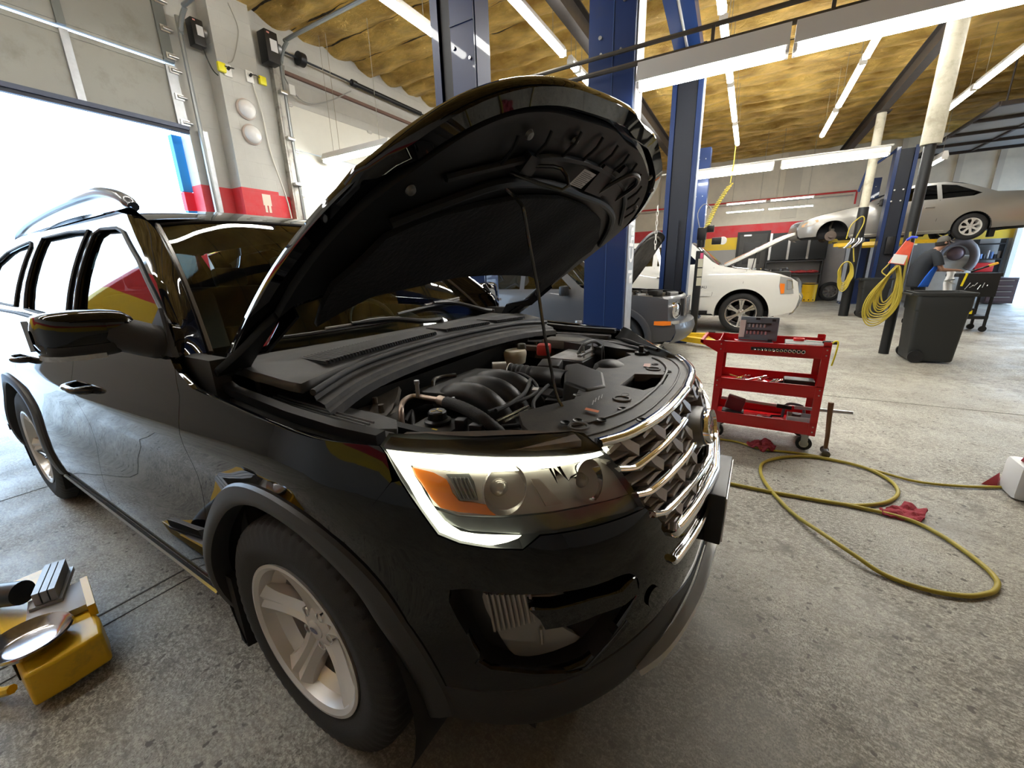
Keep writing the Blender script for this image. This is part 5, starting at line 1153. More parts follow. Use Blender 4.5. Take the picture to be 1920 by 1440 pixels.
mb=MB(); mb.tube([Vector((x,y,1.112-.03*(abs(y)/.8)**3)) for x,y in SEAL],.010,10,sm=4); bay(mb,'cowl_seal',DARKPLASTIC)
def apr(a,b):
    y=-.80+1.6*a; q=[(0,0),(.010,-.014),(.025,-.016),(.045,-.022),(.050,-.034),(.065,-.040),(.070,-.065)]; k_=b*6; i_=min(5,int(k_)); f_=k_-i_
    return Vector((sx_(y)+q[i_][0]*(1-f_)+q[i_+1][0]*f_,y,1.104-.03*(abs(y)/.8)**3+q[i_][1]*(1-f_)+q[i_+1][1]*f_))
mb=MB(); mb.grid(apr,40,18); bay(mb,'bulkhead_apron',DUSTY,50)
mb=MB(); mb.grid(lambda a,b: Vector((-.08-.15*b+.03*cos(3*a),-.66+1.3*a,1.02-.35*b)),16,6); bay(mb,'bulkhead_insulation',mat('bay_dark'))
# strut tower braces
for s_ in(-1,1):
    mb=MB(); mb.sweep([Vector(p) for p in ((-.10,s_*.45,.99),(-.04,s_*.52,.975),(.02,s_*.60,.96),(.06,s_*.66,.965))],[(-.04,-.012),(.04,-.012),(.035,.012),(-.035,.012)]); bay(mb,'strut_brace',mat('dusty_metal',(.055,.048,.04),.6,.2,dirt=.5,dirtcol=(.11,.09,.065)))
    mb=MB(); mb.lathe([(.0001,.02),(.07,.018),(.085,.0),(.09,-.03)],(.0,s_*.60,.95),n=28); mb.lathe([(.0001,.045),(.009,.045),(.009,.018)],(-.035,s_*.575,.955),n=8); mb.lathe([(.0001,.045),(.009,.045),(.009,.018)],(.045,s_*.62,.955),n=8); mb.each('strut_mount',DSTEEL if False else mat('dusty_metal'),car)
# engine: base block
mb=MB(); mb.box((.16,-.18,.78),(.50,.62,.22),bev=.03); bay(mb,'engine_block',mat('engine_dark',(.012,.011,.010),.6,dirt=.4,dirtcol=(.05,.04,.03)))
PLN=mat('intake_plastic',(.017,.0165,.016),.45,dirt=.35,dirtcol=(.045,.038,.03),dscale=10)
mani=thing('intake_manifold',None,None); mani.parent=car
mb=MB(); mb.box((.04,-.20,.955),(.16,.40,.05),Matrix.Rotation(R(-4),3,'Y')@Matrix.Rotation(R(0),3,'Z'),.012); mb.build('plenum',PLN,mani)
for i,(y,dy) in enumerate(((-.345,.0),(-.245,.01),(-.145,.015))):
    mb=MB(); P_=[Vector((.06,y-.015,.925)),Vector((.12,y-.01,.965)),Vector((.19,y,.975)),Vector((.26,y+dy,.955)),Vector((.31,y+dy+.01,.90)),Vector((.33,y+dy+.015,.84))]
    mb.tube(P_,[.040]*3+[.045]*30,16,sm=4); mb.build('runner',PLN,mani)
    mb=MB(); mb.tube([Vector((.08,y+.04,.90)),Vector((.18,y+.05,.925)),Vector((.28,y+.055,.88))],.028,12,sm=4); mb.build('runner_valley',PLN,mani)
for px_ in [(0.2028, -0.273, 0.985), (0.1854, -0.4361, 0.985), (0.2497, -0.2195, 0.985)]:
    v=Vector(px_); mb=MB(); mb.cyl(v+Vector((0,0,-.02)),v,.008,n=12); mb.cyl(v,v+Vector((0,0,.006)),.006,n=6); mb.build('manifold_bolt',DSTEEL,mani)
for px_ in [(0.2595, -0.2258, 0.955), (0.259, -0.3241, 0.955)]:
    v=Vector(px_); mb=MB(); mb.box(v,(.035,.03,.035),.5,.005); mb.build('injector_plug',BLACKPLASTIC,mani)
# metal pipe + hose of the air conditioning
U1=[(0.1316, -0.6201, 0.985), (0.0494, -0.5282, 0.985), (0.0401, -0.474, 0.985), (0.0951, -0.4672, 0.985), (0.1609, -0.4672, 0.985)]
mb=MB(); mb.tube([Vector(U1[0])+Vector((0,0,-.12))]+[Vector(p) for p in U1],.009,10,sm=5); ap_=bay(mb,'metal_pipe',mat('pipe_tarnish',(.35,.27,.22),.4,.8,vary=.25))
mb=MB(); v=Vector([(0.0598, -0.4712, 0.985)][0]); mb.cyl(v,v+Vector((0,0,.045)),.007,n=10); mb.cyl(v+Vector((0,0,.045)),v+Vector((0,0,.058)),.009,n=10); mb.build('service_port',DSTEEL,ap_)
U2=[Vector(p) for p in [(0.1506, -0.4659, 0.985), (0.1849, -0.474, 0.985), (0.253, -0.4879, 0.985), (0.3365, -0.5227, 0.985), (0.4077, -0.5648, 0.985)]]+[Vector((.44,-.53,.93)),Vector((.45,-.52,.86))]
mb=MB(); mb.tube(U2[:2],.0165,14); mb.build('hose_collar',mat('pipe_tarnish'),ap_)
mb=MB(); S=smooth(U2[1:],8); mb.tube(S,[.0185+(.0012 if i%2 else 0) for i in range(len(S))],14); bay(mb,'corrugated_hose',RUBBER)
# coolant tank with cap
v=Vector([(0.2414, -0.5807, 0.985)][0])
tank=thing('coolant_tank',None,None); tank.parent=car
mb=MB(); mb.box(v+Vector((.0,-.04,-.085)),(.15,.22,.12),.12,.03); mb.build('tank_body',mat('tank_grey',(.05,.048,.045),.45),tank)
mb=MB(); mb.lathe([(.0001,-.028),(.036,-.028),(.040,-.022),(.040,-.014),(.030,-.010)],v,n=30); mb.build('cap_flange',BLACKPLASTIC,tank)
mb=MB(); n=36
prof=[(.0001,.014),(.024,.014),(.0275,.010),(.028,-.012)]
mb.add([v+Vector((r_*(1 if (i%3) or r_<.02 else .95)*cos(2*pi*i/n),r_*(1 if (i%3) or r_<.02 else .95)*sin(2*pi*i/n),h_)) for i in range(n) for r_,h_ in prof],[(i*4+j,((i+1)%n)*4+j,((i+1)%n)*4+j+1,i*4+j+1) for i in range(n) for j in range(3)]); cp=mb.build('tank_cap',BLACKPLASTIC,tank,30)
mb=MB()
for a in (0,2.1,4.2): mb.box(v+Vector((.012*cos(a),.012*sin(a),.0148)),(.014,.005,.001),a)
mb.build('cap_symbol',mat('cap_yellow',(.45,.36,.12),.5),cp)
decal([v+Vector((.02+a,-.075+b_,-.0245)) for a,b_ in ((0,0),(.02,0),(.02,.03),(0,.03))],mat('label_yellow',(.7,.5,.06),.5),'tank_label',tank,.002)
mb=MB(); w_=Vector([(0.3401, -0.5932, 0.97)][0]); mb.box(w_,(.03,.03,.05),.3,.005); w2=Vector([(0.3904, -0.5855, 0.97)][0]); mb.box(w2,(.04,.03,.03),.2,.005); mb.each('relay_block',BLACKPLASTIC,car)
# dipstick tubes / silver rails
for q_ in ([(0.3913, -0.4864, 0.96), (0.4108, -0.3289, 0.96)], [(0.4077, -0.4735, 0.955), (0.4247, -0.3179, 0.955)]):
    mb=MB(); mb.tube([Vector(p) for p in q_],.0045,8); bay(mb,'fuel_rail',mat('bright_rail',(.6,.55,.45),.25,.95))
for pts_,r_ in (([(0.1633, -0.0529, 0.975), (0.1964, -0.0081, 0.975), (0.2916, -0.0765, 0.975), (0.3718, -0.185, 0.975), (0.3863, -0.2839, 0.975), (0.3652, -0.3883, 0.975), (0.3455, -0.4662, 0.975)],.0055),([(0.2928, -0.0961, 0.98), (0.3558, -0.2477, 0.98), (0.3746, -0.3701, 0.98), (0.3703, -0.4585, 0.98)],.007),([(0.3666, -0.0868, 0.965), (0.3962, -0.2443, 0.965), (0.4334, -0.3339, 0.965), (0.4857, -0.3973, 0.965), (0.5449, -0.4377, 0.965)],.0065),([(0.2424, -0.3664, 0.94), (0.2934, -0.3096, 0.94), (0.3146, -0.1753, 0.94)],.006),([(0.3543, -0.2469, 0.93), (0.4501, -0.3479, 0.93), (0.4384, -0.4313, 0.93)],.006),([(0.1227, -0.5983, 0.95), (0.0683, -0.5151, 0.95), (0.1778, -0.62, 0.95)],.006),([(0.3036, -0.0913, 0.93), (0.4079, -0.117, 0.93), (0.4356, -0.0813, 0.93)],.005),([(0.3458, -0.3946, 0.9), (0.4125, -0.3341, 0.9), (0.4589, -0.2255, 0.9)],.008)):
    mb=MB(); mb.tube([Vector(p) for p in pts_],r_,8,sm=5); bay(mb,'engine_hose',RUBBER)
mb=MB(); v=Vector([(0.3695, -0.1972, 0.98)][0]); mb.box(v,(.02,.03,.002),.3); bay(mb,'hose_tag',mat('tag_white',(.55,.53,.5),.5),0)
random.seed(3)
for i in range(26):
    x=random.uniform(.25,.55); y=random.uniform(-.5,-.02); z=random.uniform(.80,.90)
    mb=MB()
    if i%3: mb.tube([Vector((x,y,z)),Vector((x+random.uniform(-.08,.08),y+random.uniform(-.08,.08),z+.02)),Vector((x+random.uniform(-.1,.1),y+random.uniform(-.1,.1),z-.03))],random.uniform(.004,.010),6,sm=3); bay(mb,'wire_loom',BLACKPLASTIC)
    else: mb.box((x,y,z),(random.uniform(.02,.06),random.uniform(.02,.05),.04),random.uniform(0,3),.005); bay(mb,'sensor_body',DUSTY if i%2 else mat('dusty_metal'))
# elbow pipe at the back
mb=MB(); mb.tube([Vector([(0.0212, -0.3519, 0.985)][0])+Vector((0,0,-.06))]+[Vector(p) for p in [(-0.0143, -0.312, 0.985), (-0.0493, -0.2407, 0.985), (-0.0109, -0.1759, 0.985)]],.008,10,sm=5); bay(mb,'breather_pipe',mat('grey_pipe',(.09,.085,.08),.45,.4))
# air duct: clamp, corrugated part, smooth part
D=[Vector(p) for p in [(0.1198, 0.0308, 0.965), (0.172, 0.0339, 0.965), (0.2417, 0.0257, 0.965), (0.3143, 0.0303, 0.965), (0.398, 0.0139, 0.965)]]
S=smooth(D,10); mb=MB(); mb.tube(S[:22],[.034+(.004 if (i//2)%2 else -.002) for i in range(22)],18); bay(mb,'corrugated_duct',RUBBER)
mb=MB(); mb.tube(S[20:],.038,18); bay(mb,'air_duct',PLN)
mb=MB(); mb.tube(S[1:3],.040,18); bay(mb,'duct_clamp',STEEL)
mb=MB(); v=Vector([(0.0273, 0.11, 0.95)][0]); mb.cyl(v+Vector((-.03,-.03,0)),v+Vector((.02,.01,0)),.036,n=20); bay(mb,'throttle_body',mat('cast_alu',(.35,.33,.3),.45,.8))
# air box
ab=thing('air_box',None,None); ab.parent=car
c0=Vector([(0.4462, 0.0523, 0.97)][0])
mb=MB(); A=[(0.3444, 0.1247, 1.0), (0.3823, 0.1751, 1.0), (0.5311, 0.0665, 1.0), (0.6006, -0.1106, 1.0), (0.5597, -0.1878, 1.0), (0.451, -0.1273, 1.0)]; A=[Vector(p) for p in A]; n=len(A); mb.add(A+[Vector((p.x,p.y,.90))+ (p-c0)*.12 for p in A],[(i,(i+1)%n,n+(i+1)%n,n+i) for i in range(n)]+[tuple(range(n)),tuple(range(n,2*n))]); o=mb.build('air_box_lid',PLN,ab,20)
md=o.modifiers.new('b','BEVEL'); md.width=.010; md.segments=3
mb=MB(); mb.box(Vector((c0.x,c0.y,.885)),(.24,.26,.05),.2,.012); mb.build('air_box_base',BLACKPLASTIC,ab)
mb=MB(); c_=Vector([(0.5009, 0.2357, 0.97)][0]); mb.lathe([(.0001,.05),(.04,.045),(.062,.03),(.072,.0),(.075,-.06)],c_+Vector((0,0,-.01)),n=28)
for v in mb.v: v.y=c_.y+(v.y-c_.y)*1.15
mb.build('resonator_dome',PLN,ab)
# battery
bt=thing('battery',None,None); bt.parent=car
c_=Vector([(0.2651, 0.424, 0.97)][0]); mb=MB(); mb.box(c_+Vector((0,0,-.08)),(.19,.26,.17),.0,.006); mb.build('battery_case',BLACKPLASTIC,bt)
mb=MB(); mb.box(c_+Vector((0,0,.008)),(.17,.23,.004),0); mb.build('battery_top_label',mat('battery_label',(.33,.33,.33),.4,vary=.6,vscale=30),bt)
mb=MB(); mb.box(c_+Vector((.07,.0,.03)),(.02,.24,.012),0,.003); mb.build('hold_down_bar',DSTEEL,bt)
for s_ in (-.06,.05):
    mb=MB(); mb.cyl(c_+Vector((.07,s_,.0)),c_+Vector((.07,s_,.065)),.004,n=8); mb.cyl(c_+Vector((.07,s_,.03)),c_+Vector((.07,s_,.042)),.009,n=6); mb.build('terminal_post',STEEL,bt)
mb=MB(); v=Vector([(0.0642, 0.4805, 0.98)][0]); mb.box(v,(.07,.07,.06),.3,.012); mb.build('red_terminal_cover',mat('red_plastic',(.42,.03,.025),.4),bt)
mb=MB(); mb.tube([c_+Vector((.05,-.08,.03)),c_+Vector((.06,-.03,.07)),c_+Vector((.08,.06,.07)),c_+Vector((.10,.12,.02)),c_+Vector((.10,.13,-.08))],.009,8,sm=5); mb.build('battery_cable',mat('cable_grey',(.06,.06,.06),.5),bt)
mb=MB(); v=Vector([(0.2444, 0.1857, 0.985)][0]); mb.box(v+Vector((0,0,-.02)),(.10,.14,.05),.3,.012); bay(mb,'intake_cover',PLN)
# brake fluid reservoir
v=Vector([(-0.0278, 0.3325, 0.98)][0]); rs=thing('brake_reservoir',None,None); rs.parent=car
mb=MB(); mb.lathe([(.0001,.018),(.05,.016),(.056,.006),(.056,-.01),(.05,-.05)],v,n=26)
for p in mb.v: p.y=v.y+(p.y-v.y)*1.2
mb.build('reservoir_body',mat('yellowed_white',(.50,.46,.36),.45),rs); mb=MB(); mb.lathe([(.0001,.042),(.020,.042),(.024,.036),(.024,.012)],v+Vector((.01,.05,0)),n=22); mb.build('reservoir_cap',mat('cap_dark',(.03,.03,.02),.4),rs)
# fuse box
mb=MB(); A=[Vector(p) for p in [(0.0001, 0.7657, 1.015), (-0.0044, 0.9014, 1.015), (0.3437, 0.6436, 1.015), (0.3873, 0.4652, 1.015), (0.0932, 0.5801, 1.015)]]; n=len(A); mb.add(A+[Vector((p.x,p.y,.93)) for p in A],[(i,(i+1)%n,n+(i+1)%n,n+i) for i in range(n)]+[tuple(range(n)),tuple(range(n,2*n))]); o=bay(mb,'fuse_box',BLACKPLASTIC,20)
mb=MB(); mb.box((.12,.62,.995),(.22,.12,.05),0,.01); bay(mb,'bay_cover',mat('dusty_brown',(.06,.052,.042),.6))
mb=MB(); mb.tube([Vector(p) for p in [(-0.0225, 1.0733, 0.99), (0.2076, 0.8218, 0.99), (0.4998, 0.6542, 0.99), (0.5924, 0.5441, 0.99)]],.010,8,sm=4); bay(mb,'loom_tube',BLACKPLASTIC)
mb=MB(); v=Vector([(0.5563, 0.5571, 0.99)][0]); mb.cyl(v,v+Vector((.0,0,.03)),.012,n=12); mb.cyl(v+Vector((0,0,-.02)),v,.03,n=14); mb.each('hood_bumper_stop',BLACKPLASTIC,car)
mb=MB(); mb.tube([Vector(p) for p in [(0.3794, 0.8259, 1.0), (0.4984, 0.7104, 1.0), (0.6245, 0.5891, 1.0)]],[.008,.012,.012,.008],8,sm=3); bay(mb,'headlamp_bracket',DARKPLASTIC)
# far headlamp top
# ================================================================== wipers
def wiper(pts_,arm,pivot):
    wp=thing('wiper',None,None); wp.parent=car
    mb=MB(); mb.tube([Vector(p) for p in pts_],.007,6); mb.build('blade',BLACKPLASTIC,wp)
    mb=MB(); mb.tube([Vector(p)+Vector((0,0,.012)) for p in pts_[len(pts_)//3:]],.006,6); mb.build('blade_spine',mat('wiper_grey',(.14,.13,.12),.35,.3),wp)
    mb=MB(); mb.tube([Vector(p) for p in arm],[.008]*2+[.012]*40,8,sm=4); mb.build('arm',BLACKPLASTIC,wp)
    mb=MB(); mb.lathe([(.0001,.02),(.016,.018),(.02,0)],pivot,n=16); mb.build('pivot_cap',BLACKPLASTIC,wp)
wiper([ws(-.72,.045)+Vector((.012,0,.010)),ws(-.5,.05)+Vector((.012,0,.012)),ws(-.25,.055)+Vector((.012,0,.012)),ws(.0,.055)+Vector((.012,0,.012))],[ws(-.35,.06)+Vector((.02,0,.025)),ws(-.1,.05)+Vector((.03,0,.03)),Vector((-.42,.08,1.16)),Vector((-.40,.20,1.155))],(-.40,.20,1.14))
wiper([ws(.02,.10)+Vector((.012,0,.012)),ws(.3,.12)+Vector((.012,0,.012)),ws(.55,.13)+Vector((.012,0,.012)),ws(.78,.13)+Vector((.012,0,.012))],[ws(.4,.13)+Vector((.02,0,.025)),ws(.6,.10)+Vector((.03,0,.03)),Vector((-.44,.64,1.165)),Vector((-.42,.72,1.15))],(-.42,.72,1.14))
# ================================================================== interior
INT=mat('interior_dark',(.03,.03,.03),.7); SEAT=mat('seat_grey',(.11,.105,.10),.75,vary=.15)
mb=MB(); mb.grid(lambda a,b: Vector((-.50-.55*b,-.80+1.6*a,1.10+.03*sin(pi*b)-.015*abs(2*a-1)**2-(.10*max(0,b-.85)/.15))),24,10); mb.build('dashboard',mat('dash_top',(.04,.04,.04),.65),car)
mb=MB(); mb.box((-1.06,0,.85),(.06,1.5,.42),None,.03); mb.build('dash_face',INT,car)
mb=MB(); mb.grid(lambda a,b: Vector((-.93+.10*b+.05*cos(pi*(a-.5)),.25+.34*a,1.10+.06*sin(pi*a)*(1-b))),12,5); mb.build('instrument_hood',mat('hood_leather',(.05,.05,.05),.4),car)
sw=MB(); cen=Vector((-1.17,.42,1.06)); Mx=Matrix.Rotation(R(-25),3,'Y'); sw.tube([cen+Mx@Vector((0,.185*cos(2*pi*i/36),.185*sin(2*pi*i/36))) for i in range(36)],.015,10,closed=True); stw=sw.build('steering_wheel',mat('leather_black',(.015,.015,.015),.4),car)
sw=MB(); sw.box(cen+Vector((.03,0,0)),(.05,.16,.13),Mx,.02); sw.box(cen,(.02,.34,.03),Mx,.005); sw.build('wheel_hub',INT,stw)
def seat(x,y,w=.52):
    st=thing('car_seat',None,None); st.parent=car
    mb=MB(); mb.box((x,y,.72),(.52,w,.18),None,.05); mb.build('seat_cushion',SEAT,st)
    mb=MB(); mb.box((x-.30,y,1.02),(.14,w,.62),Matrix.Rotation(R(-12),3,'Y'),.05); mb.build('seat_back',SEAT,st)
    if w<.8:
        mb=MB(); mb.box((x-.40,y,1.44),(.10,.27,.19),Matrix.Rotation(R(-8),3,'Y'),.04); mb.build('headrest',SEAT,st)
    else:
        for d_ in(-.42,.42): mb=MB(); mb.box((x-.40,y+d_,1.40),(.10,.25,.16),Matrix.Rotation(R(-8),3,'Y'),.04); mb.build('headrest',SEAT,st)
seat(-1.62,.42); seat(-1.62,-.42); seat(-2.55,0,1.3)
mb=MB(); mb.grid(lambda a,b: Vector((-1.25-2.5*a,-.60+1.2*b,1.63+.03*sin(pi*a))),12,6); mb.build('headliner',mat('headliner',(.09,.088,.08),.9),car)
mb=MB(); mb.box((-.98,0,1.53),(.03,.24,.07),Matrix.Rotation(R(10),3,'Y'),.012); mb.build('rear_view_mirror',BLACKPLASTIC,car)
mb=MB()
for s_ in(-1,1): mb=MB(); mb.box((-1.9,s_*.87,.85),(3.1,.05,.62)); mb.build('door_lining',INT,car)
mb=MB(); mb.box((-3.3,0,.75),(1.2,1.5,.5)); mb.build('cargo_trim',INT,car)

# ================================================================== the other cars (x forward, y left, origin under the front axle)
def build_car(name,label,loc,rot,S):
    c=bthing(name,label,'car',*loc,rot)
    P=S['paint']; wz=S['wz']; wx=S['wx']; r=S['arch']; wb=S['wb']; zc=S['rt']
    def Wf(x,z): return cint(wz,z)*cint(wx,x)
    f=lambda x,z: Vector((x,-Wf(x,z),z))
    e=(f(-1+.01,.8)-f(-1,.8)).cross(f(-1,.81)-f(-1,.8)).y; FLc=e>0
    bl=S['bottom']
    lower=[]
    for cx in (0,-wb):
        lower+=[(x,z) for x,z in arc(cx,zc,r,-8,188,22)]
    outline=list(S['top'])+lower_fix(S,zc,r,wb)
    for mir in(False,True):
        side=panel(outline,f,'body_side',P,c,S['windows'],.10,.03,FLc,mir,.05)
        for w_ in S['windows']:
            panel(w_,lambda x,z: f(x,z)+Vector((0,.012,0)),'side_window',S.get('glass',PRIVACY),c,(),.12,0,FLc,mir,.06)
        sg=-1 if mir else 1
        for d_ in S['cuts']:
            mb=MB(); mb.tube([Vector((x,-(Wf(x,z)+.001)*sg,z)) for x,z in d_],.004,4); mb.build('door_gap',BLACKPLASTIC,c)
        for hx,hz_ in S['handles']:
            mb=MB(); y=-(Wf(hx,hz_)+.02)*sg; mb.box((hx,y,hz_),(.18,.03,.03),None,.008); mb.build('door_handle',S.get('handle',CHROME),c)
        for k_ in (0,-wb):
            mb=MB(); n=20; vs_=[]
            for i in range(n+1):
                a=R(-10+200*i/n)
                for y_ in (.45,Wf(k_,.6)-.01): vs_.append(Vector((k_+r*cos(a),-sg*y_,zc+r*sin(a))))
            mb.add(vs_,[(2*i,2*i+2,2*i+3,2*i+1) for i in range(n)]); mb.add([(k_+r*cos(R(-10+200*i/n)),-sg*.45,zc+r*sin(R(-10+200*i/n))) for i in range(n+1)],[tuple(range(n+1))]); mb.build('wheel_liner',LINER,c)
        if 'mirror' in S:
            mx,mz=S['mirror']; mb=MB(); mb.box((mx,-sg*(Wf(mx,1.0)+.10),mz),(.10,.20,.15),None,.03); mb.build('side_mirror',S.get('mirror_m',P),c)
    # top strips
    for nm,pts_,m_,cr in S['strips']:
        mb=MB(); n=len(pts_)
        def st(a,b):
            k=a*(n-1); i=min(n-2,int(k)); q=k-i; x=pts_[i][0]*(1-q)+pts_[i+1][0]*q; z=pts_[i][1]*(1-q)+pts_[i+1][1]*q
            w=Wf(x,z)-.004; y=(2*b-1)*w; return Vector((x+ (S.get('nose_bow',.06)*(1-(2*b-1)**2) if 'front' in nm or 'bumper' in nm else 0),y,z+cr*(1-(2*b-1)**2)))
        mb.grid(st,max(2,2*(n-1)),16); mb.build(nm,m_,c,50)
    mb=MB(); mb.box((-wb/2,0,zc*.8+.05),(wb+1.2,1.3,.12)); mb.build('underbody',LINER,c)
    for s_ in(-1,1):
        mb=MB(); mb.box((-wb*.6,s_*.3,S['cab']),(.12,.48,.55),None,.04); mb.build('seat',mat('seat_far',(.08,.08,.08),.8),c)
    return c,Wf
def lower_fix(S,zc,r,wb):
    # from the rear bottom forward to the front bottom, arches cut out
    zb=S['zb']; o=[(S['xr'],zb+.10)]
    a=[(x,z) for x,z in arc(-wb,zc,r,188,-8,22)]; b=[(x,z) for x,z in arc(0,zc,r,188,-8,22)]
    return o+a+[(-wb+r+.05,zb),(-r-.05,zb)]+b+[(S['xf'],zb+.06)]
# ---- dark grey SUV with round headlights
GREYP=mat('graphite_paint',(.050,.050,.054),.38,.0,.25); BGP=GREYP
AX,AYN=-.62,4.58
top=[(.79,.48),(.77,.58),(.68,.62),(.66,.93),(.50,.965),(.1,1.0),(-.40,1.03),(-.62,1.10),(-1.22,1.58),(-1.5,1.62),(-3.2,1.62),(-3.42,1.1),(-3.46,.5)]
jeep,jW=build_car('dark_grey_suv','dark grey boxy SUV with its hood open behind the blue post',(AX,AYN+.87,0),0,dict(paint=GREYP,wz=[(.2,.82),(.45,.87),(.8,.875),(1.0,.85),(1.1,.81),(1.6,.66)],wx=[(-3.46,.93),(-3.0,1),(.2,1),(.55,.97),(.80,.88)],arch=.40,wb=2.635,rt=.35,top=top,xr=-3.46,xf=.73,zb=.29,bottom=0,cab=1.05,
  windows=[[(-.78,1.08),(-1.25,1.50),(-1.62,1.52),(-1.62,1.08)],[(-1.70,1.08),(-1.70,1.52),(-2.45,1.52),(-2.50,1.08)],[(-2.6,1.10),(-2.58,1.5),(-3.1,1.48),(-3.2,1.12)]],
  cuts=[[(-.62,1.05),(-.60,.6),(-.56,.32)],[(-1.66,1.05),(-1.66,.32)]],handles=[(-1.50,.92),(-2.4,.92)],handle=GREYP,mirror=(-.85,1.06),mirror_m=BLACKPLASTIC,nose_bow=.16,
  strips=[('front_bumper',[(.70,.30),(.76,.37),(.79,.48),(.76,.58),(.64,.61)],GREYP,0),('front_face',[(.66,.60),(.65,.78),(.62,.93),(.58,.965)],GREYP,0),('windshield',[(-.45,1.04),(-.85,1.30),(-1.25,1.585)],WSGLASS,.03),('roof',[(-1.25,1.585),(-1.5,1.63),(-2.4,1.65),(-3.2,1.62)],GREYP,.03),('rear_face',[(-3.2,1.62),(-3.42,1.1),(-3.48,.4)],GREYP,0)]))
for s_ in(-1,1):
    mb=MB(); mb.lathe([(.0001,.024),(.06,.020),(.10,.006),(.108,-.01)],(.74,s_*.60,.77),(1,s_*.38,0),28); hl_=mb.build('headlight',mat('round_lens',(.50,.50,.50),.08,.7,.9),jeep)
    mb=MB(); mb.lathe([(.108,.022),(.119,.018),(.123,-.02)],(.74,s_*.60,.77),(1,s_*.38,0),28); mb.build('headlight_ring',CHROME,hl_)
    mb=MB(); mb.add([(.50,s_*.872,.63),(.62,s_*.858,.635),(.72,s_*.81,.63),(.72,s_*.81,.575),(.62,s_*.858,.57),(.50,s_*.872,.575)],[tuple(range(6))]); mb.build('amber_turn_signal',mat('amber_lens',(.85,.22,.02),.2,0,.8),jeep)
    mb=MB(); mb.add([(.722,s_*.81,.63),(.81,s_*.66,.63),(.81,s_*.66,.58),(.722,s_*.81,.575)],[(0,1,2,3)]); mb.build('clear_turn_lens',mat('clear_turn',(.6,.6,.58),.1,.5,.8),jeep)
    mb=MB(); 
    for cx in(0,-2.635):
        mb=MB(); prof=[(.385,-.05),(.39,.03),(.44,.045),(.475,.035),(.485,-.01)]; n=24; vs_=[]
        for i in range(n+1):
            a=R(-12+204*i/n)
            for r_,o_ in prof: x=cx+r_*cos(a); z=.35+r_*sin(a); vs_.append((x,s_*(jW(x,z)+o_),z))
        k=len(prof); mb.add(vs_,[(i*k+j,(i+1)*k+j,(i+1)*k+j+1,i*k+j+1) for i in range(n) for j in range(k-1)]); mb.build('wide_arch_flare',GREYP,jeep)
for i in range(7):
    y=-.32+.107*i; mb=MB(); mb.box((.78+.02*(1-(y/.4)**2),y,.79),(.06,.05,.26),None,.012); mb.build('grille_slot',BLACKPLASTIC,jeep)
    if i<6: mb=MB(); mb.box((.82,y+.053,.79),(.02,.03,.28),None,.008); mb.build('grille_bar',mat('grille_silver',(.32,.31,.29),.25,.7),jeep)
jh=Vector((-.28,0,1.06)); JA=R(54)
def jhp(x,y,z): return jh+Vector((x*cos(JA)-z*sin(JA),y,x*sin(JA)+z*cos(JA)))
jo=[(-.05,-.74),(.5,-.72),(.86,-.66),(1.0,-.5),(1.05,0),(1.0,.5),(.86,.66),(.5,.72),(-.05,.74)]; jo=[(v.x,v.y) for v in smooth([Vector((*p,0)) for p in jo],3)]
panel(jo,lambda x,y: jhp(x,y,.05-.06*(y/.74)**2-.05*max(0,(x-.8)/.25)**2),'hood',GREYP,jeep,(),.08,.03,False)
o=panel(inset(jo,.03),lambda x,y: jhp(x,y,.01-.05*(y/.74)**2-.012*sin(x*9)*cos(y*5)),'hood_underside',mat('dusty_felt',(.045,.042,.036),.85,dirt=.5,dirtcol=(.10,.09,.075)),jeep,(),.06,.0,True)
mb=MB(); mb.tube([jhp(x,-.60,-.02) for x in(.1,.5,.8)]+[jhp(.93,-.3,-.02),jhp(.95,.1,-.02),jhp(.9,.5,-.02)],.02,6,sm=3); mb.build('hood_bead',mat('dusty_felt'),jeep)
mb=MB(); mb.box((.18,0,.82),(.85,1.35,.18),None,.02); mb.build('engine_bay_floor',mat('engine_dark'),jeep)
random.seed(5)
for i in range(16):
    mb=MB(); mb.box((random.uniform(-.15,.55),random.uniform(-.6,.5),random.uniform(.92,.97)),(random.uniform(.06,.2),random.uniform(.06,.2),.08),random.uniform(0,3),.012); mb.build('engine_component',[DUSTY,mat('dusty_metal'),DSTEEL][i%3],jeep)
for cx in(0,-2.635):
    for s_ in(-1,1): wheel_parts(jeep,(cx,s_*.76,.35),s_,.35,.22,.22,'star5',ALLOY,a0=.3)
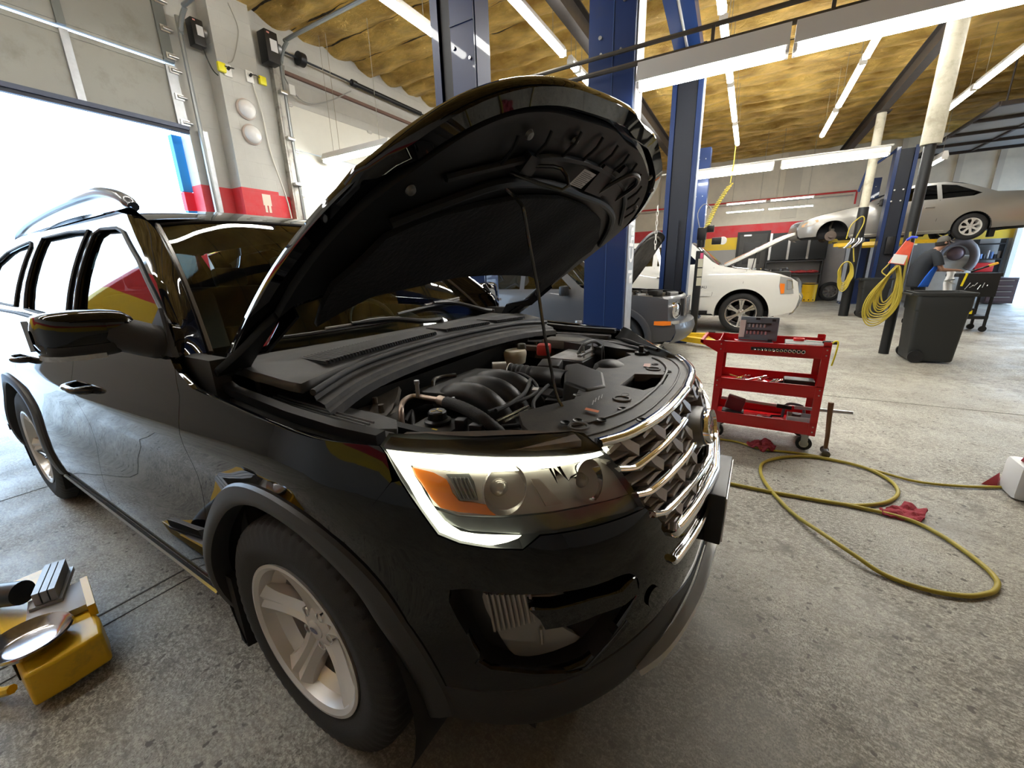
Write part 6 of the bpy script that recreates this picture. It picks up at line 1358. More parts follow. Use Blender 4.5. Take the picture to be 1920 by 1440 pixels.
# ---- white full-size SUV
WP=mat('white_paint',(.74,.74,.70),.25,0,1.0,spec=.4)
top=[(.93,.52),(.97,.72),(.90,1.02),(.78,1.10),(.60,1.17),(.3,1.24),(-.2,1.30),(-.48,1.36),(-.62,1.44),(-1.05,1.82),(-1.3,1.88),(-3.9,1.90),(-4.08,1.4),(-4.12,.6)]
yuk,yW=build_car('white_suv','big white SUV with its hood up, far behind the red tool cart',(.92,8.12+.98,0),0,dict(paint=WP,wz=[(.3,.93),(.5,.98),(.9,.99),(1.15,.975),(1.32,.93),(1.9,.76)],wx=[(-4.1,.95),(-3.6,1),(.3,1),(.6,.985),(.8,.94),(.97,.84)],arch=.49,wb=2.946,rt=.405,top=top,xr=-4.12,xf=.88,zb=.38,bottom=0,cab=1.3,nose_bow=.10,
  windows=[[(-.86,1.40),(-1.22,1.74),(-1.72,1.78),(-1.72,1.38)],[(-1.82,1.38),(-1.82,1.78),(-2.6,1.78),(-2.6,1.38)],[(-2.7,1.38),(-2.7,1.78),(-3.7,1.76),(-3.8,1.40)]],
  cuts=[[(-.58,1.33),(-.56,.8),(-.64,.40)],[(-1.77,1.35),(-1.77,.40)],[(.0+.02,1.27),(.0-.02,1.0+.0)]],handles=[(-1.60,1.14),(-2.5,1.14)],mirror=(-.88,1.35),
  strips=[('front_bumper',[(.80,.36),(.90,.42),(.98,.56),(.99,.72),(.95,.80)],WP,0),('front_face',[(.95,.80),(.92,1.0),(.86,1.08)],mat('chrome_grille_dark',(.2,.2,.2),.3,.8),0),('windshield',[(-.50,1.36),(-.75,1.58),(-1.05,1.83)],WSGLASS,.04),('roof',[(-1.05,1.83),(-1.3,1.89),(-3.9,1.91)],WP,.03),('rear_face',[(-3.9,1.91),(-4.1,1.3),(-4.14,.5)],WP,0),('cowl',[(-.30,1.32),(-.50,1.36)],BLACKPLASTIC,.02)]))
_f=lambda x,z: Vector((x,-yW(x,z),z)); YF_=((_f(-.99,.8)-_f(-1,.8)).cross(_f(-1,.81)-_f(-1,.8)).y)>0
for s_ in(-1,1):
    lamp=[(.60,1.13),(.74,1.10),(.80,1.08),(.84,.88),(.86,.80),(.64,.79),(.60,.95)]
    g=lambda x,z,o: Vector((x,s_*(yW(x,z)+o),z))
    hl_=panel(lamp,lambda x,z: Vector((x,-(yW(x,z)+.008),z)),'headlight',mat('clear_lamp',(.50,.52,.52),.1,.4,.9),yuk,(),.04,.02,YF_,s_>0)
    am=[(.612,1.00),(.69,.99),(.70,.81),(.645,.80),(.612,.95)]
    panel(am,lambda x,z: Vector((x,-(yW(x,z)+.012),z)),'amber_lens',mat('amber_lens'),hl_,(),.04,.01,YF_,s_>0)
    mb=MB(); mb.tube([g(x,z,.012) for x,z in ((.72,1.06),(.80,1.04),(.83,.9),(.74,.88),(.72,1.06))],.012,6); mb.build('lamp_ring',CHROME,hl_)
    mb=MB(); mb.sweep([Vector((x,s_*.99,.42)) for x in(-.62,-1.2,-2.4)],[(-.06,-.03),(.06,-.03),(.06,.03),(-.06,.03)]); mb.build('running_board',BLACKPLASTIC,yuk)
    mb=MB(); mb.sweep([Vector((x,s_*(yW(x,.78)+.008),.78)) for x in(-.60,-1.2,-2.4)],[(-.01,-.035),(.012,-.03),(.012,.03),(-.01,.035)]); mb.build('side_moulding',WP,yuk)
text('fender_badge','DENALI',.075,Matrix.Translation((-.80,-(yW(-.8,.93)+.004),.93))@Matrix.Rotation(pi/2,4,'X'),mat('badge_dark',(.10,.10,.10),.3,.8),yuk)
YA=R(27)
def yh(x,y,z): return Vector((-.40,0,1.37))+Vector((x*cos(YA)-z*sin(YA),y,x*sin(YA)+z*cos(YA)))
yo=[(v.x,v.y) for v in smooth([Vector((*p,0)) for p in [(0,-.80),(.6,-.82),(1.05,-.76),(1.28,-.5),(1.33,0),(1.28,.5),(1.05,.76),(.6,.82),(0,.80)]],3)]
o=panel(yo,lambda x,y: yh(x,y,.05-.05*(y/.8)**2-.06*max(0,(x-1.0)/.33)**2),'hood',WP,yuk,(),.10,.05,False)
panel(inset(yo,.04),lambda x,y: yh(x,y,.005-.05*(y/.8)**2),'hood_underside',mat('pale_underside',(.50,.49,.45),.6),yuk,(),.12,0,True)
mb=MB(); mb.tube([Vector((.10,-.78,1.26)),yh(.62,-.76,.0)],.008,6); mb.build('hood_strut',BLACKPLASTIC,yuk)
mb=MB(); mb.box((.20,0,1.12),(1.15,1.62,.20),None,.03); mb.build('engine_bay',mat('engine_dark'),yuk)
for i in range(10):
    mb=MB(); mb.box((random.uniform(-.3,.7),random.uniform(-.7,.5),random.uniform(1.20,1.24)),(.15,.15,.08),random.uniform(0,3),.012); mb.build('engine_component',[DUSTY,DARKPLASTIC][i%2],yuk)
for cx in(0,-2.946):
    for s_ in(-1,1): wheel_parts(yuk,(cx,s_*.83,.405),s_,.405,.27,.275,'six',mat('polished_wheel',(.50,.49,.47),.25,.8),6,a0=R(90))
# ---- raised silver coupe (nose to the left)
SP=mat('silver_paint',(.38,.37,.34),.3,.6,.6); LZ=1.79
top=[(.76,.30),(.80,.50),(.72,.66),(.3,.80),(-.35,.93),(-.55,.97),(-1.25,1.30),(-1.6,1.385),(-2.1,1.385),(-2.55,1.27),(-3.0,1.06),(-3.45,1.03),(-3.60,.95),(-3.65,.40)]
civ,cW=build_car('silver_coupe','silver two-door car raised on the lift with its front wheel off',(2.82,13.82,LZ),pi,dict(paint=SP,wz=[(.15,.80),(.35,.85),(.7,.855),(.9,.82),(1.05,.76),(1.40,.56)],wx=[(-3.65,.84),(-3.2,.95),(-2.4,1),(.2,1),(.5,.95),(.80,.78)],arch=.345,wb=2.66,rt=.30,top=top,xr=-3.65,xf=.70,zb=.18,bottom=0,cab=.75,nose_bow=.16,
  windows=[[(-.82,.97),(-1.30,1.25),(-1.62,1.32),(-1.95,1.33),(-1.98,.98)],[(-2.06,.98),(-2.03,1.33),(-2.3,1.29),(-2.75,1.06),(-2.60,1.0)]],
  cuts=[[(-.66,.94),(-.62,.5),(-.64,.22)],[(-2.02,.96),(-2.02,.5),(-1.95,.22)]],handles=[(-1.85,.80)],handle=SP,mirror=(-.92,1.0),mirror_m=BLACKPLASTIC,
  strips=[('front_bumper',[(.66,.18),(.76,.24),(.80,.42),(.78,.54)],SP,0),('front_face',[(.78,.54),(.74,.64),(.66,.69)],BLACKPLASTIC,0),('hood',[(.66,.69),(.3,.81),(-.35,.935),(-.50,.955)],SP,.03),('windshield',[(-.50,.96),(-.9,1.16),(-1.3,1.32)],PRIVACY,.04),('roof',[(-1.3,1.32),(-1.7,1.395),(-2.1,1.39),(-2.4,1.33)],SP,.03),('rear_window',[(-2.4,1.33),(-2.7,1.20),(-3.0,1.06)],PRIVACY,.03),('trunk',[(-3.0,1.06),(-3.45,1.035),(-3.60,.97)],SP,.02),('rear_bumper',[(-3.60,.97),(-3.66,.7),(-3.68,.4),(-3.6,.22)],SP,0)]))
for s_ in(-1,1):
    g=lambda x,z,o: Vector((x,s_*(cW(x,z)+o),z)); lamp=[(.36,.70),(.62,.63),(.70,.58),(.70,.52),(.52,.54),(.34,.64)]
    mb=MB(); n=len(lamp); mb.add([g(x,z,.008) for x,z in lamp]+[g(x,z,-.04) for x,z in lamp],[tuple(range(n))]+[(i,(i+1)%n,n+(i+1)%n,n+i) for i in range(n)]); mb.build('headlight',mat('cloudy_amber',(.66,.40,.20),.25,0,.6),civ)
    wheel_parts(civ,(-2.66,s_*.74,.30),s_,.305,.19,.185,'cap',mat('plastic_cover',(.58,.57,.54),.4,.2),7)
    mb=MB(); mb.cyl((0,s_*.62,.26),(0,s_*.68,.26),.13,n=28); mb.cyl((0,s_*.60,.26),(0,s_*.75,.26),.06,n=20); mb.each('brake_rotor',mat('rusty_rotor',(.14,.11,.09),.5,.7),civ)
    mb=MB(); mb.tube([(0,s_*.55,.25),(.03,s_*.55,.50),(-.02,s_*.5,.66)],.03,8); mb.tube([(0,s_*.6,.2),(-.1,s_*.3,.18)],.02,8); mb.box((-.02,s_*.60,.36),(.10,.10,.18),None,.02); mb.each('suspension_strut',mat('dusty_metal'),civ)
    mb=MB(); mb.box((-3.10,s_*.62,.16),(.10,.16,.22),None,.02); mb.build('mud_guard',BLACKPLASTIC,civ)
    mb=MB(); mb.tube([g(x,.24,.004) for x in(-.4,-1.2,-2.2)],.012,6); mb.build('sill_trim',mat('sill_silver',(.45,.44,.40),.3,.5),civ)
# lift arms under the silver car and beside the grey SUV
lift_arm(lp5,[(3.93,12.80,1.80),(3.3,13.10,1.80),(2.95,13.25,1.80)]); lift_arm(lp5,[(3.95,12.80,1.80),(4.8,13.10,1.80),(5.05,13.25,1.80)])
lift_arm(lp6,[(3.95,15.9,1.80),(3.3,14.7,1.80)]); lift_arm(lp6,[(4.05,15.9,1.80),(5.0,14.7,1.80)])
lift_arm(lp3,[(-.05,6.55,.10),(.3,6.35,.10),(.72,6.1,.10)],.12,False); lift_arm(lp3,[(.05,6.85,.10),(.5,6.95,.10)])

# ================================================================== red tool cart (world frame)
cart=thing('tool_cart','red three-shelf tool cart with casters standing in front of the black SUV','tool cart',(1.14,2.30,0))
CW,CD=.70,.40; xh,yh_=CW/2,CD/2
def tray(z,h,name):
    mb=MB(); t_=.004
    for y_ in(-yh_,yh_): mb.box((0,y_,z),(CW,t_,h))
    for x_ in(-xh,xh): mb.box((x_,0,z),(t_,CD,h))
    mb.box((0,0,z-h/2+.012),(CW,CD,t_)); 
    for y_ in(-yh_,yh_): mb.box((0,y_,z+h/2),(CW,.010,.006)); mb.box((0,y_,z-h/2),(CW,.012,.006))
    return mb.build(name,RED,cart)
tray(.770,.088,'top_tray'); tray(.475,.086,'middle_tray'); tray(.19,.088,'bottom_tray')
for sx in(-1,1):
    for sy in(-1,1):
        mb=MB(); x_,y_=sx*(xh+.003),sy*(yh_+.003); zt=.845 if sx>0 else .82
        mb.box((x_-sx*.022,y_,(zt+.14)/2),(.046,.004,zt-.14)); mb.box((x_,y_-sy*.02,(zt+.14)/2),(.004,.040,zt-.14)); l_=mb.build('corner_post',RED,cart)
        mb=MB()
        for z_ in(.79,.75,.495,.455,.21,.17): mb.cyl((x_-sx*.02,y_,z_),(x_-sx*.02,y_+sy*.006,z_),.005,n=8)
        mb.each('rivet',STEEL,l_)
        cs=thing('caster',None,None); cs.parent=cart
        cx_,cy_=sx*(xh-.05),sy*(yh_-.05)
        mb=MB(); mb.cyl((cx_-.028*0,cy_-.013,.055),(cx_,cy_+.013,.055),.052,n=24); mb.build('tire',RUBBER,cs); mb=MB(); mb.cyl((cx_,cy_-.015,.055),(cx_,cy_+.015,.055),.030,n=20); mb.build('hub',STEEL,cs)
        mb=MB(); mb.box((cx_,cy_-.022,.085),(.045,.003,.09)); mb.box((cx_,cy_+.022,.085),(.045,.003,.09)); mb.box((cx_,cy_,.135),(.07,.06,.008)); mb.build('fork',GALV,cs)
mb=MB()
for y_ in(-yh_,yh_): mb.add([(-xh,y_,.72),(-xh,y_,.815),(-xh-.13,y_,.815),(-xh-.13,y_,.79),(-xh,y_+.004,.72),(-xh,y_+.004,.815),(-xh-.13,y_+.004,.815),(-xh-.13,y_+.004,.79)],[(0,1,2,3),(4,5,6,7),(0,1,5,4),(1,2,6,5),(2,3,7,6),(3,0,4,7)])
mb.box((-xh-.125,0,.803),(.02,CD,.026)); mb.build('push_handle',RED,cart)
# magnetic row of sockets on the front of the top tray
sr=thing('socket_rail','row of chrome sockets on a black magnetic rail on the cart front','socket rail',(1.14,2.095,0))
mb=MB(); mb.box((.04,-.006,.772),(.34,.012,.024),None,.004); mb.build('rail',BLACKPLASTIC,sr)
for i in range(13):
    r_=.0062+.00055*i; x_=-.105+.0225*i+.00035*i*i*.6
    mb=MB(); mb.lathe([(r_*.55,.004),(r_*.62,.024),(r_,.026),(r_,.0)],(x_,-.012,.772),(0,-1,0),16); mb.build('socket',CHROME,sr); 
def wthing(n,l,c,x,y,z,rot=0,g=None): return thing(n,l,c,(x,y,z),rot,g)
# open grey socket case on top
TZ=.746
cs=wthing('socket_case','open grey plastic socket case standing up on the cart top','socket case',1.03,2.34,TZ,R(-3))
GC=mat('case_grey',(.11,.13,.155),.5)
mb=MB(); mb.box((0,0,.016),(.25,.16,.03),None,.008); mb.build('case_base',GC,cs)
mb=MB(); mb.box((.01,.085,.13),(.27,.03,.19),Matrix.Rotation(R(-12),3,'X'),.010); mb.build('case_lid',GC,cs)
mb=MB(); mb.box((-.105,.064,.13),(.04,.006,.14),Matrix.Rotation(R(-12),3,'X')); mb.build('paper_insert',mat('tag_white'),cs)
for r_,(z_,n_) in enumerate(((.16,5),(.105,6))):
    mb=MB(); mb.box((.01,.058+.018*r_*0+(.0 if r_ else .012),z_+.014),(.17,.01,.012)); mb.build('socket_clip',BLACKPLASTIC,cs)
    for i in range(n_): mb=MB(); mb.cyl((-.055+.026*i-(.012 if r_ else 0),.058+(0 if r_ else .012),z_-.016),(-.055+.026*i-(.012 if r_ else 0),.058+(0 if r_ else .012),z_+.010),.007,n=10); mb.build('socket',STEEL,cs)
mb=MB(); mb.box((.0,.06,.215),(.03,.012,.02)); mb.box((.11,.066,.205),(.025,.01,.02)); mb.box((.10,.05,.045),(.03,.012,.02)); mb.each('latch',BLACKPLASTIC,cs)
o=MB().cyl((0,0,0),(0,0,.06),.012,n=14).build('deep_socket',CHROME); o.location=(.90,2.26,TZ); tag(o,'single deep chrome socket standing beside the grey socket case','socket')
o=MB().tube([(0,0,.012),(.05,-.02,.012),(.13,-.05,.012)],.008,8).build('ratchet_wrench',CHROME); mb=MB(); o.location=(.86,2.27,TZ+.002); tag(o,'chrome ratchet lying at the handle end of the cart top','wrench')
mb=MB(); mb.box((0,0,.02),(.16,.09,.04),None,.008); o=mb.build('red_pouch',mat('dark_red_pouch',(.16,.03,.035),.7)); o.location=(.90,2.18,TZ); o.rotation_euler=(0,0,-.5); tag(o,'dark red pouch at the handle end of the cart top','pouch')
mb=MB(); mb.box((0,0,.03),(.24,.20,.06),None,.006); o=mb.build('grey_tool_box',mat('olive_case',(.10,.098,.09),.5)); o.location=(1.35,2.31,TZ); o.rotation_euler=(0,0,-.03); tag(o,'flat grey tool case on the right of the cart top','tool case')
lz=TZ+.062
fl_=wthing('tape_roll','bright red ring lying on the flat grey tool case','tape roll',1.32,2.36,lz)
mb=MB(); mb.lathe([(.028,0),(.036,0),(.036,.018),(.028,.018),(.028,0)],n=30); mb.build('ring',mat('bright_red',(.75,.02,.02),.35),fl_)
sd=wthing('screwdriver','black handled screwdriver lying beside the red ring on the tool case','screwdriver',1.36,2.30,lz+.012)
mb=MB(); mb.cyl((0,0,0),(.10,-.03,.0),.004,n=8); mb.build('shank',STEEL,sd); mb=MB(); mb.tube([(.10,-.03,0),(.12,-.036,0),(.17,-.05,0),(.19,-.056,0)],[.009,.013,.013,.010],10); mb.build('handle',BLACKPLASTIC,sd)
pl_=wthing('pliers','red handled pliers at the right end of the cart top','pliers',1.30,2.16,TZ+.03)
mb=MB(); mb.tube([(0,0,0),(.05,.0,0),(.12,.02,0)],.009,8); mb.tube([(0,0,.0),(.05,-.01,0),(.12,-.035,0)],.009,8); mb.each('grip',mat('bright_red'),pl_); mb=MB(); mb.box((-.03,0,0),(.06,.016,.01),None,.003); mb.build('jaw',DSTEEL,pl_)
mb=MB(); mb.tube([(0,0,0),(.1,-.01,.005),(.2,-.02,.012)],[.012,.011,.013],10); o=mb.build('pry_bar',BLACKPLASTIC); o.location=(1.27,2.13,TZ+.045); tag(o,'black bar handle lying along the front edge of the cart top','pry bar')
mb=MB(); mb.tube([(0,0,0),(.02,0,.02),(.035,-.01,.01),(.03,-.015,-.08),(.02,-.02,-.15)],.005,8,sm=4); o=mb.build('yellow_cord',mat('cord_yellow',(.8,.65,.02),.4)); o.location=(1.49,2.10,.835); tag(o,'short yellow cord hooked over the right corner of the cart','cord')
# middle tray: wrenches and a dark case
MZ=.447
mb=MB(); mb.box((0,0,.035),(.20,.12,.07),None,.014); mb.box((-.13,0,.03),(.08,.03,.03)); o=mb.build('power_tool_case',BLACKPLASTIC); o.location=(1.36,2.32,MZ); tag(o,'black tool with a stubby handle at the right of the middle shelf','power tool')
random.seed(11)
wr0=None
for i in range(12):
    x_=.90+.028*i+random.uniform(-.01,.01); y_=2.19+random.uniform(0,.14); a_=random.uniform(-1,1)
    mb=MB(); L_=random.uniform(.10,.17); mb.box((0,0,.004),(L_,.010,.006)); mb.lathe([(.007,.0),(.013,.0),(.013,.008),(.007,.008),(.007,0)],(L_/2,0,0),n=14); mb.add([(-L_/2,-.012,0),(-L_/2-.022,-.012,0),(-L_/2-.022,-.005,0),(-L_/2-.008,-.003,0),(-L_/2-.008,.003,0),(-L_/2-.022,.005,0),(-L_/2-.022,.012,0),(-L_/2,.012,0)]+[(-L_/2,-.012,.008),(-L_/2-.022,-.012,.008),(-L_/2-.022,-.005,.008),(-L_/2-.008,-.003,.008),(-L_/2-.008,.003,.008),(-L_/2-.022,.005,.008),(-L_/2-.022,.012,.008),(-L_/2,.012,.008)],[tuple(range(8)),tuple(range(8,16))]+[(k_,(k_+1)%8,8+(k_+1)%8,8+k_) for k_ in range(8)])
    o=mb.build('wrench',CHROME); o.location=(x_,y_,MZ+.022+.008*(i%4)); o.rotation_euler=(random.uniform(-.3,.3),random.uniform(-.25,.25)-.3*(i%2),a_); tag(o,'chrome wrench in the heap on the middle shelf of the red cart','wrench','wrenches on the middle shelf')
mb=MB(); mb.box((0,0,.005),(.30,.012,.007)); mb.lathe([(.008,0),(.016,0),(.016,.010),(.008,.010),(.008,0)],(.15,0,0),n=14); mb.lathe([(.008,0),(.015,0),(.015,.010),(.008,.010),(.008,0)],(-.15,0,0),n=14); o=mb.build('long_wrench',CHROME); o.location=(1.30,2.15,MZ+.02); o.rotation_euler=(0,.06,-.06); tag(o,'long thin chrome wrench lying along the front of the middle shelf','wrench')
# bottom tray
BZ=.162
mb=MB(); mb.box((0,0,.05),(.13,.10,.10),Matrix.Rotation(R(14),3,'Y'),.010); o=mb.build('dark_red_case',mat('dark_red_case',(.17,.01,.018),.5)); o.location=(.95,2.22,BZ+.075); tag(o,'dark red block-shaped case leaning on the bottom shelf','case')
mb=MB(); mb.box((0,0,.035),(.16,.10,.07),None,.006); o=mb.build('black_case',mat('slate_case',(.03,.035,.04),.5)); o.location=(.94,2.20,BZ); tag(o,'dark slate case under the dark red case on the bottom shelf','case')
t=wthing('torque_bar','long steel bar lying across the bottom shelf','bar',1.12,2.28,BZ+.13); mb=MB(); mb.cyl((-.28,0,.01),(.12,0,-.004),.012,n=12); mb.build('steel_bar',STEEL,t); mb=MB(); mb.cyl((.12,0,-.004),(.22,0,-.01),.017,n=12); mb.build('black_grip',BLACKPLASTIC,t)
bx=wthing('parts_box','white and blue cardboard box at the right end of the bottom shelf','box',1.39,2.19,BZ); mb=MB()
for q in (((0,-.055,.05),(.15,.004,.10)),((0,.055,.05),(.15,.004,.10)),((-.075,0,.05),(.004,.11,.10)),((.075,0,.05),(.004,.11,.10)),((0,0,.004),(.15,.11,.004))): mb.box(*q)
mb.build('carton',mat('carton_white',(.55,.55,.58),.6),bx); mb=MB(); mb.box((.0,-.0575,.045),(.10,.001,.006)); mb.box((0,-.0575,.03),(.10,.001,.004)); mb.each('blue_print',mat('print_blue',(.08,.10,.4),.6),bx); mb=MB(); mb.cyl((-.02,0,.03),(-.02,0,.11),.03,n=18); mb.build('dark_canister',mat('canister',(.05,.02,.02),.4),bx)
mb=MB(); mb.tube([(-.07,0,0),(-.06,0,.09),(-.03,0,.12),(.05,0,.11),(.07,0,.06),(.07,0,0)],.011,8,sm=3); o=mb.build('plastic_hoop',mat('case_grey')); o.location=(1.36,2.33,BZ+.02); tag(o,'grey plastic hoop behind the white and blue box','hoop')
mb=MB(); mb.lathe([(.0001,0),(.038,0),(.038,.03),(.03,.034),(.0001,.034)],n=24); o=mb.build('tape_measure',DSTEEL); o.location=(1.03,2.15,BZ+.006); tag(o,'round grey metal tin near the front of the bottom shelf','tin')
for i in range(7):
    mb=MB(); mb.tube([(0,0,0),(.04,.01*(i%3),.02),(.10,0,.01)],.007+.002*(i%2),8); o=mb.build('socket_bar',[DSTEEL,CHROME,BLACKPLASTIC][i%3]); o.location=(1.06+.028*i,2.16+.02*(i%3),BZ+.012+.012*(i%2)); o.rotation_euler=(0,random.uniform(-.3,.2),random.uniform(-.9,.9)); tag(o,'small metal or dark tool in the jumble on the bottom shelf','tool','loose tools on the bottom shelf')
# pipe sticking out, hammer leaning
mb=MB(); mb.cyl((0,0,0),(.36,.0,.012),.0135,n=16); o=mb.build('steel_pipe',GALV); o.location=(1.36,2.30,.285); tag(o,'shiny steel pipe sticking out of the right side of the cart','pipe')
hm=wthing('sledge_hammer','hammer with a brown wooden handle standing on its head by the cart','hammer',1.572,2.10,0)
mb=MB(); mb.tube([(-.002,0,.06),(-.004,.0,.15),(-.012,.02,.30),(-.016,.03,.405)],[.013,.014,.016,.018],12); mb.build('handle',mat('worn_wood',(.16,.08,.035),.6,vary=.35,vscale=25),hm)
mb=MB(); mb.cyl((0,-.045,.032),(0,.045,.032),.021,n=14); mb.cyl((0,-.055,.032),(0,-.043,.032),.027,n=14); mb.cyl((0,.043,.032),(0,.055,.032),.027,n=14); mb.build('head',mat('hammer_steel',(.12,.11,.10),.45,.8),hm)
# ================================================================== hose, rags, jug
hp=[(0.8598, 2.0476, 0.012), (0.9943, 2.0572, 0.012), (1.1786, 1.9946, 0.012), (1.4179, 2.0352, 0.012), (1.608, 2.0253, 0.012), (1.8317, 1.9523, 0.012), (2.0305, 1.8875, 0.012), (2.2645, 1.9452, 0.012), (2.4796, 2.0461, 0.012), (2.7133, 2.0946, 0.012)]
mb=MB(); mb.tube([Vector(p) for p in hp],.0085,10,sm=6); o=mb.build('air_hose',YHOSE); tag(o,'thin yellow air hose running straight from the black SUV to the white jug','hose')
hq=[(0.9464, 1.3055, 0.013), (1.2099, 1.3111, 0.013), (1.4296, 1.3323, 0.013), (1.6339, 1.3519, 0.013), (1.8607, 1.3325, 0.013), (1.9645, 1.2403, 0.013), (2.0274, 1.1194, 0.013), (2.0639, 1.0061, 0.013), (2.0691, 0.9182, 0.013), (2.039, 0.8448, 0.013), (1.9993, 0.7986, 0.013), (1.9185, 0.7399, 0.013), (1.7958, 0.7085, 0.013), (1.6609, 0.735, 0.013), (1.5574, 0.8068, 0.013), (1.4449, 0.9345, 0.013), (1.3376, 1.0933, 0.013), (1.2515, 1.2701, 0.013), (1.1867, 1.4577, 0.013), (1.1673, 1.615, 0.013), (1.1926, 1.7564, 0.013), (1.3133, 1.9072, 0.013), (1.4806, 2.005, 0.013), (1.6663, 2.0062, 0.013), (1.8036, 1.9526, 0.013), (1.885, 1.8309, 0.013), (1.8981, 1.7029, 0.013), (1.8694, 1.5968, 0.013), (1.8002, 1.4867, 0.013), (1.6885, 1.3942, 0.013), (1.5846, 1.3505, 0.013), (1.376, 1.3236, 0.013)]
P_=[Vector(p) for p in hq]
for i,p in enumerate(P_):
    if i in (14,15,): p.z=.031
    if i>=27: p.z=.013
mb=MB(); mb.tube(P_,.0105,12,sm=8); o=mb.build('air_hose',YHOSE); tag(o,'thick yellow hose lying in two big loops on the concrete','hose')
for nm,pts_,lab in (('a',[(1.0695, 2.0546, 0.01), (1.1232, 2.129, 0.01), (1.2328, 2.1625, 0.01), (1.267, 2.0674, 0.01), (1.2483, 1.9824, 0.01), (1.179, 1.9568, 0.01), (1.0898, 1.9861, 0.01)],'crumpled red rag over the yellow hose in front of the cart'),('b',[(1.7567, 1.3719, 0.008), (1.8095, 1.4312, 0.008), (1.8708, 1.4831, 0.008), (1.9018, 1.5315, 0.008), (1.9703, 1.4643, 0.008), (1.9424, 1.3742, 0.008), (1.9066, 1.3214, 0.008), (1.8389, 1.329, 0.008), (1.76, 1.3262, 0.008)],'crumpled red rag on the floor inside the hose loops')):
    c_=sum((Vector(p) for p in pts_),Vector())/len(pts_); c_.z=0; poly=[(p[0]-c_.x,p[1]-c_.y) for p in pts_]
    hgt=.045 if nm=='a' else .03
    f=lambda x,y: Vector((x,y,.006+hgt*abs(noise.noise(Vector((x*14+3,y*14,1 if nm=='a' else 2))))*1.3+.010*noise.noise(Vector((x*40,y*40,5)))+(.012 if nm=='a' else .006)))
    o=panel(poly,f,'shop_rag',REDRAG,None,(),.008,.012,False,False,.008); o.location=c_; tag(o,lab,'rag',kind=None)
jg=wthing('fluid_jug','white plastic jug with a pink rag on it at the right edge','jug',2.56,1.98,0)
mb=MB(); mb.box((0,0,.11),(.24,.20,.22),None,.035); mb.build('jug_body',mat('jug_white',(.66,.66,.66),.35),jg)
mb=MB(); mb.box((.05,0,.235),(.03,.03,.03)); mb.build('cap',mat('jug_white'),jg)
mb=MB(); mb.tube([(-.08,-.02,.225),(-.05,0,.26),(.0,.01,.235),(.03,.03,.225)],.014,8,sm=4); o=mb.build('shop_rag',REDRAG); o.location=(2.55,1.98,.0); tag(o,'twisted pink rag draped over the top of the white jug','rag')
mb=MB(); mb.add([(0,0,0),(-.07,.0,.0),(0,.02,.09),(.03,.05,.0)],[(0,1,2),(0,2,3),(1,3,2),(0,3,1)]); o=mb.build('red_wedge',mat('wedge_red',(.45,.06,.08),.5)); o.location=(2.44,2.06,.0); tag(o,'small dark red wedge showing left of the white jug','wedge')
# ================================================================== lift arm by the front wheel (near left)
la=wthing('car_lift_arm','yellow end of a car lift with a chrome dish pad, lower left','car lift',-1.2,-1.31,0)
mb=MB(); A_=[(-.45,-.10),(.295,-.10),(.30,-.02),(.29,.10),(.18,.12),(-.45,.12)]; mb.prism(A_,.125,Matrix.Translation((0,0,.02)),.97); o=mb.build('arm_tube',YELLOW,la,20)
md=o.modifiers.new('b','BEVEL'); md.width=.010; md.segments=2
mb=MB(); mb.box((-.06,-.098,.080),(.40,.012,.075),None,.004); mb.build('arm_slot',mat('slot_dark',(.008,.007,.006),.8),la)
mb=MB(); mb.tube([(-.45,-.16,.035),(-.1,-.175,.03),(.10,-.16,.035),(.17,-.125,.05)],.016,8,sm=5); mb.build('guard_rail',YELLOW,la)
mb=MB(); mb.lathe([(.0001,.006),(.062,.006),(.075,.010),(.098,.030),(.108,.036),(.112,.030),(.085,.0),(.03,-.004),(.0001,-.004)],(.145,-.05,.160),n=48); mb.build('dish_pad',mat('polished_dish',(.42,.41,.44),.16,.95),la)
mb=MB(); mb.cyl((.145,-.05,.14),(.145,-.05,.16),.04,n=20); mb.build('pad_screw',DSTEEL,la)
mb=MB(); mb.box((-.02,.05,.162),(.20,.16,.03),Matrix.Rotation(R(-12),3,'Z'),.004); mb.build('arm_plate',mat('worn_grey_plate',(.42,.42,.44),.4,.3),la)
mb=MB(); mb.box((.02,.13,.165),(.24,.022,.05),Matrix.Rotation(R(-8),3,'Z')); mb.build('arm_bracket',YELLOW,la)
t=wthing('frame_adapter','stack of dull silver channel adapters resting on the yellow lift arm','lift adapter',-1.34,-1.245,.18,R(-20)); 
mb=MB()
for i in range(3): mb.box((0,.022*i-.02,.035),(.22,.018,.05)); 
mb.box((0,0,.0),(.24,.09,.02)); mb.each('channel',DSTEEL,t)
mb=MB(); mb.cyl((0,0,0),(.16,.10,.02),.045,n=22); o=mb.build('hydraulic_cylinder',BLACKPLASTIC); o.location=(-1.50,-1.42,.20); tag(o,'black cylinder lying beside the chrome dish pad','cylinder')
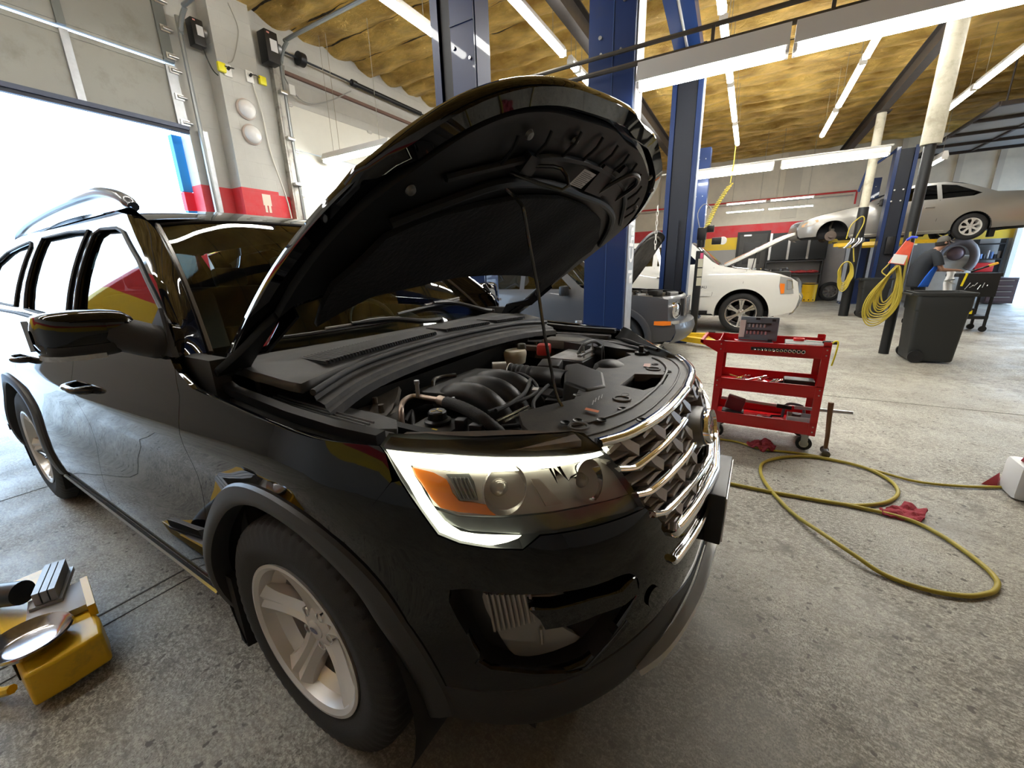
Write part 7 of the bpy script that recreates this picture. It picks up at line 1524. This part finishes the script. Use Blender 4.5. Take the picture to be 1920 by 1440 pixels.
# ================================================================== wheeled bins
BIN=mat('bin_grey',(.020,.022,.022),.5,bump=.1,bscale=200)
def bin_(x,y,lab,s=1,rot=0):
    t=bthing('wheeled_bin',lab,'trash bin',x,y,0,rot,'wheeled trash bins'); H=.95*s
    mb=MB(); a0=(.22*s,.24*s); a1=(.285*s,.29*s)
    def ring(hw,hd,z,r_=.05,n=5):
        o=[]
        for cx_,cy_,st in ((hw-r_,hd-r_,0),(-hw+r_,hd-r_,90),(-hw+r_,-hd+r_,180),(hw-r_,-hd+r_,270)):
            for i in range(n+1): a=R(st+90*i/n); o.append(Vector((cx_+r_*cos(a),cy_+r_*sin(a),z)))
        return o
    L_=[ring(a0[0],a0[1],.03),ring(a0[0]+.01,a0[1]+.01,.05),ring((a0[0]+a1[0])/2+.01,(a0[1]+a1[1])/2,H*.74),ring((a0[0]+a1[0])/2+.022,(a0[1]+a1[1])/2+.012,H*.76),ring(a1[0]-.01,a1[1]-.01,H-.05),ring(a1[0],a1[1],H-.045),ring(a1[0]+.012,a1[1]+.012,H-.02),ring(a1[0]+.012,a1[1]+.012,H),ring(a1[0]-.02,a1[1]-.02,H),ring(a1[0]-.03,a1[1]-.03,H-.06),ring(a0[0]-.01,a0[1]-.01,.06)]
    n=len(L_[0]); mb.add([v for q in L_ for v in q],[(i*n+j,i*n+(j+1)%n,(i+1)*n+(j+1)%n,(i+1)*n+j) for i in range(len(L_)-1) for j in range(n)]+[tuple(range(n)),tuple((len(L_)-1)*n+j for j in range(n))]); mb.build('bin_body',BIN,t,35)
    for s_ in(-1,1):
        mb=MB(); mb.cyl((-a0[0]+.06,s_*(a0[1]+.0),.085),(-a0[0]+.06,s_*(a0[1]+.035),.085),.085,n=24); mb.cyl((-a0[0]+.06,s_*(a0[1]+.03),.085),(-a0[0]+.06,s_*(a0[1]+.045),.085),.03,n=14); mb.build('wheel',BLACKPLASTIC,t)
    mb=MB(); mb.tube([(-a1[0]-.04,-a1[1]*.8,H-.03),(-a1[0]-.06,0,H-.02),(-a1[0]-.04,a1[1]*.8,H-.03)],.016,8); mb.build('handle_bar',BIN,t)
bin_(3.27,6.30,'dark grey wheeled trash bin right of the near black pillar'); bin_(3.72,11.92,'dark grey wheeled trash bin between the two round pillars, farther back')
# ================================================================== hoses on the pillars
cm=mat('extension_yellow',(.42,.33,.04),.45,vary=.15)
random.seed(21)
hc=bthing('hose_coil','big coil of yellow cord hanging on the near black pillar','hose coil',2.82,6.52,0)
for i in range(11):
    w=.085+.016*i; h_=.26+.017*i; cx_=-.06-.010*i; zc=1.30-h_; q=random.uniform(-.02,.02)
    mb=MB(); mb.tube([Vector((cx_*(1-cos(a))/2+w*sin(a)*(.35+.65*(1-cos(a))/2)+q*sin(3*a),-.008*i+.012*sin(2*a+i),zc+h_*cos(a))) for a in [2*pi*k/22 for k in range(22)]],.0088,7,closed=True,sm=2); mb.build('cord_loop',cm,hc)
mb=MB(); mb.tube([(.06,-.02,1.75),(.075,-.05,1.45),(.09,-.05,1.1),(.10,-.03,.75)],.014,8,sm=4); mb.build('hanging_cord',mat('olive_cord',(.30,.25,.04),.5),hc)
mb=MB(); mb.tube([(-.02,-.03,1.45),(-.12,-.05,1.30),(-.16,-.04,1.22),(-.10,-.06,1.16)],.008,7,sm=4); mb.build('cord_tail',cm,hc)
t=bthing('warning_bag','red and orange plastic bag hung on the near pillar above the cord coil','bag',2.83,6.46,1.40); mb=MB(); mb.add([(-.12,0,-.06),(.08,0,-.10),(.10,-.01,.20),(.02,0,.24),(-.12,.04,-.06),(.08,.05,-.10),(.10,.04,.20),(.02,.04,.24)],[(0,1,2,3),(4,5,6,7),(0,1,5,4),(1,2,6,5),(2,3,7,6),(3,0,4,7)]); mb.build('bag_body',mat('bag_red',(.70,.10,.05),.5,vary=.3),t)
mb=MB(); mb.box((-.02,-.004,-.01),(.15,.004,.12),Matrix.Rotation(R(10),3,'Y')); mb.build('white_label',mat('plate_white'),t); mb=MB(); mb.tube([(.02,0,.24),(.06,-.02,.28),(.12,-.02,.27)],.016,8); mb.build('blue_strap',mat('strap_blue',(.03,.06,.55),.4),t)
t=bthing('hose_coil','small coil of yellow hose on the farther black pillar','hose coil',3.10,11.86,0)
for i in range(6):
    w=.10+.012*i; h_=.26+.02*i; mb=MB(); mb.tube([Vector((-.02+w*sin(a)*(1 if cos(a)>0 else .8+.2*cos(a)*0+.0),-.015*i,1.36-h_+h_*cos(a))) for a in [2*pi*k/20 for k in range(20)]],.013,7,closed=True,sm=2); mb.build('hose_loop',cm,t)
mb=MB(); mb.tube([(.12,0,1.35),(.05,-.03,1.8),(.16,-.03,2.25),(.10,-.03,2.4),(-.08,-.03,2.2),(-.12,-.03,1.9)],.013,8,sm=5); mb.build('hanging_hose',cm,t)
t=bthing('air_fittings','cluster of grey air fittings and cables on the farther pillar','air fittings',3.12,11.86,1.78)
for i in range(6): mb=MB(); mb.tube([(-.15+.05*i,-.05,-.10+.04*(i%3)),(-.05+.05*i,-.08,.05),(.05*i-.05,-.05,.12)],.022,8,sm=3); mb.build('fitting',[STEEL,GALV,BLACKPLASTIC][i%3],t)
# coiled yellow air line dropping to the black power unit
N=230; P_=[]
for i in range(N):
    f=i/(N-1); x=.54-.30*f-.03*sin(pi*f); z=2.68-.64*f; r_=.045; a=2*pi*i/13
    P_.append(Vector((x+r_*cos(a)*.9,.02+r_*sin(a),z+r_*cos(a)*.4)))
mb=MB(); mb.tube([(.56,0,3.4),(.56,0,3.0),(.54,0,2.7)]+P_,.009,6); o=mb.build('coiled_air_line',mat('coil_yellow',(.75,.62,.10),.4)); o.location=T(0,6.9,0); o.rotation_euler=(0,0,BY); tag(o,'yellow spiral air line hanging above the white SUV hood','air line')
pu=bthing('lift_power_unit','black pump unit on a black stand with tags, before the white SUV','lift power unit',.14,7.25,0)
mb=MB(); mb.box((0,0,.82),(.13,.13,1.64),None,.01); mb.build('stand',BLK,pu); mb=MB(); mb.cyl((0,0,1.70),(0,0,1.84),.07,n=18); mb.box((.0,0,1.94),(.15,.16,.22),None,.015); mb.build('motor',BLACKPLASTIC,pu)
mb=MB(); mb.box((.14,0,2.02),(.12,.07,.12),None,.01); mb.build('switch_box',BLACKPLASTIC,pu); mb=MB(); mb.box((.26,-.01,1.80),(.16,.08,.12),None,.012); mb.build('filter_bowl',BLACKPLASTIC,pu)
mb=MB(); mb.lathe([(.0001,.02),(.062,.02),(.07,.012),(.07,0)],(.36,-.02,1.80),(0,-1,0),28); mb.build('pressure_gauge',mat('gauge_white',(.7,.7,.68),.3),pu)
for i in range(3): mb=MB(); mb.box((.03,-.069,1.42-.17*i),(.085,.003,.15)); mb.build('paper_tag',mat('plate_white'),pu,label=None) if False else mb.build('paper_tag',mat('tag_cream',(.6,.58,.45),.6),pu)
mb=MB(); mb.box((.04,-.072,1.55),(.05,.004,.10)); mb.build('pink_tag',mat('tag_pink',(.8,.12,.25),.5),pu)
mb=MB(); mb.tube([(-.05,0,2.05),(-.10,-.02,2.3),(.0,-.03,2.45),(.12,-.02,2.35),(.14,0,2.1)],.008,6,sm=4); mb.build('loop_hose',mat('grey_cable'),pu)
# chain beside the big blue post
ch=bthing('hanging_chain','white chain hanging beside the second blue post','chain',-.06,4.0,0)
for i in range(9): mb=MB(); mb.tube([Vector((.012*cos(a)*(1 if i%2 else .2),.012*cos(a)*(.2 if i%2 else 1),1.62+.055*i+.036*sin(a))) for a in [2*pi*k/10 for k in range(10)]],.004,5,closed=True); mb.build('link',mat('plate_white'),ch)
# ================================================================== far wall things
Yw=17.6
dr=thing('door_3',None,None,T(.98,Yw,0),BY); dr['kind']='structure'
mb=MB(); mb.box((0,-.03,1.28),(1.10,.06,2.56)); mb.build('door_frame',mat('black_frame',(.02,.02,.02),.5),dr); mb=MB(); mb.box((0,-.07,1.25),(.92,.04,2.42)); lf=mb.build('door_leaf',mat('dark_door',(.05,.048,.045),.5,vary=.3),dr)
mb=MB(); mb.box((0,-.095,1.75),(.6,.01,.8)); mb.build('door_window',mat('dim_window',(.035,.035,.035),.2),lf); mb=MB(); mb.box((.05,-.10,1.38),(.27,.004,.36)); mb.build('white_notice',mat('plate_white'),lf); mb=MB(); mb.lathe([(.0001,.05),(.03,.045),(.035,.02),(.015,0)],(.38,-.09,1.15),(0,-1,0),16); mb.build('door_knob',mat('brass',(.7,.5,.15),.25,.9),lf); mb=MB(); mb.box((-.2,-.10,2.42),(.25,.05,.05)); mb.build('door_closer',STEEL,lf)
t=bthing('wall_cabinet','black wall cabinet with silver edges hanging over a dark shelf','cabinet',2.42,Yw-.22,0)
mb=MB(); mb.box((0,0,1.95),(1.75,.40,.95)); mb.build('cabinet_body',BLK,t)
for x_ in(-.86,-.28,.32): mb=MB(); mb.box((x_,-.21,1.95),(.07,.02,.95)); mb.build('silver_edge',STEEL,t)
for x_ in(-.55,.0,.6): mb=MB(); mb.box((x_,-.205,1.95),(.50,.02,.88)); mb.build('cabinet_door',BLK,t)
t=bthing('shelf_unit','dark open shelf unit under the black wall cabinet','shelf',2.36,Yw-.30,0)
for z_ in(1.42,.95,.5): mb=MB(); mb.box((0,0,z_),(1.75,.50,.04)); mb.build('shelf_board',mat('shelf_dark',(.04,.04,.04),.6),t)
for x_ in(-.86,.86): mb=MB(); mb.box((x_,0,.72),(.04,.5,1.44)); mb.build('shelf_side',mat('shelf_dark'),t)
for i,(x_,s_) in enumerate(((-.15,.12),(.2,.13),(.55,.13))):
    mb=MB(); mb.grid(lambda a,b: Vector((s_*cos(2*pi*a)*sin(pi*b)*1.6,s_*.8*sin(2*pi*a)*sin(pi*b),s_*.7*(1-cos(pi*b))*.5*(1+.2*sin(5*a*2*pi))*1.1)),20,8); o=mb.build('red_bundle',mat('bundle_red',(.42,.05,.05),.8,vary=.4,vscale=12)); o.location=T(2.42+x_,Yw-.32,.975); tag(o,'crumpled red cloth bundle on the dark shelf, %s of three'%['leftmost','middle','rightmost'][i],'cloth','red bundles on the shelf')
t=bthing('oil_barrel','yellow barrel standing below the dark shelf at the far wall','barrel',2.93,Yw-.85,0)
mb=MB(); mb.lathe([(.0001,0),(.20,0),(.22,.02),(.23,.58),(.235,.62),(.22,.64),(.21,.62),(.0001,.60)],n=32); mb.build('barrel_body',mat('barrel_yellow',(.72,.44,.01),.4,dirt=.3,dirtcol=(.3,.18,.03)),t); mb=MB(); mb.lathe([(.232,.60),(.245,.61),(.245,.63),(.232,.64)],n=32); mb.build('rim_band',BLACKPLASTIC,t)
for a in (-.6,0,.6): mb=MB(); mb.cyl((.225*sin(a),-.225*cos(a),.07),(.235*sin(a),-.235*cos(a),.07),.022,n=10); mb.build('vent_hole',BLACKPLASTIC,t)
sp=thing('spare_wheel','spare wheel with a steel rim leaning on the grey far wall','wheel',T(3.58,Yw-.42,0),BY); wheel_parts(sp,(0,0,.33),-1,.335,.20,.20,'cap',mat('steel_rim',(.20,.19,.18),.5,.6),8,brake=False)
mb=MB(); mb.box((0,0,1.0),(.62,.05,1.96)); o=bobj(mb,'wall_board',mat('board_grey',(.40,.37,.35),.6,vary=.1),'pale grey board standing against the far wall behind the spare wheel','board',(3.62,Yw-.06,.0))
t=bthing('glass_door_panels','tall white and blue framed panels standing between the pillar and the blue post','panels',4.35,16.9,0)
for i,x_ in enumerate((-.5,-.3,-.1,.15,.4)): mb=MB(); mb.box((x_,.02*i,1.0),(.10,.04,1.95)); mb.build('panel_frame',[mat('frame_white',(.66,.68,.7),.3),mat('frame_blue',(.12,.28,.55),.3),mat('frame_dark',(.03,.04,.06),.3)][i%3],t)
mb=MB(); mb.box((.0,.12,1.0),(1.1,.02,1.9)); mb.build('dark_pane',mat('frame_dark'),t)
t=bthing('equipment_hoop','white machine with a thick grey hoop hanging behind the man','machine',6.48,Yw-.66,0)
mb=MB(); mb.box((0,.1,.75),(1.0,.5,1.4),None,.15); mb.build('machine_body',mat('machine_white',(.62,.61,.58),.4,vary=.1),t); mb=MB(); mb.tube([Vector((.42*sin(a),-.25,1.35+.5*cos(a))) for a in [-2.3+4.6*k/16 for k in range(17)]],.11,12); mb.build('grey_hoop',mat('hoop_grey',(.14,.12,.12),.4),t)
mb=MB(); mb.lathe([(.0001,.08),(.12,.07),(.2,.02),(.21,0)],(0,-.22,1.5),(0,-1,0),28); mb.build('round_cover',mat('hoop_brown',(.16,.11,.12),.3,.4),t)
t=bthing('tool_rack','black wall rack with tools and a red can near the far doorway','rack',7.35,Yw-.3,0)
for z_ in(.9,1.3,1.75): mb=MB(); mb.box((0,0,z_),(.62,.35,.04)); mb.build('rack_shelf',BLK,t)
for x_ in(-.3,.3): mb=MB(); mb.box((x_,0,1.3),(.04,.35,1.2)); mb.build('rack_side',BLK,t)
o=MB().box((0,0,.14),(.42,.22,.28),None,.03).build('red_case',mat('case_red',(.6,.03,.03),.4)); o.location=T(7.33,Yw-.32,.92); tag(o,'red plastic case on the black wall rack','case')
random.seed(9)
for i in range(7):
    mb=MB(); mb.cyl((0,0,0),(0,0,random.uniform(.12,.26)),random.uniform(.03,.05),n=12); o=mb.build('spray_can',mat('can_%d'%(i%3),[(.5,.5,.5),(.15,.25,.5),(.05,.05,.06)][i%3],.35,.3)); o.location=T(7.12+.08*i,Yw-.34,1.322); tag(o,'can in the row on the middle board of the black wall rack','can','cans on the wall rack')
t=bthing('tool_chest','dark tool chest with drawers by the far doorway','tool chest',7.55,16.6,0)
mb=MB(); mb.box((0,0,.40),(.60,.45,.75),None,.01); mb.build('chest_body',mat('chest_dark',(.06,.04,.045),.4),t)
for i in range(4): mb=MB(); mb.box((0,-.23,.16+.16*i),(.54,.02,.13)); dw=mb.build('drawer',mat('chest_drawer',(.09,.06,.065),.4),t); mb=MB(); mb.box((0,-.25,.21+.16*i),(.4,.02,.02)); mb.build('handle',STEEL,dw)
mb=MB(); mb.box((0,0,1.45),(.12,.16,2.9)); bobj(mb,'doorway_jamb',mat('plate_white'),'white steel jamb beside the bright far doorway','jamb',(7.98,Yw-.05,0.0))
# red conduit
mb=MB(); mb.tube([(-5.8,0,.42),(-1.2,0,.40),(3.85,0,.42),(3.88,0,.40),(3.88,0,-.0)],.03,6); bobj(mb,'red_conduit',mat('conduit_red',(.55,.03,.03),.5),'thin red conduit running along the far wall above the strip lights','conduit',(0,Yw-.10,3.25))
mb=MB(); mb.tube([(-5.8,0,0),(3.8,0,.0)],.018,6); bobj(mb,'grey_conduit',mat('grey_cable'),'thin dark conduit just below the red conduit','conduit',(0,Yw-.10,3.55))
for i,x_ in enumerate((2.0,4.9,6.3,7.2,-2.5,-4.5)):
    mb=MB(); mb.box((0,0,1.1),(.14 if i else .5,.06,2.2)); bobj(mb,'wall_rib',mat('rib_cream',(.52,.48,.40),.6),'cream vertical rib on the upper far wall, number %s from the bright doorway'%(['four','third','second','nearest','fifth','farthest'][i]) if False else ['wide cream rib on the far wall above the cabinet','cream rib on the far wall left of the raised car roof','cream rib on the far wall above the raised car roof','cream rib on the far wall nearest the bright doorway','cream rib on the far wall behind the white SUV','cream rib on the far wall nearest the left corner'][i],'wall rib',(x_,Yw-.03,2.95))
# horizontal open overhead door frame on the right
t=bthing('raised_door_frame','dark steel frame of an opened overhead door hanging above the raised car','overhead door',7.2,13.6,4.25)
for i in range(5): mb=MB(); mb.box((0,-2.4+1.2*i,0),(4.6,.06,.08)); mb.build('cross_bar',DKB,t)
for i in range(5): mb=MB(); mb.box((-2.3+1.15*i,0,.02),(.06,4.8,.06)); mb.build('long_bar',DKB,t)
for sx in(-1,1):
    for sy in(-1,1): mb=MB(); mb.cyl((sx*2.2,sy*2.3,0),(sx*2.2,sy*2.3,.85),.015,n=6); mb.build('hanger_rod',DKB,t)
mb=MB(); mb.box((0,0,.035),(4.5,4.7,.012)); mb.build('door_skin',mat('dull_door',(.30,.29,.26),.6),t)
# ================================================================== service cart + man
sc=bthing('service_cart','black tool cart with a slotted back panel and a yellow pack below','tool cart',4.72,9.85,0,R(8))
mb=MB(); mb.box((0,-.21,.87),(.56,.02,.42),None,.004); mb.build('back_panel',BLK,sc)
for i in range(6): mb=MB(); mb.tube([(-.18+.06*i,-.225,.80+.03*(i%3)),(-.12+.05*i,-.225,.92-.04*(i%2))],.006,5); mb.build('hanging_tool',STEEL if i%2 else DSTEEL,sc)
mb=MB(); mb.box((0,0,1.06),(.62,.42,.06),None,.006); mb.build('top_tray',BLK,sc); mb=MB(); mb.box((0,0,.27),(.56,.40,.06)); mb.build('lower_tray',BLK,sc)
for sx in(-1,1):
    for sy in(-1,1):
        mb=MB(); mb.box((sx*.26,sy*.18,.58),(.035,.035,.95)); mb.build('leg',BLK,sc)
        mb=MB(); mb.cyl((sx*.25,sy*.18-.015,.055),(sx*.25,sy*.18+.015,.055),.055,n=18); mb.build('caster',BLACKPLASTIC,sc)
mb=MB(); mb.box((-.02,-.10,.37),(.20,.15,.14),None,.01); mb.build('battery_pack',BLACKPLASTIC,sc); mb=MB(); mb.box((-.02,-.18,.37),(.12,.005,.07)); mb.build('yellow_sticker',mat('cord_yellow'),sc)
mb=MB(); mb.box((-.22,-.22,.98),(.03,.02,.24),Matrix.Rotation(R(10),3,'Y')); mb.build('yellow_strip',mat('cord_yellow'),sc)
mb=MB(); mb.tube([(-.3,-.1,.98),(-.45,-.12,.96),(-.3,-.15,.9)],.012,6,sm=3); mb.build('steel_loop',STEEL,sc)
t=bthing('brush_tool','orange tipped brush lying on the black service cart','brush',4.66,9.8,1.10); mb=MB(); mb.cyl((0,0,.02),(.22,0,.12),.018,n=10); mb.build('handle',BLACKPLASTIC,t); mb=MB(); mb.box((.27,0,.145),(.12,.06,.035),Matrix.Rotation(R(-24),3,'Y')); mb.build('bristles',mat('brush_orange',(.75,.40,.05),.6),t)
mb=MB(); mb.grid(lambda a,b: Vector((-.06+.12*a+.01*sin(9*b),-.02*sin(6*a),-.42*b)),8,12); mb.grid(lambda a,b: Vector((-.06+.12*a+.01*sin(9*b),.03-.02*sin(6*a),-.42*b)),8,12); bobj(mb,'hanging_towel',mat('towel_white',(.62,.62,.62),.9),'white towel hanging off the left end of the black service cart','towel',(4.37,9.72,1.13))
def skinmesh(name,nodes,edges,m,parent,sub=2,root=0):
    me=bpy.data.meshes.new(name); me.from_pydata([n_[0] for n_ in nodes],edges,[]); o=bpy.data.objects.new(name,me); COL.objects.link(o); o.parent=parent; me.materials.append(m)
    md=o.modifiers.new('skin','SKIN'); md.use_smooth_shade=True
    for i,n_ in enumerate(nodes):
        r_=n_[1]; me.skin_vertices[0].data[i].radius=(r_,r_) if not isinstance(r_,tuple) else r_; me.skin_vertices[0].data[i].use_root=(i==root)
    s2=o.modifiers.new('sub','SUBSURF'); s2.levels=sub; s2.render_levels=sub
    return o
man=bthing('person','person in a black and blue work shirt and cap bending over a cart','person',4.22,10.75,0,R(5))
SK=mat('skin',(.30,.165,.11),.5); SHB=mat('shirt_black',(.012,.015,.02),.85); SHU=mat('shirt_blue',(.01,.10,.50),.8); TRO=mat('trousers',(.012,.013,.016),.85)
# body: neck, head, arms and hands in one surface
N_=[((.12,0,1.50),.08),((.175,0,1.57),.062),((.215,0,1.63),.075),((.245,0,1.69),.094),((.235,0,1.75),.078)]
E_=[(0,1),(1,2),(2,3),(3,4)]
for s_ in(-1,1):
    b=len(N_); N_+=[((.10,s_*.20,1.46),.06),((.14,s_*.27,1.28),.052),((.20,s_*.29,1.15),.044),((.36,s_*.23,1.135),.036),((.47,s_*.18,1.13),.027),((.515,s_*.165,1.125),.030)]
    E_+=[(0,b),(b,b+1),(b+1,b+2),(b+2,b+3),(b+3,b+4),(b+4,b+5)]
    for k_ in range(4):
        c_=len(N_); y_=s_*(.14+.018*k_); N_+=[((.555,y_,1.125),.010),((.585-.004*k_,y_,1.112),.009),((.60-.004*k_,y_,1.09),.008)]; E_+=[(b+5,c_),(c_,c_+1),(c_+1,c_+2)]
    c_=len(N_); N_+=[((.53,s_*.125,1.115),.011),((.56,s_*.115,1.10),.009)]; E_+=[(b+5,c_),(c_,c_+1)]
skinmesh('body',N_,E_,SK,man)
mb=MB(); mb.lathe([(.0001,.018),(.012,.010),(.016,-.01)],(.332,0,1.675),(1,0,-.2),10); mb.build('nose',SK,man)
for s_ in(-1,1):
    mb=MB(); mb.lathe([(.0001,.002),(.006,.0015),(.008,-.004)],(.316,s_*.033,1.705),(1,s_*.3,0),10); mb.build('eye',mat('eye_dark',(.03,.02,.02),.3),man)
    mb=MB(); mb.lathe([(.0001,.010),(.018,.008),(.026,0),(.02,-.01)],(.232,s_*.094,1.685),(0,s_,0),12); mb.build('ear',SK,man)
mb=MB(); mb.box((.322,0,1.635),(.02,.05,.010),None,.003); mb.build('mouth',mat('lips',(.28,.10,.08),.5),man)
mb=MB(); mb.lathe([(.0001,.115),(.06,.105),(.093,.06),(.102,.02),(.102,.0)],(.232,0,1.715),(-.12,0,1),28); cpo=mb.build('cap',mat('cap_grey',(.09,.085,.075),.8,vary=.3),man)
mb=MB(); mb.grid(lambda a,b: Vector((.317+.09*b*sin(pi*(.15+.7*a)),(-.08+.16*a),1.728-.02*b-.02*(2*a-1)**2)),10,5); mb.build('cap_visor',mat('cap_grey'),cpo)
mb=MB(); mb.lathe([(.099,.0),(.102,-.03),(.100,-.07),(.08,-.085)],(.205,0,1.715),(-.12,0,1),24,R(0),2*pi); mb.build('hair',mat('hair_dark',(.012,.009,.008),.8),man)
ST=[(-.04,.80,.150,.195),(-.045,.83,.160,.200),(-.05,.95,.162,.205),(-.04,1.10,.158,.200),(-.005,1.25,.155,.210),(.045,1.38,.150,.222),(.085,1.47,.122,.205),(.12,1.53,.085,.130),(.145,1.565,.062,.072),(.15,1.57,.03,.03)]
def tor(a,b):
    u=a*(len(ST)-1); g_=lambda k_: cint([(i_,q_[k_]) for i_,q_ in enumerate(ST)],u); t=2*pi*b; c_,s_=cos(t),sin(t)
    return Vector((g_(0)+g_(2)*math.copysign(abs(c_)**.85,c_)+.006*noise.noise(Vector((u*2,b*9,0))),g_(3)*math.copysign(abs(s_)**.85,s_),g_(1)-.20*g_(2)*c_*min(1,u/4)))
mb=MB(); mb.grid(tor,40,36)
for s_ in(-1,1): mb.tube([(.08,s_*.13,1.46),(.095,s_*.20,1.44),(.115,s_*.25,1.36),(.135,s_*.275,1.28),(.145,s_*.285,1.235)],[.075,.088,.086,.082,.080],16,sm=4)
mb.build('shirt',SHB,man,60)
for s_ in(-1,1):
    mb=MB(); mb.grid(lambda a,b: Vector((cint([(0,.15),(.25,.19),(.6,.14),(1,.10)],a)-(.035+.15*a)*b, s_*(cint([(0,.14),(.25,.165),(.6,.150),(1,.125)],a)+.050*sin(pi*b*.5+.3)+.03*b*a),1.46-.66*a)),14,8); o=mb.build('blue_side_panel',SHU,man)
    md=o.modifiers.new('s','SOLIDIFY'); md.thickness=.02; md.offset=0
N_=[((-.05,0,.94),.150),((-.04,0,.86),.140)]; E_=[(0,1)]
for s_ in(-1,1):
    b=len(N_); N_+=[((.0,s_*.09,.84),.105),((.02,s_*.10,.50),.075),((-.01,s_*.11,.12),.058)]; E_+=[(1,b),(b,b+1),(b+1,b+2)]
skinmesh('trousers',N_,E_,TRO,man)
for s_ in(-1,1): mb=MB(); mb.grid(lambda a,b: Vector((-.10+.28*a,s_*.11+.048*cos(2*pi*b)*(.8+.3*sin(pi*a)),.045+.045*sin(2*pi*b)*(1.2-.5*a)+.0)),10,12); mb.build('shoe',BLACKPLASTIC,man)
# ================================================================== outside greenery
tr=thing('tree','yellow-green tree standing outside the open doorway','tree',T(-14,.95,-.2),BY)
mb=MB(); mb.tube([(0,0,0),(.1,.05,1.2),(0,.1,2.0)],[.14,.11,.07],8,sm=3); mb.build('trunk',mat('bark',(.14,.09,.05),.8),tr)
random.seed(4); mb=MB()
for i in range(2600):
    a=random.uniform(0,2*pi); b=random.uniform(-1,1); r_=random.uniform(.55,1.0)**.5; c_=Vector((1.2*r_*cos(a)*(1-b*b)**.5,1.2*r_*sin(a)*(1-b*b)**.5,1.75+1.15*b*r_)); d1=Vector((random.uniform(-1,1),random.uniform(-1,1),random.uniform(-1,1))).normalized()*.09; d2=d1.orthogonal().normalized()*.045
    mb.add([c_-d1,c_+d2,c_+d1,c_-d2],[(0,1,2,3)])
mb.build('foliage',mat('leaf_green',(.16,.26,.03),.6,vary=.5),tr,0)
tr.scale=(.5,.5,.72); tr2=copy_tree(tr); tr2.location=T(-14,-5.2,0); tr2.scale=(1.5,1.5,1.25); tag(tr2,'larger green tree farther off, mirrored in the rear door glass','tree')
